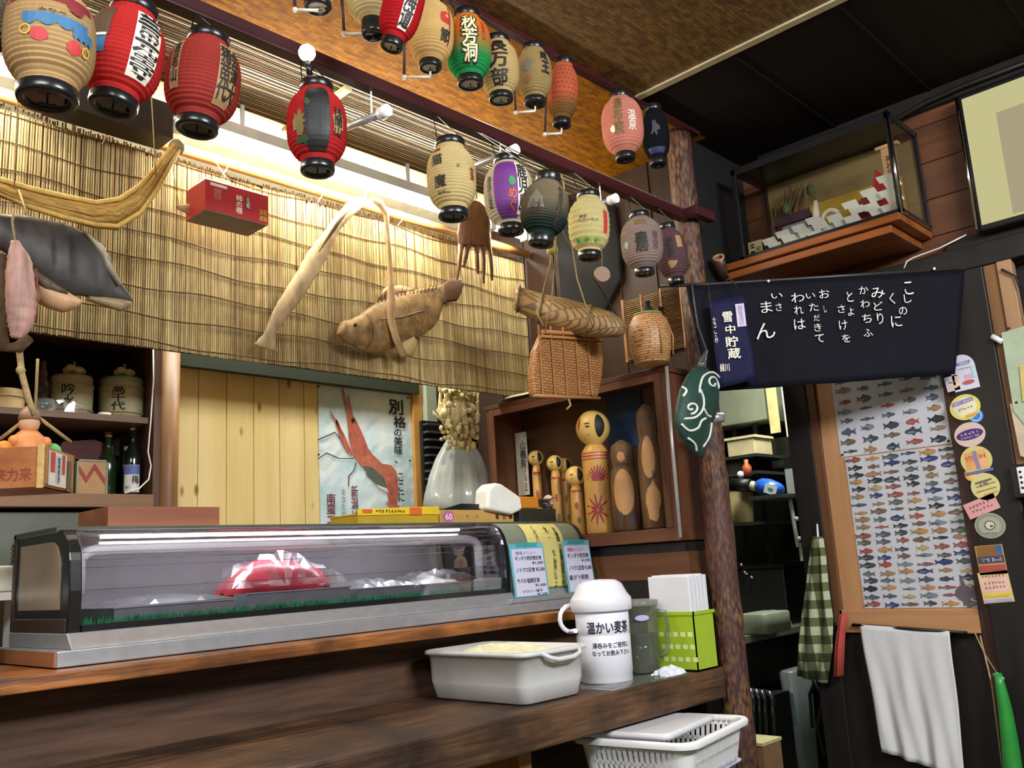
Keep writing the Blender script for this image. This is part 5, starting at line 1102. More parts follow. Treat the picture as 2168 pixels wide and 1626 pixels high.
b.shape(rect(), fr, -.3*w_, .38*h_, w_*.26, h_*.1, .0005, 0); b.shape(text('浪花', .04), fr, .41*w_, -.12*h_, w_*.13, h_*.2, .0006, 1); b.shape(text('屋製', .04), fr, .41*w_, -.34*h_, w_*.13, h_*.18, .0006, 1)
b.build('lettering', [WHT_, YEL_, INKBR], t)
b = MB()
for q in (-.02, .02): b.tube([V(((x0+x1)/2+q, (2.55+yb_)/2, zt_+.035)), V(((x0+x1)/2, (2.55+yb_)/2+.02, zt_+.075)), V(((x0+x1)/2, 2.745, 2.63))], .0015, 5)
b.build('string', CORDW, t)
t = T('netting_swag', P(200, 460, 'Y', 2.55), 'yellow ochre netting swag sagging across the left of the reed screen', 'netting')
NET = mat('netting', 'b08c45', .8, var=.3, vscale=60, bmp=.5, stretch=(.5, 1, 2))
up_ = [(-40, 372), (0, 384), (60, 402), (130, 418), (200, 432), (250, 424), (290, 398), (320, 366), (345, 334), (368, 306)]
lo_ = [(-40, 400), (0, 412), (60, 440), (130, 462), (200, 478), (246, 482), (294, 452), (330, 402), (356, 352), (380, 312)]
rg = random.Random(17); b = MB()
for k in range(26):
    f_ = k/25; b.tube([P(a[0]*(1-f_)+c[0]*f_+rg.uniform(-3, 3), a[1]*(1-f_)+c[1]*f_+rg.uniform(-3, 3)*min(1, (1.4-abs(f_-.5))), 'Y', 2.56-.03*math.sin(math.pi*f_)+rg.uniform(-.006, .006)) for a, c in zip(up_, lo_)], [rg.uniform(.004, .0085)]*6+[.005, .004, .0035, .003], 6)
b.build('net_cords', NET, t)
b = MB(); b.add([P(*p, 'Y', 2.575) for a in zip(up_, lo_) for p in a], [(2*k, 2*k+1, 2*k+3, 2*k+2) for k in range(len(up_)-1)]); b.build('net_cloth', mat('net_cloth', '8a6a30', .9, var=.35, vscale=40), t)
for a in (up_, lo_): b = MB(); b.tube([p+V((0, -.012, 0)) for p in PP(a, 'Y', 2.55)], .008, 6); b.build('strand', mat('net_strand', 'd2ad5e', .8, var=.2, vscale=80), t)
b = MB(); b.ball(P(374, 312, 'Y', 2.55), .026, 10); b.tube([P(374, 312, 'Y', 2.55), P(384, 300, 'Y', 2.72)], .008, 6); b.build('knot', mat('net_knot', '8d8058', .8, var=.3, vscale=50), t)
t = T('dried_fin', P(395, 470, 'Y', 2.66), 'small dried fish fin hanging left of the red box', 'dried fish')
b = MB(); b.pairs(Q([(372, 436, 378, 444), (390, 432, 394, 452), (412, 430, 410, 462), (418, 436, 416, 466)], 'Y', 2.66), (0, -1, 0), [.004, .008, .007, .003], m=8); b.build('fin', DRY, t)
b = MB(); b.tube(PP([(380, 438), (372, 400), (366, 350)], 'Y', 2.66), .0015, 4); b.build('thread', ROPE, t)
for a, y in (((318, 150), (330, 375)), ((38, 210), (30, 400))):
    b = MB(); b.tube([P(*a, 'Y', 2.40), P(*y, 'Y', 2.52)], .002, 5); tag(b.build('hanging_string', ROPE), 'thin string hanging down %s the ochre netting' % ('into the middle of' if a[0] > 100 else 'to the left end of'), 'string')
t = T('dried_ray', P(150, 640, 'Y', 2.35), 'big dark grey dried ray hanging at the left of the reed screen', 'dried fish')
b = MB(); b.pairs(Q([(-40, 450, -40, 520), (0, 454, 4, 530), (40, 456, 44, 566), (90, 464, 92, 600), (140, 476, 142, 622), (186, 495, 190, 630), (222, 527, 222, 632), (252, 590, 250, 636), (281, 634, 279, 640)], 'Y', 2.35), (0, -1, 0), [.02, .03, .034, .036, .034, .028, .02, .012, .004], m=24, sub=4, jit=.0020, seed=4); b.build('body', mat('ray_skin', '3f3c3a', .5, var=.55, vscale=9, bmp=.9), t)
b = MB(); b.pairs(Q([(176, 490, 182, 496), (222, 524, 216, 546), (226, 546, 222, 566), (256, 600, 250, 606)], 'Y', 2.33), (0, -1, 0), .012, m=8); b.build('pale_edge', mat('ray_edge', 'a39a82', .5, var=.2), t)
b = MB(); b.pairs(Q([(74, 600, 80, 640), (100, 598, 106, 654), (130, 612, 134, 662), (158, 630, 156, 656), (168, 640, 166, 648)], 'Y', 2.345), (0, -1, 0), .03, m=12); b.build('belly_flap', mat('ray_belly', 'c79f78', .5, var=.2), t)
b = MB(); b.pairs(Q([(186, 628, 186, 636), (220, 628, 226, 650), (256, 632, 254, 660), (276, 638, 272, 652)], 'Y', 2.35), (0, -1, 0), .014, m=8); b.build('belly_flap', mat('ray_flap', '8a7a58', .5, var=.3), t)
b = MB(); b.pairs(Q([(62, 560, 66, 590), (90, 580, 96, 612), (120, 602, 124, 620), (142, 616, 142, 624)], 'Y', 2.318), (0, -1, 0), .006, m=8); b.build('gill_fringe', mat('gill_dark', '53452f', .6, var=.5, vscale=60), t)
b = MB(); b.tube([P(60, 460, 'Y', 2.35), P(40, 402, 'Y', 2.52)], .003, 5); b.build('cord', ROPE, t)
t = T('pink_dried_fish', P(42, 715, 'Y', 2.25), 'pinkish dried fish hanging upright at the left edge of the picture', 'dried fish')
b = MB(); b.pairs(Q([(22, 510, 40, 512), (16, 540, 62, 545), (12, 580, 72, 585), (12, 625, 77, 630), (14, 665, 74, 670), (18, 695, 64, 700), (22, 714, 44, 718)], 'Y', 2.25), (0, -1, 0), [.008, .02, .028, .03, .026, .016, .006], m=20, sub=5, jit=.0016, seed=5); b.build('body', mat('pink_fish', 'a98276', .55, var=.35, vscale=18, bmp=.9, stretch=(3, 1, .4)), t)
b = MB(); b.pairs(Q([(72, 570, 78, 572), (76, 630, 82, 632), (70, 680, 76, 684)], 'Y', 2.25), (0, -1, 0), .008, m=6); b.build('red_edge', mat('fish_edge', '7b4038', .5), t)
b = MB(); b.tube(PP([(32, 512), (26, 470), (30, 440)], 'Y', 2.25), .003, 5); b.build('cord', ROPE, t)
t = T('hemp_rope', P(10, 760, 'Y', 2.3), 'thick dark brown hemp rope hanging at the very left edge', 'rope')
b = MB(); b.tube(PP([(2, 540), (6, 620), (2, 700), (10, 735), (40, 735), (60, 715)], 'Y', 2.32), .015, 8); b.build('rope', mat('hemp', '59432f', .9, var=.3, vscale=70, bmp=.5), t)
b = MB(); b.tube(PP([(40, 732), (46, 790), (62, 850), (74, 880)], 'Y', 2.35), .008, 8); b.ball(P(44, 784, 'Y', 2.35), .012, 8); b.build('tail_end', ROPE, t)

# hanging wooden box of lucky ornaments
t = T('hanging_wooden_box', P(60, 1030, 'Y', 2.5), 'wooden box of ornaments hanging on ropes at the left before the sake shelf', 'box')
HB = wood('box_orange', '8f4f28', 'b97845', 'X', .8, .5)
k0 = P(92, 1030, 'Y', 2.42); ht = P(92, 944, 'Y', 2.42).z-k0.z; bf = Fr(k0, (.766, -.643, 0), (0, 0, 1)); LN, DP = .36, .20
for lo_, hi_ in (((-LN, 0, -.01), (0, ht, 0)), ((-LN, 0, -DP), (0, ht, -DP+.01)), ((-LN, 0, -DP+.01), (0, .01, -.01)), ((-LN, 0, -DP+.01), (-LN+.01, ht, -.01))): b = MB(); b.box(lo_, hi_, bf); b.build('board', HB, t)
b = MB(); b.box((-.009, 0, -DP+.01), (0, ht, -.01), bf); b.build('end_board', wood('end_board', '8a6a46', 'ae8c60', 'Z', .8, .5), t)
b = MB(); b.box((-.016, -.003, 0), (.0, ht+.005, .004), bf); b.build('corner_strip', mat('straw_strip', 'c9a869', .6, var=.25, vscale=60), t)
b = MB(); b.shape(text('来力来', .02), bf, -.075, ht*.33, .09, ht*.32, .0012, 0); b.build('lettering', mat('burnt_red', '8f4028', .6), t)
ef = Fr(bf.at(.0012, ht/2, -DP/2), -bf.n, (0, 0, 1))
b = MB(); b.shape(rect(), ef, -.015, 0, .12, ht*.86, 0, 0); b.shape(rect(), ef, -.05, .016, .03, ht*.5, .001, 1); b.shape(rect(), ef, -.012, .0, .03, ht*.7, .001, 2); b.shape(rect(), ef, .022, .016, .02, ht*.5, .001, 1); b.shape(Tx('家内安全', .02), ef, -.012, 0, .016, ht*.62, .0016, 3); b.shape(rect(), ef, .062, -.01, .03, ht*.8, .001, 4); b.build('charm_paper', [mat('charm_white', 'd8d2c4', .6), mat('charm_red', 'b84a45', .6), mat('charm_blue', 'b9c4d8', .6), INK, mat('charm_dark', '5d5a40', .6)], t)
for a in (((70, 876), (0, 930), 2.60), ((76, 880), (150, 936), 2.58)): b = MB(); b.tube([P(*a[0], 'Y', 2.55), P(*a[1], 'Y', a[2])], .005, 6); b.build('rope', ROPE, t)
b = MB(); b.tube(PP([(74, 878), (78, 800), (80, 760)], 'Y', 2.55), .004, 6); b.build('rope', ROPE, t)
t = T('figurine', P(85, 935, 'Y', 2.56), 'small orange figurine with smiling face standing in the hanging wooden box', 'figurine')
c = bf.at(-.082, ht*1.02, -.10)
b = MB(); b.lathe([(.034, -ht*1.02+.012), (.046, 0), (.042, .035), (.022, .055)], c, n=16); b.build('robe', mat('robe_orange', 'd5894f', .5, var=.15), t)
b = MB(); b.ball(c+V((0, 0, .075)), .027, 12); b.build('head', mat('face_tan', 'd8a980', .5), t)
b = MB(); b.lathe([(.029, .085), (.024, .105), (.010, .122), (0, .122)], c, n=12); b.build('hat', mat('hat_brown', '9a7a62', .5), t)
for q in (-1, 1): b = MB(); b.ball(c+V((.038*q, -.012, .025)), .016, 10); b.build('arm', mat('robe_orange', 'd5894f'), t)
for x, d, r, col, lab in ((-.172, .06, .026, 'e08a84', 'pink round ornament'), (-.125, .06, .022, 'e0902c', 'orange round ornament'), (-.04, .150, .024, '63b56c', 'green round ornament'), (-.225, .07, .026, 'd87f7a', 'rose round ornament at the frame edge')):
    c = bf.at(x, ht*1.06, -d); b = MB(); b.ball(c, r, 12); b.lathe([(.012, -ht*1.06+.014), (.014, -.01)], c, n=10); tag(b.build('round_ornament', mat('orn_'+col, col, .5)), lab+' in the hanging wooden box', 'ornament')

# bag of white things with a dried bunch above, louvre behind
t = T('plastic_bag', P(968, 1075, 'Y', 2.7), 'full white plastic bag hanging under the dried bunch', 'bag')
YB = 3.0; b = MB(); pr = Q([(956, 918, 984, 922), (944, 938, 1000, 942), (928, 968, 1014, 970), (915, 1005, 1026, 1004), (906, 1045, 1033, 1040), (903, 1068, 1036, 1064), (910, 1084, 1030, 1082)], 'Y', YB)
rings = []
for i, (a, c_) in enumerate(pr):
    c = (a+c_)/2; h = (a-c_)/2
    rings.append([c+h*(math.cos(q)*(1+.05*math.sin(7*q+i*.3)+.02*math.sin(19*q+i)))+V((0, -1, 0))*h.length*.55*math.sin(q)*(1+.10*math.sin(9*q)+.05*math.sin(23*q)) for q in [2*math.pi*k/72 for k in range(72)]])
b.rings(rings); b.build('bag_body', glass('bag_film', 'f2f5f2', 1.8, .14, .45, 'eef2f0'), t)
b = MB(); b.pairs(Q([(930, 985, 1008, 988), (916, 1010, 1020, 1008), (912, 1040, 1026, 1036), (914, 1078, 1026, 1074)], 'Y', YB), (0, -1, 0), [.03, .045, .055, .05], m=16); b.build('contents', mat('bag_contents', 'd3d3bd', .7, var=.2, vscale=30), t)
t = T('dried_bunch', P(975, 950, 'Y', YB), 'pale yellow bunch of dried roots and stalks tied above the white bag', 'dried plants')
rg = random.Random(11); BN = mat('bunch_cream', 'd6c48c', .8, var=.35, vscale=50, bmp=.6)
b = MB()
for k in range(60):
    x = rg.gauss(972, 20); x = max(932, min(1012, x)); a = P(x, 790+rg.uniform(0, 20), 'Y', YB-.07+rg.uniform(0, .08)); m_ = P(970+(x-972)*rg.uniform(.7, 1.15), 868+rg.uniform(-14, 14), 'Y', YB-.08+rg.uniform(0, .08)); z = P(980+(x-972)*.75+rg.uniform(-6, 6), 926+rg.uniform(-14, 22), 'Y', YB-.07+rg.uniform(0, .06))
    b.tube([a, m_, z], [.007, rg.uniform(.005, .012), .005], 6)
for k in range(150): b.ball(P(max(934, min(1010, rg.gauss(974, 20))), rg.uniform(822, 952), 'Y', YB-.085+rg.uniform(0, .05)), rg.uniform(.008, .019), 7, sc_=(1, 1, rg.uniform(.7, 1.6)))
b.build('stalks', BN, t)
b = MB()
for k in range(9): b.tube([P(950, 905, 'Y', YB-.04), P(926+rg.uniform(-10, 14), 872+rg.uniform(-14, 20), 'Y', YB-.06)], .003, 5)
b.build('side_roots', BN, t)
b = MB(); b.tube([P(980, 800, 'Y', YB), P(984, 640, 'Y', YB)], .003, 5); b.build('cord', ROPE, t)
t = T('louvre_panel', P(1020, 1010, 'Y', 3.1), 'dark slatted vent panel behind the white plastic bag', 'vent')
c0 = P(1002, 905, 'Y', 3.2); c1 = P(1034, 1080, 'Y', 3.2)
for k in range(12): z = c0.z+(c1.z-c0.z)*k/11; b = MB(); b.box((c0.x-.3, 3.2, z-.006), (c1.x+.1, 3.235, z+.003)); b.build('slat', mat('slat_grey', '4b4a42', .4), t)
b = MB(); b.box((c0.x-.3, 3.24, c1.z-.2), (c1.x+.1, 3.26, c0.z+.02)); b.build('backing', BLACK, t)
b = MB(); b.box((c1.x-.06, 3.19, c0.z+.02), (c1.x+.06, 3.2, c0.z+.16)); tag(b.build('white_card', mat('card_cream', 'b5ab92', .6)), 'pale card hanging over the dark vent panel', 'card')

# shrimp poster on the pine boards
t = T('shrimp_poster', P(770, 1115, 'Y', 3.295), 'pale blue poster of a red shrimp on the pine boards', 'poster')
p0 = P(673, 815, 'Y', 3.297); p1 = P(869, 842, 'Y', 3.297); w_ = p1.x-p0.x; h_ = .70; c = V((p0.x+w_/2, 3.297, p0.z-h_/2)); fr = FY(c)
SHP = MB(); nx, ny = 16, 22; r_ = random.Random(4)
SHP.add([fr.at(-w_/2+w_*i/nx, -h_/2+h_*j/ny, r_.uniform(0, .002)) for j in range(ny+1) for i in range(nx+1)], [(j*(nx+1)+i, j*(nx+1)+i+1, (j+1)*(nx+1)+i+1, (j+1)*(nx+1)+i) for j in range(ny) for i in range(nx)])
m, nt, bb = _base('poster_sheet'); f = noise(nt, coords(nt), 5, 6, .6); nt.links.new(ramp(nt, f, [(.36, 'a9c6c6'), (.5, 'c9d6d8'), (.62, 'd9dfd6')]), bb.inputs['Base Color']); bb.inputs['Roughness'].default_value = .35
SHP.build('sheet', m, t)
def PQ(px, py): p = P(px, py, 'Y', 3.297); return ((p.x-c.x), (p.z-c.z))
b = MB()
def pl(pts, z, mi): b.flat([PQ(*p) for p in pts], fr, z, mi)
pl([(733, 880), (742, 872), (752, 888), (765, 915), (778, 948), (790, 966), (776, 978), (760, 980), (748, 968), (738, 930)], .004, 0)
pl([(750, 968), (790, 964), (808, 982), (828, 985), (838, 998), (842, 1018), (832, 1030), (815, 1022), (790, 1004), (765, 988)], .0042, 1)
pl([(815, 1020), (840, 1010), (843, 1040), (838, 1072), (822, 1066)], .0044, 0)
pl([(768, 986), (788, 990), (812, 1012), (818, 1034), (795, 1026), (775, 1006)], .0048, 2)
pl([(776, 990), (812, 1022), (822, 1044), (800, 1032), (770, 1000)], .0046, 3)
pl([(838, 1068), (846, 1072), (840, 1082), (822, 1076), (816, 1064)], .005, 1)
for a in (((722, 822), (727, 850), (735, 884), (742, 880), (733, 850), (726, 822)), ((735, 838), (738, 862), (744, 884), (748, 884), (742, 860), (737, 836)), ((698, 870), (712, 890), (726, 930), (740, 958), (736, 962), (722, 938), (708, 892), (695, 868)), ((712, 888), (730, 925), (746, 962), (743, 966), (726, 930), (709, 892))): pl(a, .0045, 0)
for a in (((672, 970), (690, 958), (718, 970), (748, 970), (748, 972), (717, 972), (690, 961), (672, 973)), ((752, 978), (748, 995), (736, 1008), (736, 1030), (738, 1030), (739, 1009), (750, 996), (754, 980)), ((672, 930), (690, 922), (708, 914), (722, 930), (720, 932), (708, 917), (690, 925), (672, 933))): pl(a, .004, 4)
p = PQ(746, 890); b.shape(disc(12), fr, p[0], p[1], .022, .018, .006, 5)
p = PQ(742, 975); 
b.build('shrimp_print', [mat('shrimp_red', 'ab5c49', .4, var=.3, vscale=40), mat('shrimp_orange', 'b4664e', .4, var=.25, vscale=40), mat('shrimp_grey', '565b52', .5, var=.3), mat('shrimp_pale', 'd9d2c0', .5), mat('shrimp_line', '5a4a52', .5), INK], t)
b = MB()
def wr(tx, px, py, pw, ph, mi, bo=.02, v=True):
    a = PQ(px-pw/2, py-ph/2); d = PQ(px+pw/2, py+ph/2); b.shape(text(tx, bo, v), fr, (a[0]+d[0])/2, (a[1]+d[1])/2, abs(d[0]-a[0]), abs(a[1]-d[1]), .005, mi)
wr('別', 837, 862, 30, 34, 0, .05); wr('格', 845, 894, 26, 26, 0, .05); wr('の美味、', 842, 945, 20, 74, 0, .03); wr('ここに', 848, 1032, 14, 60, 0, .02)
wr('南蛮エビ', 700, 1088, 20, 86, 1, .03); wr('あなたの甘い', 727, 1080, 12, 90, 2, 0); wr('新潟は', 750, 1066, 16, 76, 1, .02)
b.build('lettering', [INK, mat('maroon_ink', '6b2436', .6), mat('grey_ink', '7c8488', .6)], t)
for q in ((675, 818), (864, 842), (675, 962), (868, 975)):
    b = MB(); b.ball(P(*q, 'Y', 3.29), .005, 8); b.build('pin', INK, t)
# ================================================================ noren, pennant, pouch at the passage
NL = V((2.93, 1.70, 0)); NR = V((3.425, .965, 0)); nr_ = (NR-NL).normalized(); NF = Fr(NL, nr_, (0, 0, 1))
def PF(px, py, off=0.0):
    d = CR*(px-1084)-CU*(py-813)+CF*FPX; o = NF.o+NF.n*off; return EYE+d*((o-EYE).dot(NF.n)/d.dot(NF.n))
NAVY = mat('navy_cloth', '0c0d17', .75, var=.2, vscale=6, spec=.15); 
t = T('noren_curtain', PF(1750, 810), 'wide navy noren curtain with white brush verse hung over the passage', 'curtain')
TL, TR, BL, BRr = PF(1452, 606), PF(2042, 572), PF(1500, 830), PF(2022, 792)
nx, ny = 60, 14; vs = []
for j in range(ny+1):
    for i in range(nx+1):
        u = i/nx; v = j/ny; p = TL.lerp(TR, u).lerp(BL.lerp(BRr, u), v); vs.append(p+NF.n*(.004*v*math.sin(u*19)+.002*v*math.sin(u*43+1)))
b = MB(); b.add(vs, [(j*(nx+1)+i, j*(nx+1)+i+1, (j+1)*(nx+1)+i+1, (j+1)*(nx+1)+i) for j in range(ny) for i in range(nx)], 0, True)
o = b.build('cloth', NAVY, t); md = o.modifiers.new('thick', 'SOLIDIFY'); md.thickness = .002
b = MB(); a = PF(1945, 700)
cols = [('こしの', [(1922, 612, 16, 30), (1920, 634, 14, 20), (1910, 660, 16, 18)]), ('くに', [(1887, 634, 10, 26), (1896, 682, 20, 26)]), ('みどり', [(1857, 622, 26, 24), (1858, 650, 18, 20), (1862, 676, 12, 26)]), ('かわちふ', [(1827, 616, 18, 18), (1830, 645, 18, 18), (1834, 676, 18, 20), (1836, 706, 18, 18)]), ('とよ', [(1798, 630, 12, 24), (1800, 662, 12, 18)]), ('さけを', [(1780, 656, 14, 18), (1784, 690, 16, 22), (1790, 718, 16, 18)]), ('おし', [(1744, 624, 20, 20), (1746, 656, 5, 16)]), ('いただきて', [(1715, 628, 18, 12), (1722, 652, 18, 18), (1728, 675, 12, 14), (1730, 695, 14, 18), (1734, 718, 18, 18)]), ('われは', [(1688, 632, 26, 22), (1690, 658, 18, 20), (1692, 688, 22, 24)]), ('いさ', [(1644, 628, 22, 12), (1648, 652, 12, 18)]), ('まん', [(1622, 652, 22, 26), (1620, 702, 38, 36)])]
for tx, pos in cols:
    for ch, (x, y, w_, h_) in zip(tx, pos):
        p = PF(x, y); q = p-NF.o; sx = q.dot(NF.r); k = (p-EYE).dot(CF)/FPX; b.shape(text(ch), NF, sx, q.z, w_*k*1.05, h_*k*.95, .0125)
b.build('brush_verse', mat('verse_white', 'd8d5cf', .5, var=.05), o)
for px, py in ((1627, 595), (1978, 569)): b = MB(); b.ball(PF(px, py, .006), .006, 8); b.build('white_pin', WHITEP, t)
t = MB(); t.tube([PF(1398, 605, -.012), PF(1500, 602, -.012), PF(1700, 590, -.012), PF(2036, 568, -.012)], .008, 8); tag(t.build('curtain_rod', mat('dark_rod', '2b2724', .4)), 'thin dark rod carrying the navy noren from the log post', 'rod')
t = T('navy_pennant', PF(1555, 815, .05), 'narrow navy cloth pennant with four white characters hung at the left of the noren', 'pennant')
c = [PF(1502, 640, .05), PF(1574, 622, .05), PF(1602, 803, .05), PF(1522, 822, .05)]
b = MB(); n = 12; b.add([c[0].lerp(c[1], i/6).lerp(c[3].lerp(c[2], i/6), j/n)+NF.n*.004*math.sin(j*.9+i) for j in range(n+1) for i in range(7)], [(j*7+i, j*7+i+1, (j+1)*7+i+1, (j+1)*7+i) for j in range(n) for i in range(6)], 0, True); o = b.build('cloth', mat('pennant_navy', '15163a', .7, var=.15, spec=.2), t); md = o.modifiers.new('thick', 'SOLIDIFY'); md.thickness = .002
b = MB(); up = (c[0]-c[3]).normalized(); rt = (c[1]-c[0]); rt = (rt-up*rt.dot(up)).normalized(); PFm = Fr(c[0].lerp(c[2], .5), rt, up)
def on_pen(px, py): p = PF(px, py, .05)-PFm.o; return p.dot(PFm.r), p.dot(PFm.u)
for ch, (x, y, w_, h_) in zip('雪中貯蔵', [(1540, 672, 17, 22), (1546, 698, 17, 18), (1549, 724, 22, 22), (1554, 749, 22, 22)]):
    q = on_pen(x, y); b.shape(text(ch, .04), PFm, q[0], q[1], w_*.00205, h_*.00178, .0075, 0)
q = on_pen(1568, 668); b.shape(rect(), PFm, q[0], q[1], .032, .088, .0070, 1); b.shape(text('越後湯沢', .0, True), PFm, q[0], q[1], .018, .074, .0078, 2)
q = on_pen(1534, 779); b.shape(text('緑川', .02), PFm, q[0], q[1], .034, .030, .0075, 0); q = on_pen(1511, 700); b.shape(text('なごみ', .0, True), PFm, q[0]+.006, q[1], .012, .10, .0075, 0)
b.build('lettering', [WHT_, mat('pen_label', 'c9bfd8', .6), mat('pen_label_ink', '8c6f96', .6)], t)
b = MB(); b.tube([PF(1504, 640, .05), PF(1500, 602, .012)], .0025, 5); b.tube([PF(1570, 622, .05), PF(1540, 580, .04), PF(1534, 560, .03)], .0025, 5); b.build('cord', INK, t)
t = T('bamboo_vase', P(1522, 580, 'X', 3.3), 'short open bamboo tube hanging above the navy pennant', 'vase')
c = P(1521, 545, 'X', 3.10); ax = V((-.62, -.25, .55)).normalized(); rgs = []
b = MB(); b.lathe([(.022, -.10), (.023, 0), (.017, 0), (.016, -.09)], c, ax, n=18); b.build('tube', mat('bamboo_brown', '4a2d1c', .4), t)
b = MB(); b.lathe([(.0235, -.003), (.0245, .002), (.0165, .002), (.0165, -.003)], c, ax, n=18, caps=(False, False)); b.build('cut_rim', mat('bamboo_cut', 'b88a5c', .5), t)
# dark green pouch tied to the post
t = T('cloth_pouch', P(1475, 965, 'Y', 1.60), 'dark green cloth pouch with white swirls hanging beside the log post', 'pouch')
prp = [(1470, 778, 1496, 780), (1456, 792, 1512, 796), (1440, 822, 1521, 826), (1431, 860, 1520, 864), (1428, 892, 1508, 896), (1440, 925, 1500, 930), (1462, 952, 1494, 957), (1478, 968, 1489, 970)]
pr = Q(prp, 'Y', 1.60); th = [.012, .03, .042, .046, .042, .034, .018, .006]
b = MB(); b.pairs(pr, (-.5, -.86, 0), th, m=20); b.build('cloth', mat('furoshiki', '17392f', .6, var=.25, vscale=12), t)
b = MB()
def pouch_pt(px, py):
    for k in range(len(prp)-1):
        y0 = (prp[k][1]+prp[k][3])/2; y1 = (prp[k+1][1]+prp[k+1][3])/2
        if y0 <= py <= y1 or k == len(prp)-2:
            q = max(0, min(1, (py-y0)/(y1-y0))); l = prp[k][0]*(1-q)+prp[k+1][0]*q; r = prp[k][2]*(1-q)+prp[k+1][2]*q; tt = th[k]*(1-q)+th[k+1]*q
            u = max(-.97, min(.97, (px-(l+r)/2)/((r-l)/2))); return P(px, py, 'Y', 1.60)+V((-.5, -.86, 0))*(tt*math.sqrt(1-u*u)+.002)
def swirl(cx, cy, r0, r1, a0, turns, n=18):
    return [pouch_pt(cx+(r0+(r1-r0)*k/n)*math.cos(a0+turns*2*math.pi*k/n), cy+(r0+(r1-r0)*k/n)*math.sin(a0+turns*2*math.pi*k/n)) for k in range(n+1)]
sw = [swirl(1500, 815, 4, 17, 0, 1.1), swirl(1452, 868, 3, 13, 1, 1.1), [pouch_pt(*p) for p in ((1520, 800), (1505, 790), (1480, 800), (1470, 822), (1468, 838))], [pouch_pt(*p) for p in ((1440, 890), (1460, 888), (1474, 872), (1476, 850), (1470, 830))],
      [pouch_pt(*p) for p in ((1436, 900), (1450, 915), (1466, 910), (1472, 896), (1482, 890))], [pouch_pt(*p) for p in ((1476, 870), (1486, 884), (1494, 886))], [pouch_pt(*p) for p in ((1450, 930), (1464, 942), (1470, 956))], [pouch_pt(*p) for p in ((1498, 898), (1496, 925), (1482, 948))], [pouch_pt(*p) for p in ((1440, 820), (1446, 830), (1440, 842))]]
for s_ in sw:
    if len(s_) < 10:
        g = lambda q: s_[max(0, min(len(s_)-1, q))]
        s_ = [(g(i)*2+(g(i+1)-g(i-1))*t+(g(i-1)*2-g(i)*5+g(i+1)*4-g(i+2))*t*t+(g(i)*3-g(i-1)-g(i+1)*3+g(i+2))*t**3)*.5 for i in range(len(s_)-1) for t in (0, .25, .5, .75)]+[s_[-1]]
    b.tube(s_, .0042, 6)
b.build('swirl_print', mat('swirl_white', 'd4d8d2', .6), t)
b = MB(); b.tube([P(1484, 782, 'Y', 1.60), P(1488, 764, 'Y', 1.60), P(1496, 742, 'Y', 1.61)], [.018, .012, .006], 8); b.tube([P(1496, 742, 'Y', 1.61), PF(1478, 690, .03), PF(1466, 612, .012), PF(1465, 600, -.003)], .003, 6); b.build('gathered_neck', glass('neck_film', 'd0d4d0', 2, .1, .35, '7a7f80'), t)
b = MB(); b.lathe([(.018, 0), (.018, .05), (.0, .05)], P(1505, 885, 'Y', 1.70), (1, -.45, .05), n=18); b.tube([P(1510, 886, 'Y', 1.70), V((2.975, 1.79, P(1510, 886, 'Y', 1.70).z))], .006, 6); tag(b.build('steel_cup', STEEL), 'small steel cylinder fixed on the log post beside the green pouch', 'cylinder')
# ================================================================ right wall: notice board, posters, towel
FCOL = [mat('fish_'+c, c, .5) for c in ('3b444d', '4c5a66', '6d5a48', '8c4f3f', 'a84a40', '55645a', '7b8389', '9a7a55', '2c2f36', 'b8864a', '33406e', 'b3a06a')]
PAP = mat('poster_paper', 'c4c5cd', .4, var=.03)
def fish_poster(yL, yR, zb, zt_, xs, rows, seed, lab, fsz):
    t = T('fish_poster', (3.488, (yL+yR)/2, zb), lab, 'poster', 'fish posters on the notice board')
    w_ = yL-yR; h_ = zt_-zb; fr = FX((3.4885, (yL+yR)/2, (zb+zt_)/2)); r = random.Random(seed)
    b = MB(); nx = 10; ny = 14; b.add([fr.at(-w_/2+w_*i/nx, -h_/2+h_*j/ny, r.uniform(0, .0012)) for j in range(ny+1) for i in range(nx+1)], [(j*(nx+1)+i, j*(nx+1)+i+1, (j+1)*(nx+1)+i+1, (j+1)*(nx+1)+i) for j in range(ny) for i in range(nx)]); sh_ = b.build('sheet', PAP, t)
    b = MB()
    for i in range(xs):
        for j in range(rows):
            x = -w_/2+w_*(i+.5+r.uniform(-.06, .06))/xs; y = -h_/2+h_*(j+.5+r.uniform(-.12, .12))/rows
            cw = w_/xs*fsz*r.uniform(.7, 1.0); ch = min(h_/rows*.82, cw*r.choice((.22, .34, .42, .5, .6)))
            k = r.randrange(12) if seed == 2 else r.choice((0, 1, 2, 5, 8, 8, 0, 1, 6, 4, 7))
            b.shape(fishshape(r.random() < .4), fr, x, y, -cw if r.random() < .82 else cw, ch, .003, k)
            if r.random() < .75: b.shape(rect(), fr, x-.02*w_, y-ch*.12, cw*.4, ch*.18, .0036, 6 if k != 6 else 0)
    b.build('fish_print', FCOL, sh_)
    for q in ((-.48, .48), (.48, .48), (-.48, -.48), (.48, -.48)): b = MB(); b.ball(fr.at(q[0]*w_, q[1]*h_, .004), .005, 8); b.build('pin', INKBR, t)
    return sh_
fish_poster(1.515, 1.095, 1.49, 1.97, 5, 12, 1, 'upper fish chart poster on the notice board, partly under the noren', .78)
low_sheet = fish_poster(1.50, 1.075, .905, 1.485, 6, 20, 2, 'lower fish chart poster with a sunfish in its corner, above the white towel', .95)
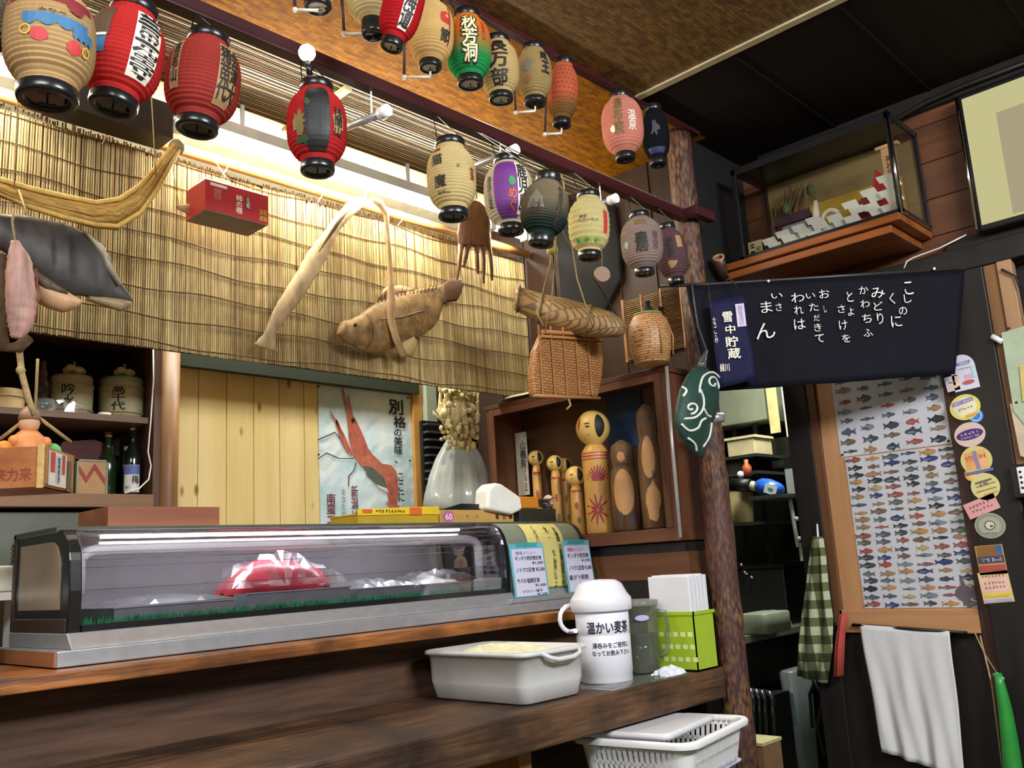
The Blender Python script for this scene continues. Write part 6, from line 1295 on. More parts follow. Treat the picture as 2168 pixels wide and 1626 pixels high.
b = MB(); fr = FX((3.484, 1.13, .955)); b.shape(disc(18), fr, 0, 0, .06, .055, .0, 0); b.flat([(-.008, .02), (.012, .02), (-.004, .065)], fr, .0005, 0); b.flat([(-.008, -.02), (.012, -.02), (.012, -.065)], fr, .0005, 0); b.shape(rect(), fr, .034, 0, .012, .05, .0004, 0)
b.build('sunfish_print', mat('sunfish', '5f5560', .5), low_sheet)
t = T('white_towel', (3.46, 1.26, .33), 'white cotton towel hanging over a bar under the fish charts', 'towel')
a, c_, d_, e_ = P(1820, 1322, 'X', 3.455), P(2010, 1336, 'X', 3.455), P(1868, 1592, 'X', 3.455), P(2042, 1650, 'X', 3.455)
nx, ny = 40, 24; vs = []
for j in range(ny+1):
    for i in range(nx+1):
        u = i/nx; v = j/ny; p = a.lerp(c_, u).lerp(d_.lerp(e_, u), v)
        vs.append(p+V((-1, 0, 0))*(.009*v*math.sin(u*17+v*2)+.006*v*math.sin(u*31+2-v*4)+.004*math.sin(u*7+v*9)))
b = MB(); b.add(vs, [(j*(nx+1)+i, j*(nx+1)+i+1, (j+1)*(nx+1)+i+1, (j+1)*(nx+1)+i) for j in range(ny) for i in range(nx)], 0, True); o = b.build('cloth', mat('towel_white', 'd2d2d4', .9, var=.03, bmp=.1, vscale=60), t); md = o.modifiers.new('thick', 'SOLIDIFY'); md.thickness = .004
b = MB(); b.tube([a+V((.004, .03, -.002)), c_+V((.004, -.05, -.006))], .006, 8); b.tube([a+V((.004, .03, -.002)), a+V((.06, .03, -.002))], .005, 6); b.tube([c_+V((.004, -.05, -.006)), c_+V((.06, -.05, -.006))], .005, 6); tag(b.build('towel_bar', BLACK), 'thin black bar under the notice board carrying the white towel', 'bar')
# stickers on the dark post
def sticker(px, py, w_, h_, shape_, col, lab, extra=(), rot=0, X=3.438):
    c = P(px, py, 'X', X); fr = FX(c, rot); t = T('sticker', c, lab, 'sticker', 'stickers on the dark post')
    b = MB(); sh = {'disc': disc(28), 'rect': rect(), 'arch': poly([(-.5, -.5), (.5, -.5), (.5, .15)]+[(.5*math.cos(a), .15+.35*math.sin(a)) for a in [math.pi*k/12 for k in range(1, 12)]]+[(-.5, .15)])}[shape_]
    v, f = sh; b.prism([(p[0]*w_, p[1]*h_) for p in v], fr, -.0015, 0); b.build('backing', mat('stk_'+col, col, .35, var=.03), t)
    if extra:
        b = MB(); ms = []; 
        for k, e in enumerate(extra):
            kind, x, y, ww, hh, cl = e[:6]; m = mat('stk_'+cl, cl, .4); 
            if m not in ms: ms.append(m)
            mi = ms.index(m); z = .0006+.0003*k
            if kind == 'scr': scribble(b, fr, x*w_, y*h_, ww*w_, hh*h_, z, mi, k+int(px))
            else: b.shape({'r': rect(), 'd': disc(24), 'o': RINGS(24, .8)}.get(kind) or text(kind, .04), fr, x*w_, y*h_, ww*w_, hh*h_, z, mi)
        b.build('print', ms, t)
sticker(2040, 788, .085, .13, 'arch', 'd3d3e4', 'white arched sticker with red crab and small print, topmost on the post', [('ACCOF', .05, .25, .6, .1, '5a5a9c'), ('scr', .1, .1, .6, .05, 'a06a9a'), ('r', .2, -.14, .4, .12, 'd8a8b8'), ('d', .1, -.3, .5, .12, 'c05a5c'), ('r', -.3, -.2, .2, .3, 'e0c6b8'), ('r', .38, -.05, .1, .3, 'a8d8e0')], 4)
sticker(2016, 812, .045, .055, 'rect', 'c9c4c8', 'small grey sticker tucked under the arched one', [('scr', 0, .1, .7, .2, '8a7a80'), ('r', 0, -.25, .7, .2, 'd8b0a0')], 6)
sticker(2066, 880, .05, .05, 'disc', '3a7ad0', 'small blue round sticker peeping from behind the yellow disc', [('o', 0, 0, .8, .8, 'a9c9ee')], 0, 3.4392)
sticker(2043, 862, .105, .092, 'disc', 'd3cd6a', 'yellow round sticker with slanted purple band', [('d', 0, 0, .78, .78, 'ddd6b4'), ('r', -.02, .22, .72, .16, '8c80b8'), ('scr', 0, .22, .6, .1, 'e8e4f0'), ('scr', 0, -.05, .5, .1, '7a6a9a'), ('r', .1, -.36, .4, .1, 'd8a048')], 12)
sticker(2053, 920, .105, .088, 'disc', 'd2b9b0', 'pinkish round sticker with dark purple oval', [('d', 0, 0, .88, .42, '47286e'), ('scr', 0, .05, .6, .12, 'd8cce4'), ('scr', 0, -.1, .6, .1, 'd8cce4')], 8)
sticker(2067, 974, .105, .10, 'disc', 'cfc57a', 'round cream sticker with orange grid print', [('r', -.2, .0, .3, .62, 'dba066'), ('r', .22, 0, .3, .62, 'e0aa74'), ('r', 0, 0, .12, .66, '8a7fa8'), ('r', 0, -.42, .9, .1, '6a62a0'), ('scr', -.2, .1, .24, .2, 'c86a40'), ('scr', .22, .1, .24, .2, 'c86a40')], 6)
sticker(2058, 1004, .05, .05, 'disc', 'e0a850', 'small orange disc partly covered by the striped yellow disc', [('d', 0, 0, .6, .6, 'e8c070')], 0, 3.4392)
sticker(2086, 1030, .095, .095, 'disc', 'd4c98c', 'pale yellow round sticker with looping stripes', [('r', 0, .2, .6, .07, '6a6048'), ('r', .05, .06, .7, .05, 'a08a50'), ('r', 0, -.12, .7, .05, 'a08a50'), ('r', .1, -.28, .5, .05, 'c8a050'), ('scr', 0, .1, .3, .2, '7a6aa8')], 12)
sticker(2078, 1072, .11, .055, 'rect', 'dba0a0', 'slanting pink paper ticket on the post', [('scr', -.05, .15, .7, .2, '9a6060'), ('scr', .0, -.15, .7, .2, 'b07070')], 18)
sticker(2096, 1113, .10, .088, 'disc', 'a7ab96', 'grey green round badge with a small face in the middle', [('o', 0, 0, .92, .92, '8a9080'), ('d', 0, .02, .36, .36, 'd6d2c4'), ('o', 0, .02, .36, .36, '5a6058'), ('r', .05, -.02, .1, .08, '4a5048'), ('scr', 0, -.3, .4, .1, '7a8070')], 0)
sticker(2098, 1185, .09, .10, 'rect', 'b99a5a', 'colourful rectangular sticker with brown and purple bands', [('r', 0, .3, .9, .36, '8a6038'), ('r', .36, .32, .2, .3, '3a6a9a'), ('r', 0, 0, .94, .24, '4a4860'), ('scr', 0, 0, .8, .16, 'b8b0c8'), ('r', 0, -.28, .94, .2, 'b05048')], 2)
sticker(2108, 1243, .098, .105, 'rect', 'e2c78e', 'cream sticker with pink lettering and yellow band, lowest on the post', [('r', 0, .1, .9, .5, 'e8c0b0'), ('scr', 0, .36, .8, .1, 'a87868'), ('scr', 0, .14, .7, .1, 'c88878'), ('scr', 0, 0, .7, .1, 'c88878'), ('r', 0, -.26, .86, .1, 'e0c03c'), ('r', 0, -.42, .9, .1, 'a8b0d0')], 4)
# shrine case and shelf
t = T('wall_shelf', (3.33, 1.5, 2.27), 'orange brown two step wooden shelf under the shrine case', 'shelf')
OR = wood('shelf_orange', '6a3517', '9c5a2a', 'Y', .7, .35)
b = MB(); b.box((3.17, 1.05, 2.27), (3.49, 1.78, 2.298)); b.build('upper_board', OR, t, bevel=.003)
b = MB(); b.box((3.19, 1.09, 2.238), (3.49, 1.78, 2.268)); b.build('lower_board', OR, t, bevel=.003)
t = T('shrine_case', (3.34, 1.37, 2.30), 'black framed glass case with shrine paper decorations on the wall shelf', 'case')
xa, xb, ya, yb2, z0, z1 = 3.20, 3.488, 1.045, 1.70, 2.30, 2.70
FRM = mat('case_frame', '1d1c1e', .25)
for nm, segs in (('upright', [((xa, ya, z0), (xa+.016, ya+.02, z1)), ((xa, yb2-.02, z0), (xa+.016, yb2, z1)), ((xb-.016, ya, z0), (xb, ya+.016, z1)), ((xb-.016, yb2-.016, z0), (xb, yb2, z1))]), ('rail', [((xa, ya, z0), (xa+.016, yb2, z0+.022)), ((xa, ya, z1-.03), (xa+.016, yb2, z1)), ((xa, ya, z0), (xb, ya+.016, z0+.022)), ((xa, ya, z1-.02), (xb, ya+.016, z1)), ((xa, yb2-.016, z0), (xb, yb2, z0+.022)), ((xa, yb2-.016, z1-.02), (xb, yb2, z1))])):
    for lo_, hi_ in segs: b = MB(); b.box(lo_, hi_); b.build(nm, FRM, t, bevel=.003)
b = MB(); b.box((xa, ya, z1-.004), (xb, yb2, z1)); b.build('lid', FRM, t)
b = MB(); b.box((xa, ya, z0-.001), (xb, yb2, z0+.004)); b.build('floor_board', wood('case_floor', '5a3a20', '7a5230', 'Y', .7, .5), t)
b = MB(); b.box((xb-.006, ya+.016, z0), (xb, yb2-.016, z1)); b.build('back_board', mat('case_back_tan', '8a7650', .6, var=.15, vscale=5), t)
b = MB(); b.box((xa+.006, ya+.02, z0+.022), (xa+.008, yb2-.02, z1-.03)); b.build('front_glass', glass('shrine_glass', 'f6f6f2', .35), t)
b = MB(); b.box((xa+.016, ya+.006, z0+.022), (xb-.016, ya+.008, z1-.02)); b.build('side_glass', glass('shrine_glass', 'f6f6f2', .35), t)
b = MB(); b.tube([V((xa+.002, ya+.006, z0)), V((xa+.002, ya+.006, z1))], .005, 8); b.build('edge_tube', CHROME, t)
b = MB(); b.box((3.47, 1.12, 2.36), (3.478, 1.50, 2.535)); b.box((3.468, 1.12, 2.535), (3.478, 1.50, 2.545)); tag(b.build('gold_board', mat('gold_board', 'c2a038', .4, var=.12)), 'yellow gold backing board standing in the shrine case', 'board')
def zigzag(x, y0, z0_, n, sg, lab, s_=.036):
    t = T('paper_streamer', (x, y0, z0_), lab, 'streamer', 'folded paper streamers in the shrine case')
    b = MB(); fr = FX((x, y0, z0_))
    for k in range(n):
        xo = sg*s_*.5*(k % 2)
        b.prism([(xo-.03, -k*s_*.62), (xo+.026, -k*s_*.62), (xo+.03+sg*.008, -(k+1)*s_*.62), (xo-.026+sg*.008, -(k+1)*s_*.62)], fr, 0, .0025)
    b.build('folded_paper', mat('shide_white', 'dcdedd', .6, var=.03), t)
ORD = ('first', 'second', 'third', 'fourth')
for q, y in enumerate((1.105, 1.175, 1.245, 1.315)): zigzag(3.235+.012*(q % 2), y, 2.475-.028*q, 6-q, 1, ORD[q]+' white zigzag paper streamer from the right in the shrine case', .046)
for q, y in enumerate((1.39, 1.455, 1.52, 1.585)): zigzag(3.225+.012*(q % 2), y, 2.40-.008*q, 3, 1, ORD[q]+' white zigzag streamer of the left group, counted from the middle of the case', .046)
b = MB(); crumple(b, 3.24, 3.30, 1.30, 1.52, 2.325, .06, 41, nx=5, ny=12); tag(b.build('white_paper_heap', mat('shide_white', 'dcdedd', .6)), 'heap of crumpled white paper in the left half of the shrine case', 'paper')
b = MB(); b.prism([(-.13, -.07), (.07, -.07), (.07, .07), (.02, .09), (-.01, .13), (-.03, .06), (-.10, .02)], FX((3.29, 1.14, 2.40)), 0, .006); tag(b.build('red_paper', mat('red_paper', 'b32a30', .5)), 'red folded paper behind the right zigzag streamers', 'paper')
t = T('shrine_plaque', (3.30, 1.10, 2.33), 'slim wooden gate shaped plaque standing at the right in the shrine case', 'plaque')
b = MB(); b.box((3.29, 1.072, 2.325), (3.305, 1.122, 2.60)); b.build('post', mat('pale_wood', 'c59a6e', .5), t); b = MB(); b.box((3.285, 1.055, 2.60), (3.31, 1.14, 2.612)); b.build('cap', mat('cap_wood', 'd8b084', .5), t)
b = MB(); b.shape(Tx('神社御守', .0), FX((3.2885, 1.097, 2.51)), 0, 0, .022, .12, .0005, 0); b.build('lettering', INKBR, t)
b = MB(); fr = FX((3.466, 1.235, 2.49)); b.shape(rect(), fr, 0, 0, .06, .07, .001, 0); b.shape(text('火', .05), fr, .0, .02, .04, .036, .002, 1); b.shape(rect(), fr, 0, -.02, .04, .02, .002, 2); tag(b.build('charm_card', [mat('charm_white', 'd8d2c4', .6), INK, mat('charm_grey', '9fb2a8', .6)]), 'white charm card with dark stamp on the gold board', 'card')
t = T('small_shrine', (3.36, 1.50, 2.305), 'small purple framed shrine with white front at the left in the case', 'shrine')
b = MB(); b.box((3.33, 1.45, 2.325), (3.41, 1.57, 2.44)); b.build('house', mat('shrine_grey', '8f8f94', .5), t)
b = MB(); b.prism([(-.085, .0), (.085, 0), (.06, .035), (-.06, .035)], FX((3.41, 1.51, 2.44)), 0, .1); b.build('roof', mat('shrine_purple', '3c1c34', .5), t)
for y in (1.445, 1.572): b = MB(); b.box((3.318, y-.008, 2.305), (3.335, y+.008, 2.45)); b.build('post', mat('shrine_purple', '3c1c34', .5), t)
b = MB(); b.box((3.33, 1.445, 2.305), (3.41, 1.575, 2.325)); b.build('foot', mat('shrine_purple', '3c1c34', .5), t)
t = T('rope_ring', (3.30, 1.33, 2.38), 'white twisted rope ring beside the small shrine', 'rope ring')
b = MB(); b.tube([V((3.29, 1.345+.034*math.cos(a), 2.395+.034*math.sin(a))) for a in [2*math.pi*k/24 for k in range(25)]], .009, 8); b.build('ring', mat('rope_white', 'd8d2c8', .7), t)
b = MB(); b.tube([V((3.30, 1.405, 2.33)), V((3.30, 1.405, 2.44)), V((3.30, 1.40, 2.49))], [.014, .015, .008], 8); b.build('tail_end', mat('rope_white', 'd8d2c8', .7), t)
t = T('stamp_card', (3.235, 1.655, 2.322), 'small cream card with dark stamped pattern at the left corner of the shrine case', 'card')
b = MB(); fr = FX((3.232, 1.645, 2.352)); b.box((-.03, -.028, -.002), (.03, .028, 0), fr); b.build('card', mat('cream_card', 'c2b48a', .6), t)
b = MB(); b.shape(text('宝', .04), fr, -.012, .01, .022, .022, .001); b.shape(text('印', .04), fr, .014, -.008, .02, .02, .001); b.shape(rect(), fr, -.012, -.016, .02, .01, .001); b.build('stamp', INK, t)
t = T('dried_sheaf', (3.42, 1.60, 2.305), 'brown dried sheaf with green leaves leaning in the left of the shrine case', 'dried plants')
b = MB(); rg = random.Random(8)
for k in range(22): b.tube([V((3.42+rg.uniform(-.02, .02), 1.62+rg.uniform(-.03, .03), 2.31)), V((3.43+rg.uniform(-.03, .03), 1.58+rg.uniform(-.09, .06), 2.62+rg.uniform(-.06, .03)))], .004, 5)
b.build('stalk', mat('sheaf', '6a5236', .8, var=.4, vscale=30), t)
b = MB()
for k in range(10): b.ball(V((3.40+rg.uniform(-.02, .02), 1.55+rg.uniform(-.09, .06), 2.48+rg.uniform(-.1, .12))), .02, 6, sc_=(.3, 1, 1.4))
b.build('leaf', mat('sheaf_leaf', '4d5a36', .6, var=.3), t)
# television
t = T('television', (3.44, .5, 2.25), 'flat television with pale yellow screen and black chrome edged frame on the right wall', 'television')
a, c_ = P(2026, 206, 'X', 3.44), P(2092, 484, 'X', 3.40); TZ = (a.z+c_.z)/2; fr = Fr((3.42, .87-.45, TZ), (0, -1, 0), V((.03, 0, 1))); hw, hh = .45, (a.z-c_.z)/2
b = MB(); b.box((-hw, -hh, -.045), (hw, hh, 0), fr); b.build('cabinet_shell', BLACK, t, bevel=.012, seg=3)
b = MB(); b.box((-hw+.016, -hh+.022, .0005), (hw-.02, hh-.022, .003), fr); b.build('screen', emit('tv_screen_glow', 'e2dca0', .42), t)  # glow added so the glossy screen looks as bright as its surroundings are dark
b = MB(); b.box((-hw+.12, -hh+.03, .0032), (hw-.03, hh-.12, .0036), fr); b.build('screen_glow_pane', emit('tv_pane_glow', 'cdbf9c', .38), t)  # beige area of the screen, brightened by added glow as well
b = MB(); b.tube([fr.at(-hw-.002, hh-.01, .002), fr.at(-hw-.002, -hh+.01, .002)], .005, 8); b.build('chrome_edge', CHROME, t)
b = MB(); b.box((-.1, -.06, -.10), (.1, .06, -.045), fr); b.build('wall_bracket', BLACK, t)
t = MB(); t.tube([V((3.452, 1.6, 2.762)), V((3.452, 1.12, 2.765)), V((3.445, .98, 2.79)), V((3.45, .85, 2.80)), V((3.455, .3, 2.80))], .011, 8); tag(t.build('black_conduit', BLACK), 'black cable conduit running under the ceiling above the television', 'conduit')
t = MB(); t.tube([P(2046, 497, 'X', 3.46), P(1990, 525, 'X', 3.455), P(1935, 545, 'X', 3.45), P(1920, 553, 'X', 3.44), P(1914, 568, 'X', 3.435)], .003, 6); tag(t.build('white_wire', CORDW), 'white wire drooping from the television down to the noren', 'wire')
t = MB(); t.tube(PP([(2160, 610), (2150, 585), (2130, 575), (2120, 570)], 'X', 3.43), .004, 6); tag(t.build('black_wire', INK), 'short black wire at the upper right beside the beige post', 'wire')
# papers, telephone, green bottle at the right edge
t = T('paper_pad', P(2140, 960, 'X', 3.42), 'pale green sheet of paper pinned beside the beige post at the right edge', 'paper')
c = [P(2120, 705, 'X', 3.43), P(2200, 680, 'X', 3.43), P(2220, 960, 'X', 3.43), P(2146, 870, 'X', 3.43)]
b = MB(); b.add(c+[p+V((.004, 0, 0)) for p in c], [(0, 1, 2, 3), (7, 6, 5, 4), (0, 4, 5, 1), (1, 5, 6, 2), (2, 6, 7, 3), (3, 7, 4, 0)]); b.build('sheet', mat('pale_green_paper', 'a9b79b', .6), t)
b = MB(); q = [P(2158, 775, 'X', 3.425), P(2200, 765, 'X', 3.425), P(2210, 850, 'X', 3.425), P(2165, 850, 'X', 3.425)]; b.add(q, [(0, 1, 2, 3)]); b.build('yellow_note', mat('note_yellow', 'c9b869', .6), t)
b = MB(); b.ball(P(2136, 695, 'X', 3.425), .005, 8); b.build('pin', INKBR, t)
t = T('paper_sheet', P(2150, 990, 'X', 3.43), 'cream paper sheet pinned below the pale green one', 'paper')
c = [P(2138, 855, 'X', 3.435), P(2210, 850, 'X', 3.435), P(2220, 985, 'X', 3.435), P(2160, 965, 'X', 3.435)]
b = MB(); b.add(c+[p+V((.004, 0, 0)) for p in c], [(0, 1, 2, 3), (7, 6, 5, 4), (0, 4, 5, 1), (1, 5, 6, 2), (2, 6, 7, 3), (3, 7, 4, 0)]); b.build('sheet', mat('cream_sheet', 'c4b49c', .6), t)
b = MB(); b.ball(P(2152, 852, 'X', 3.43), .005, 8); b.build('pin', INKBR, t)
b = MB(); b.tube([P(2100, 712, 'X', 3.43), P(2122, 724, 'X', 3.43)], .010, 8); tag(b.build('white_clip', WHITEP), 'small white plastic clip on the mid brown post', 'clip')
t = T('wall_phone', P(2160, 1150, 'X', 3.43), 'black and white wall intercom phone cut by the right edge', 'phone')
c = P(2180, 1015, 'X', 3.41); fr = FX(c); b = MB(); b.box((-.06, -.06, -.03), (.10, .055, -.004), fr); b.build('black_body', BLACK, t, bevel=.006)
b = MB(); b.box((-.035, -.045, -.004), (.08, .045, .002), fr); b.build('keypad', WHITEP, t, bevel=.004)
b = MB()
for i in range(4):
    for j in range(4): b.shape(disc(8), fr, -.025+.018*i, .028-.018*j, .010, .010, .0025)
b.build('key', INK, t)
b = MB(); b.box((-.025, -.30, -.02), (.06, -.08, .01), fr); b.build('handset', mat('phone_grey', '9a9b9c', .4, var=.2, vscale=30), t, bevel=.012, seg=3)
t = T('green_umbrella', P(2135, 1626, 'X', 3.40), 'bright green rolled umbrella leaning at the lower right edge', 'umbrella')
b = MB(); b.tube(PP([(2112, 1425), (2118, 1450), (2128, 1500), (2138, 1570), (2146, 1640), (2152, 1700)], 'X', 3.40), [.012, .016, .022, .027, .03, .03], 14); b.build('canopy', mat('umbrella_green', '2f8f3c', .35, var=.12), t)
b = MB(); b.tube(PP([(2104, 1430), (2112, 1428), (2122, 1436), (2116, 1446)], 'X', 3.40), .008, 8); b.build('tie', mat('umbrella_tie', '7fb089', .4), t)
t = MB(); t.tube(PP([(2064, 1340), (2085, 1385), (2112, 1428)], 'X', 3.43), .0025, 5); t.tube(PP([(2075, 1345), (2100, 1450), (2122, 1626)], 'X', 3.43), .003, 5); tag(t.build('beige_string', ROPE), 'beige string hanging from the right end of the notice board rail', 'string')
# plaid cloth and red cloth by the passage
t = T('plaid_cloth', P(1730, 1440, 'X', 3.40), 'olive and cream checked cloth hanging beside the passage', 'cloth')
m, nt, bb = _base('plaid'); tc = N(nt, 'ShaderNodeTexCoord'); ck = N(nt, 'ShaderNodeTexChecker'); ck.inputs['Scale'].default_value = 16
sp = N(nt, 'ShaderNodeSeparateXYZ'); cb = N(nt, 'ShaderNodeCombineXYZ'); nt.links.new(tc.outputs['Object'], sp.inputs[0]); nt.links.new(sp.outputs[1], cb.inputs[0]); nt.links.new(sp.outputs[2], cb.inputs[1]); nt.links.new(cb.outputs[0], ck.inputs['Vector'])
def sqw(o_):
    a_ = N(nt, 'ShaderNodeMath', operation='MULTIPLY'); a_.inputs[1].default_value = 15; nt.links.new(o_, a_.inputs[0])
    f_ = N(nt, 'ShaderNodeMath', operation='FRACT'); nt.links.new(a_.outputs[0], f_.inputs[0]); g_ = N(nt, 'ShaderNodeMath', operation='GREATER_THAN'); g_.inputs[1].default_value = .5; nt.links.new(f_.outputs[0], g_.inputs[0]); return g_.outputs[0]
ad = N(nt, 'ShaderNodeMath', operation='ADD'); nt.links.new(sqw(sp.outputs[1]), ad.inputs[0]); nt.links.new(sqw(sp.outputs[2]), ad.inputs[1]); hf = N(nt, 'ShaderNodeMath', operation='MULTIPLY'); hf.inputs[1].default_value = .5; nt.links.new(ad.outputs[0], hf.inputs[0])
nt.links.new(ramp(nt, hf.outputs[0], [(.1, '2d3319'), (.5, '5d6440'), (.95, 'b4b798')]), bb.inputs['Base Color']); bb.inputs['Roughness'].default_value = .9
prs = [(1722, 1135, 1742, 1138), (1716, 1170, 1748, 1175), (1708, 1230, 1754, 1240), (1698, 1300, 1764, 1310), (1690, 1370, 1762, 1380), (1688, 1430, 1752, 1446)]
rings = []
for i, (a, c_) in enumerate(Q(prs, 'X', 3.42)):
    c = (a+c_)/2; h = (a-c_)/2; rings.append([c+h*math.cos(q)+V((-1, 0, 0))*.018*math.sin(q)*(1+.5*math.sin(6*q)) for q in [2*math.pi*k/40 for k in range(40)]])
b = MB(); b.rings(rings); b.build('cloth', m, t)
b = MB(); b.tube([P(1732, 1140, 'X', 3.42), P(1730, 1110, 'X', 3.46)], .004, 6); b.build('loop', WHITEP, t)
t = T('red_cloth', P(1770, 1430, 'X', 3.42), 'red cloth hanging from the notice board corner beside the checked cloth', 'cloth')
b = MB(); rings = []
for i, (a, c_) in enumerate(Q([(1779, 1300, 1794, 1302), (1774, 1330, 1790, 1334), (1768, 1370, 1788, 1376), (1766, 1432, 1786, 1430)], 'X', 3.425)):
    c = (a+c_)/2; h = (a-c_)/2; rings.append([c+h*math.cos(q)+V((-1, 0, 0))*.012*math.sin(q)*(1+.5*math.sin(5*q)) for q in [2*math.pi*k/30 for k in range(30)]])
b.rings(rings); b.build('cloth', mat('red_towel', 'b5473f', .8, var=.15), t)

# ================================================================ kitchen seen through the passage
t = T('kitchen_counter', (4.2, 2.6, 0), 'stainless kitchen counter seen through the passage behind the post', 'counter')
b = MB(); b.box((3.25, 2.24, .725), (5.25, 2.95, .76)); b.build('worktop', mat('worktop_steel', '9aa08f', .3, metal=.4), t, bevel=.003)
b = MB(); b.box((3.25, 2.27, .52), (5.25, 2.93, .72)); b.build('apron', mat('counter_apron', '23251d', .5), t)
for x in (3.3, 4.3, 5.15): b = MB(); b.box((x, 2.3, 0), (x+.04, 2.34, .52)); b.build('leg', mat('leg_dark', '2b2c2a', .4, metal=.5), t)
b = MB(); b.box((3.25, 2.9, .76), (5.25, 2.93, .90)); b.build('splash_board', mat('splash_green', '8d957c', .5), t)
def kbox(name, q, X, dep, m, lab, cat, bev=.004):
    a, c_ = P(q[0], q[1], 'X', X), P(q[2], q[3], 'X', X)
    b = MB(); b.box((X, min(a.y, c_.y), min(a.z, c_.z)), (X+dep, max(a.y, c_.y), max(a.z, c_.z))); return tag(b.build(name, m, bevel=bev), lab, cat)
t = T('wall_cupboard', (4.9, 2.75, 1.85), 'pale green kitchen wall cupboard high in the passage view', 'cupboard')
a, c_ = P(1500, 818, 'X', 4.7), P(1622, 880, 'X', 4.7); b = MB(); b.box((4.7, c_.y, c_.z-.02), (5.298, a.y+.2, a.z+.15)); b.build('body', mat('cupboard_green', '868a74', .5, var=.1), t, bevel=.004)
a, c_ = P(1620, 815, 'X', 4.69), P(1652, 915, 'X', 4.69); b = MB(); b.box((4.69, c_.y, c_.z), (4.70, a.y, a.z+.1)); b.build('side_panel', mat('cupboard_yellow', 'd6c98a', .5), t)
kbox('white_cupboard', (1652, 815, 1704, 920), 4.75, .548, mat('cupboard_white', 'dfe0d0', .5, var=.05), 'white cupboard door right of the yellow panel in the kitchen', 'cupboard')
kbox('range_hood', (1628, 930, 1706, 985), 4.85, .448, mat('hood_green', '34382a', .5), 'dark green range hood in the kitchen behind the passage', 'hood')
kbox('shelf_unit', (1530, 890, 1628, 930), 4.9, .398, BLACK, 'black empty upper shelf in the kitchen', 'shelf')
t = T('cream_container', P(1570, 960, 'X', 4.5), 'cream lidded food container on the kitchen rack', 'container')
a, c_ = P(1538, 934, 'X', 4.5), P(1600, 962, 'X', 4.5); b = MB(); b.box((4.5, c_.y, c_.z), (4.7, a.y, a.z)); b.build('tub', mat('cream_tub', 'd3c496', .5), t, bevel=.006)
b = MB(); b.box((4.49, c_.y-.01, a.z), (4.71, a.y+.01, a.z+.014)); b.build('lid', mat('cream_lid', 'e0d4aa', .5), t)
t = T('white_jar', P(1560, 1010, 'X', 4.5), 'white ribbed plastic jar below the cream container', 'jar')
c = P(1562, 1005, 'X', 4.55); b = MB(); b.lathe([(.055, 0), (.06, .01), (.056, .03), (.06, .05), (.056, .055), (.05, .07)], c, n=18); b.build('body', mat('jar_white', 'b9bba8', .5), t)
t = T('red_sauce_bottle', P(1585, 1005, 'X', 4.45), 'small orange and white bottle beside the white jar', 'bottle')
c = P(1583, 1008, 'X', 4.42); b = MB(); b.lathe([(.025, 0), (.026, .05), (.012, .07), (.012, .09)], c, n=12); b.build('body', mat('sauce_orange', 'c4643e', .4), t); b = MB(); b.ball(c+V((-.02, .03, .01)), .022, 8); b.build('cap', WHITEP, t)
t = T('black_drum', P(1570, 1025, 'X', 4.45), 'black cylinder lying over the cream bucket in the kitchen', 'pan')
b = MB(); b.tube([P(1548, 1026, 'X', 4.36), P(1590, 1028, 'X', 4.36)], .036, 14); b.build('drum', BLACK, t); b = MB(); b.tube([P(1591, 1028, 'X', 4.36), P(1602, 1030, 'X', 4.36)], .026, 12); b.build('pale_end', mat('pale_end', 'c9c5a4', .5), t)
t = T('cream_bucket', P(1570, 1108, 'X', 4.5), 'tall cream plastic bucket on the kitchen rack', 'bucket')
c = P(1570, 1108, 'X', 4.55); tp = P(1570, 1036, 'X', 4.55).z-c.z; b = MB(); b.lathe([(.068, 0), (.07, .005), (.08, tp), (.076, tp), (.06, .01)], c, n=22, caps=(True, False)); b.build('pail', mat('cream_pail', 'c8b67e', .5), t); b = MB(); b.lathe([(.082, tp-.01), (.085, tp-.006), (.085, tp+.004), (.08, tp+.006)], c, n=22); b.build('rim', mat('cream_rim', 'd4c48c', .5), t)
t = T('kitchen_rack', P(1570, 1120, 'X', 4.5), 'dark metal rack holding the cream bucket and containers', 'rack')
for z in (P(1570, 1108, 'X', 4.55).z, P(1562, 1005, 'X', 4.55).z, P(1600, 962, 'X', 4.5).z): a = P(1500, 1000, 'X', 4.45); c_ = P(1612, 1000, 'X', 4.45); b = MB(); b.box((4.42, c_.y, z-.018), (4.8, a.y, z-.002)); b.build('shelf', mat('rack_steel', '4a4c48', .4, metal=.5), t)
for y in (P(1500, 1000, 'X', 4.45).y, P(1612, 1000, 'X', 4.8).y): b = MB(); b.box((4.78, y-.012, 1.072), (4.8, y+.012, 2.0)); b.build('upright', mat('rack_steel', '4a4c48', .4), t)
t = T('blue_bag', P(1630, 1050, 'X', 4.4), 'shiny blue bag with green label on the kitchen rack', 'bag')
b = MB(); pr = Q([(1600, 1018, 1602, 1040), (1614, 1012, 1616, 1050), (1632, 1014, 1634, 1052), (1650, 1022, 1650, 1048), (1660, 1030, 1660, 1042)], 'X', 4.35); b.pairs(pr, (-1, 0, 0), [.02, .05, .06, .045, .01], m=14); b.build('bag_body', mat('bag_blue', '2a5fc0', .25, var=.3, vscale=20), t)
b = MB(); b.shape(rect(), FX(P(1631, 1036, 'X', 4.286), -20), 0, 0, .07, .05, 0, 0); b.shape(blob(7, 10, .4), FX(P(1631, 1036, 'X', 4.284), -20), 0, 0, .035, .02, 0, 1); b.build('label', [mat('bag_label', 'c9d4d8', .4), GRN_], t)
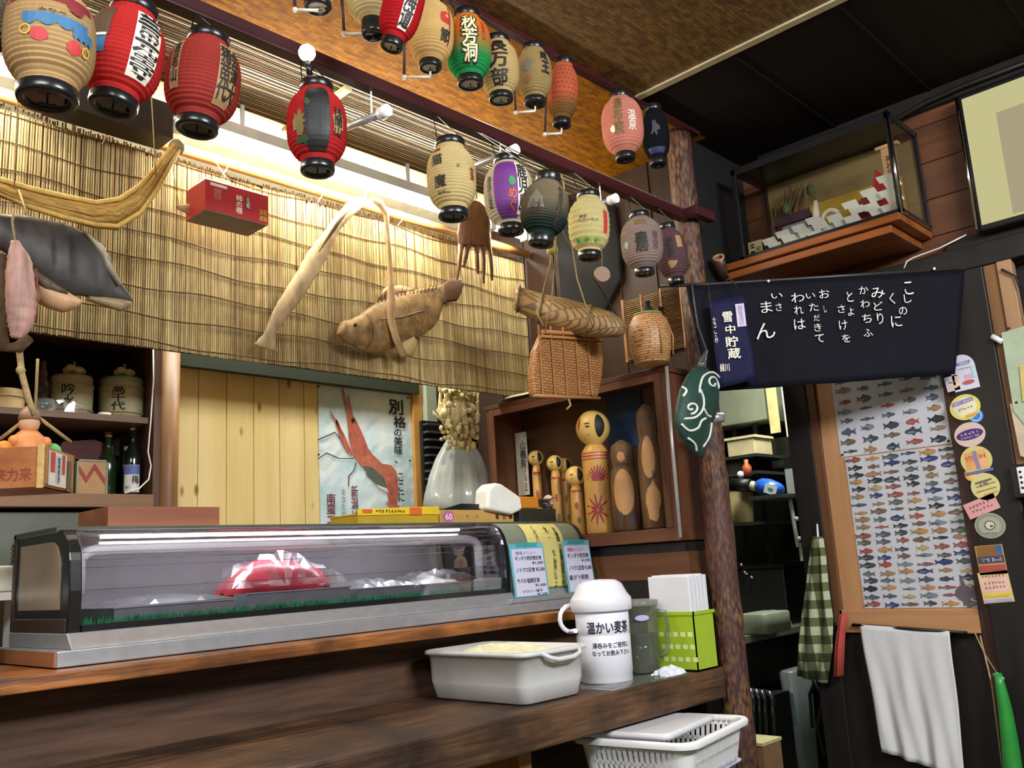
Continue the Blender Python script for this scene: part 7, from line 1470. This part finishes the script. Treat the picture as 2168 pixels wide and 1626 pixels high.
b = MB(); a = P(1596, 1052, 'X', 4.3); c_ = P(1668, 1052, 'X', 4.3); b.box((4.24, c_.y, a.z-.02), (4.78, a.y, a.z)); tag(b.build('wire_shelf', mat('rack_steel', '4a4c48', .4)), 'dark shelf under the blue bag', 'shelf')
t = T('steel_oven', P(1690, 1045, 'X', 4.6), 'stainless steel oven box at the right of the passage view', 'oven')
a, c_ = P(1660, 992, 'X', 4.4), P(1722, 1046, 'X', 4.4); b = MB(); b.box((4.4, c_.y-.2, c_.z), (4.8, a.y, a.z)); b.build('front', mat('oven_steel', 'b3b6a6', .3, metal=.3), t, bevel=.004)
b = MB(); b.box((4.398, c_.y-.2, a.z), (4.8, a.y, a.z+.06)); b.build('black_top', BLACK, t)
for q in ((1686, 1014), (1692, 1038)): b = MB(); b.lathe([(.008, 0), (.01, .012)], P(*q, 'X', 4.4), (-1, 0, 0), n=10); b.build('knob', mat('knob_grey', '5a5c60', .4), t)
t = T('steel_stand', P(1690, 1160, 'X', 4.55), 'pale steel frame stand under the oven', 'stand')
for q in (((1671, 1048), (1690, 1158)), ((1682, 1098), (1722, 1100)), ((1690, 1140), (1724, 1142)), ((1714, 1098), (1728, 1140))): b = MB(); b.tube([P(*q[0], 'X', 4.38), P(*q[1], 'X', 4.38)], .011, 8); b.build('rail', mat('stand_steel', 'c5c6bb', .35), t)
a = P(1690, 1150, 'X', 4.4); b = MB(); b.box((4.4, a.y-.3, a.z-.09), (4.8, a.y, a.z)); b.build('deck', mat('stand_deck', 'a9ac98', .4), t)
b = MB(); b.box((4.42, a.y-.3, .0), (4.78, a.y-.02, a.z-.09)); b.build('base', BLACK, t)
t = T('gas_stove', P(1620, 1250, 'X', 4.5), 'black gas stove with chrome tap handles on the kitchen counter', 'stove')
b = MB(); b.box((4.45, 2.32, .762), (5.2, 2.88, 1.05)); b.build('body', BLACK, t, bevel=.01); b = MB(); b.box((4.44, 2.31, 1.05), (5.2, 2.88, 1.07)); b.build('top', mat('stove_top', '2b2c2c', .3, metal=.6), t)
for q in ((1570, 1192), (1578, 1208), (1592, 1218)): b = MB(); p = P(*q, 'X', 4.438); b.tube([p+V((.002, 0, 0)), p+V((-.03, 0, 0)), p+V((-.04, -.03, -.015))], .007, 8); b.build('tap', CHROME, t)
t = T('grey_basin', P(1600, 1320, 'X', 3.8), 'grey green plastic basin standing on the kitchen counter', 'basin')
a, c_ = P(1570, 1275, 'X', 3.9), P(1622, 1318, 'X', 3.9); b = MB(); b.rbox((3.9, c_.y, .762), (4.15, a.y+.03, .762+(a.z-c_.z)), .02); b.build('shell', mat('basin_grey', '8c947c', .5), t)
b = MB(); c = P(1636, 1326, 'Z', .762); r_ = random.Random(6)
b.rings([[c+V((.13*math.cos(q)*s_*(1+.1*r_.random()), .08*math.sin(q)*s_*(1+.1*r_.random()), h)) for q in [2*math.pi*k/18 for k in range(18)]] for s_, h in ((1, 0), (.95, .02), (.8, .045), (.5, .07), (.2, .08))]); tag(b.build('dish_cloth', mat('cloth_cream', 'e4e4cf', .9)), 'crumpled cream dish cloth on the kitchen counter', 'cloth')
t = T('grey_bin', P(1665, 1560, 'X', 4.2), 'grey plastic bin standing below the kitchen counter', 'bin')
c = V((4.35, 2.33, 0)); b = MB()
a, c_ = P(1645, 1430, 'X', 4.0), P(1695, 1560, 'X', 4.0); b.rbox((4.0, c_.y, .03), (4.2, a.y, a.z+.02), .03, taper=.015); b.build('tub', mat('bin_grey', '6f7674', .4, var=.1), t); b = MB(); b.box((4.02, c_.y+.02, .0), (4.18, a.y-.02, .03)); b.build('foot', BLACK, t)
b = MB(); b.shape(rect(), FX(P(1668, 1500, 'X', 3.998)), 0, 0, .07, .14, 0); b.build('label', mat('bin_teal', '5f7f74', .4), t)
t = T('drain_rack', P(1615, 1530, 'X', 3.75), 'dark rack with upright chrome handled trays below the counter', 'rack')
for k, px in enumerate((1592, 1604, 1616, 1632)): 
    b = MB(); b.tube([P(px+6, 1560, 'X', 3.75), P(px+3, 1480, 'X', 3.75), P(px-2, 1462+2*k, 'X', 3.75), P(px-14, 1458+2*k, 'X', 3.8)], .011, 8); b.build('handle', mat('handle_steel', '6a6c6e', .25, metal=.8), t)
a, c_ = P(1580, 1470, 'X', 3.8), P(1642, 1560, 'X', 3.8); b = MB(); b.box((3.8, c_.y, .02), (3.97, a.y+.1, a.z)); b.build('tray_body', BLACK, t); b = MB(); b.box((3.82, c_.y+.02, 0), (3.95, a.y+.08, .02)); b.build('foot', BLACK, t)
t = T('floor_pallet', P(1650, 1580, 'Z', 0), 'low dark slatted pallet on the kitchen floor', 'pallet')
for k in range(6): b = MB(); b.box((3.45+.0*k, 1.98+.05*k, .02), (3.98, 2.015+.05*k, .05)); b.build('slat', mat('pallet_dark', '1e1f1e', .6), t)
for x in (3.5, 3.9): b = MB(); b.box((x, 1.98, 0), (x+.05, 2.27, .02)); b.build('bearer', mat('pallet_dark', '1e1f1e'), t)
t = T('cardboard_tray', P(1605, 1600, 'X', 3.5), 'small cardboard box with yellow edge behind the white basket', 'box')
a, c_ = P(1592, 1578, 'X', 3.45), P(1618, 1610, 'X', 3.45); b = MB(); b.box((3.45, c_.y, .06), (3.6, a.y+.1, a.z)); b.build('carton', mat('carton_brown', '8a6a4a', .6), t); b = MB(); b.box((3.445, c_.y-.004, a.z), (3.605, a.y+.1, a.z+.012)); b.build('rim', mat('rim_yellow', 'c9c08a', .5), t); b = MB(); b.box((3.46, c_.y+.01, 0), (3.59, a.y+.08, .06)); b.build('foot', BLACK, t)
b = MB(); b.tube(PP([(1720, 1430), (1740, 1480), (1730, 1540), (1745, 1600)], 'X', 3.6), .006, 6); b.tube(PP([(1735, 1420), (1715, 1470), (1720, 1540)], 'X', 3.62), .008, 6); tag(b.build('black_hose', BLACK), 'tangled black hose hanging below the checked cloth', 'hose')
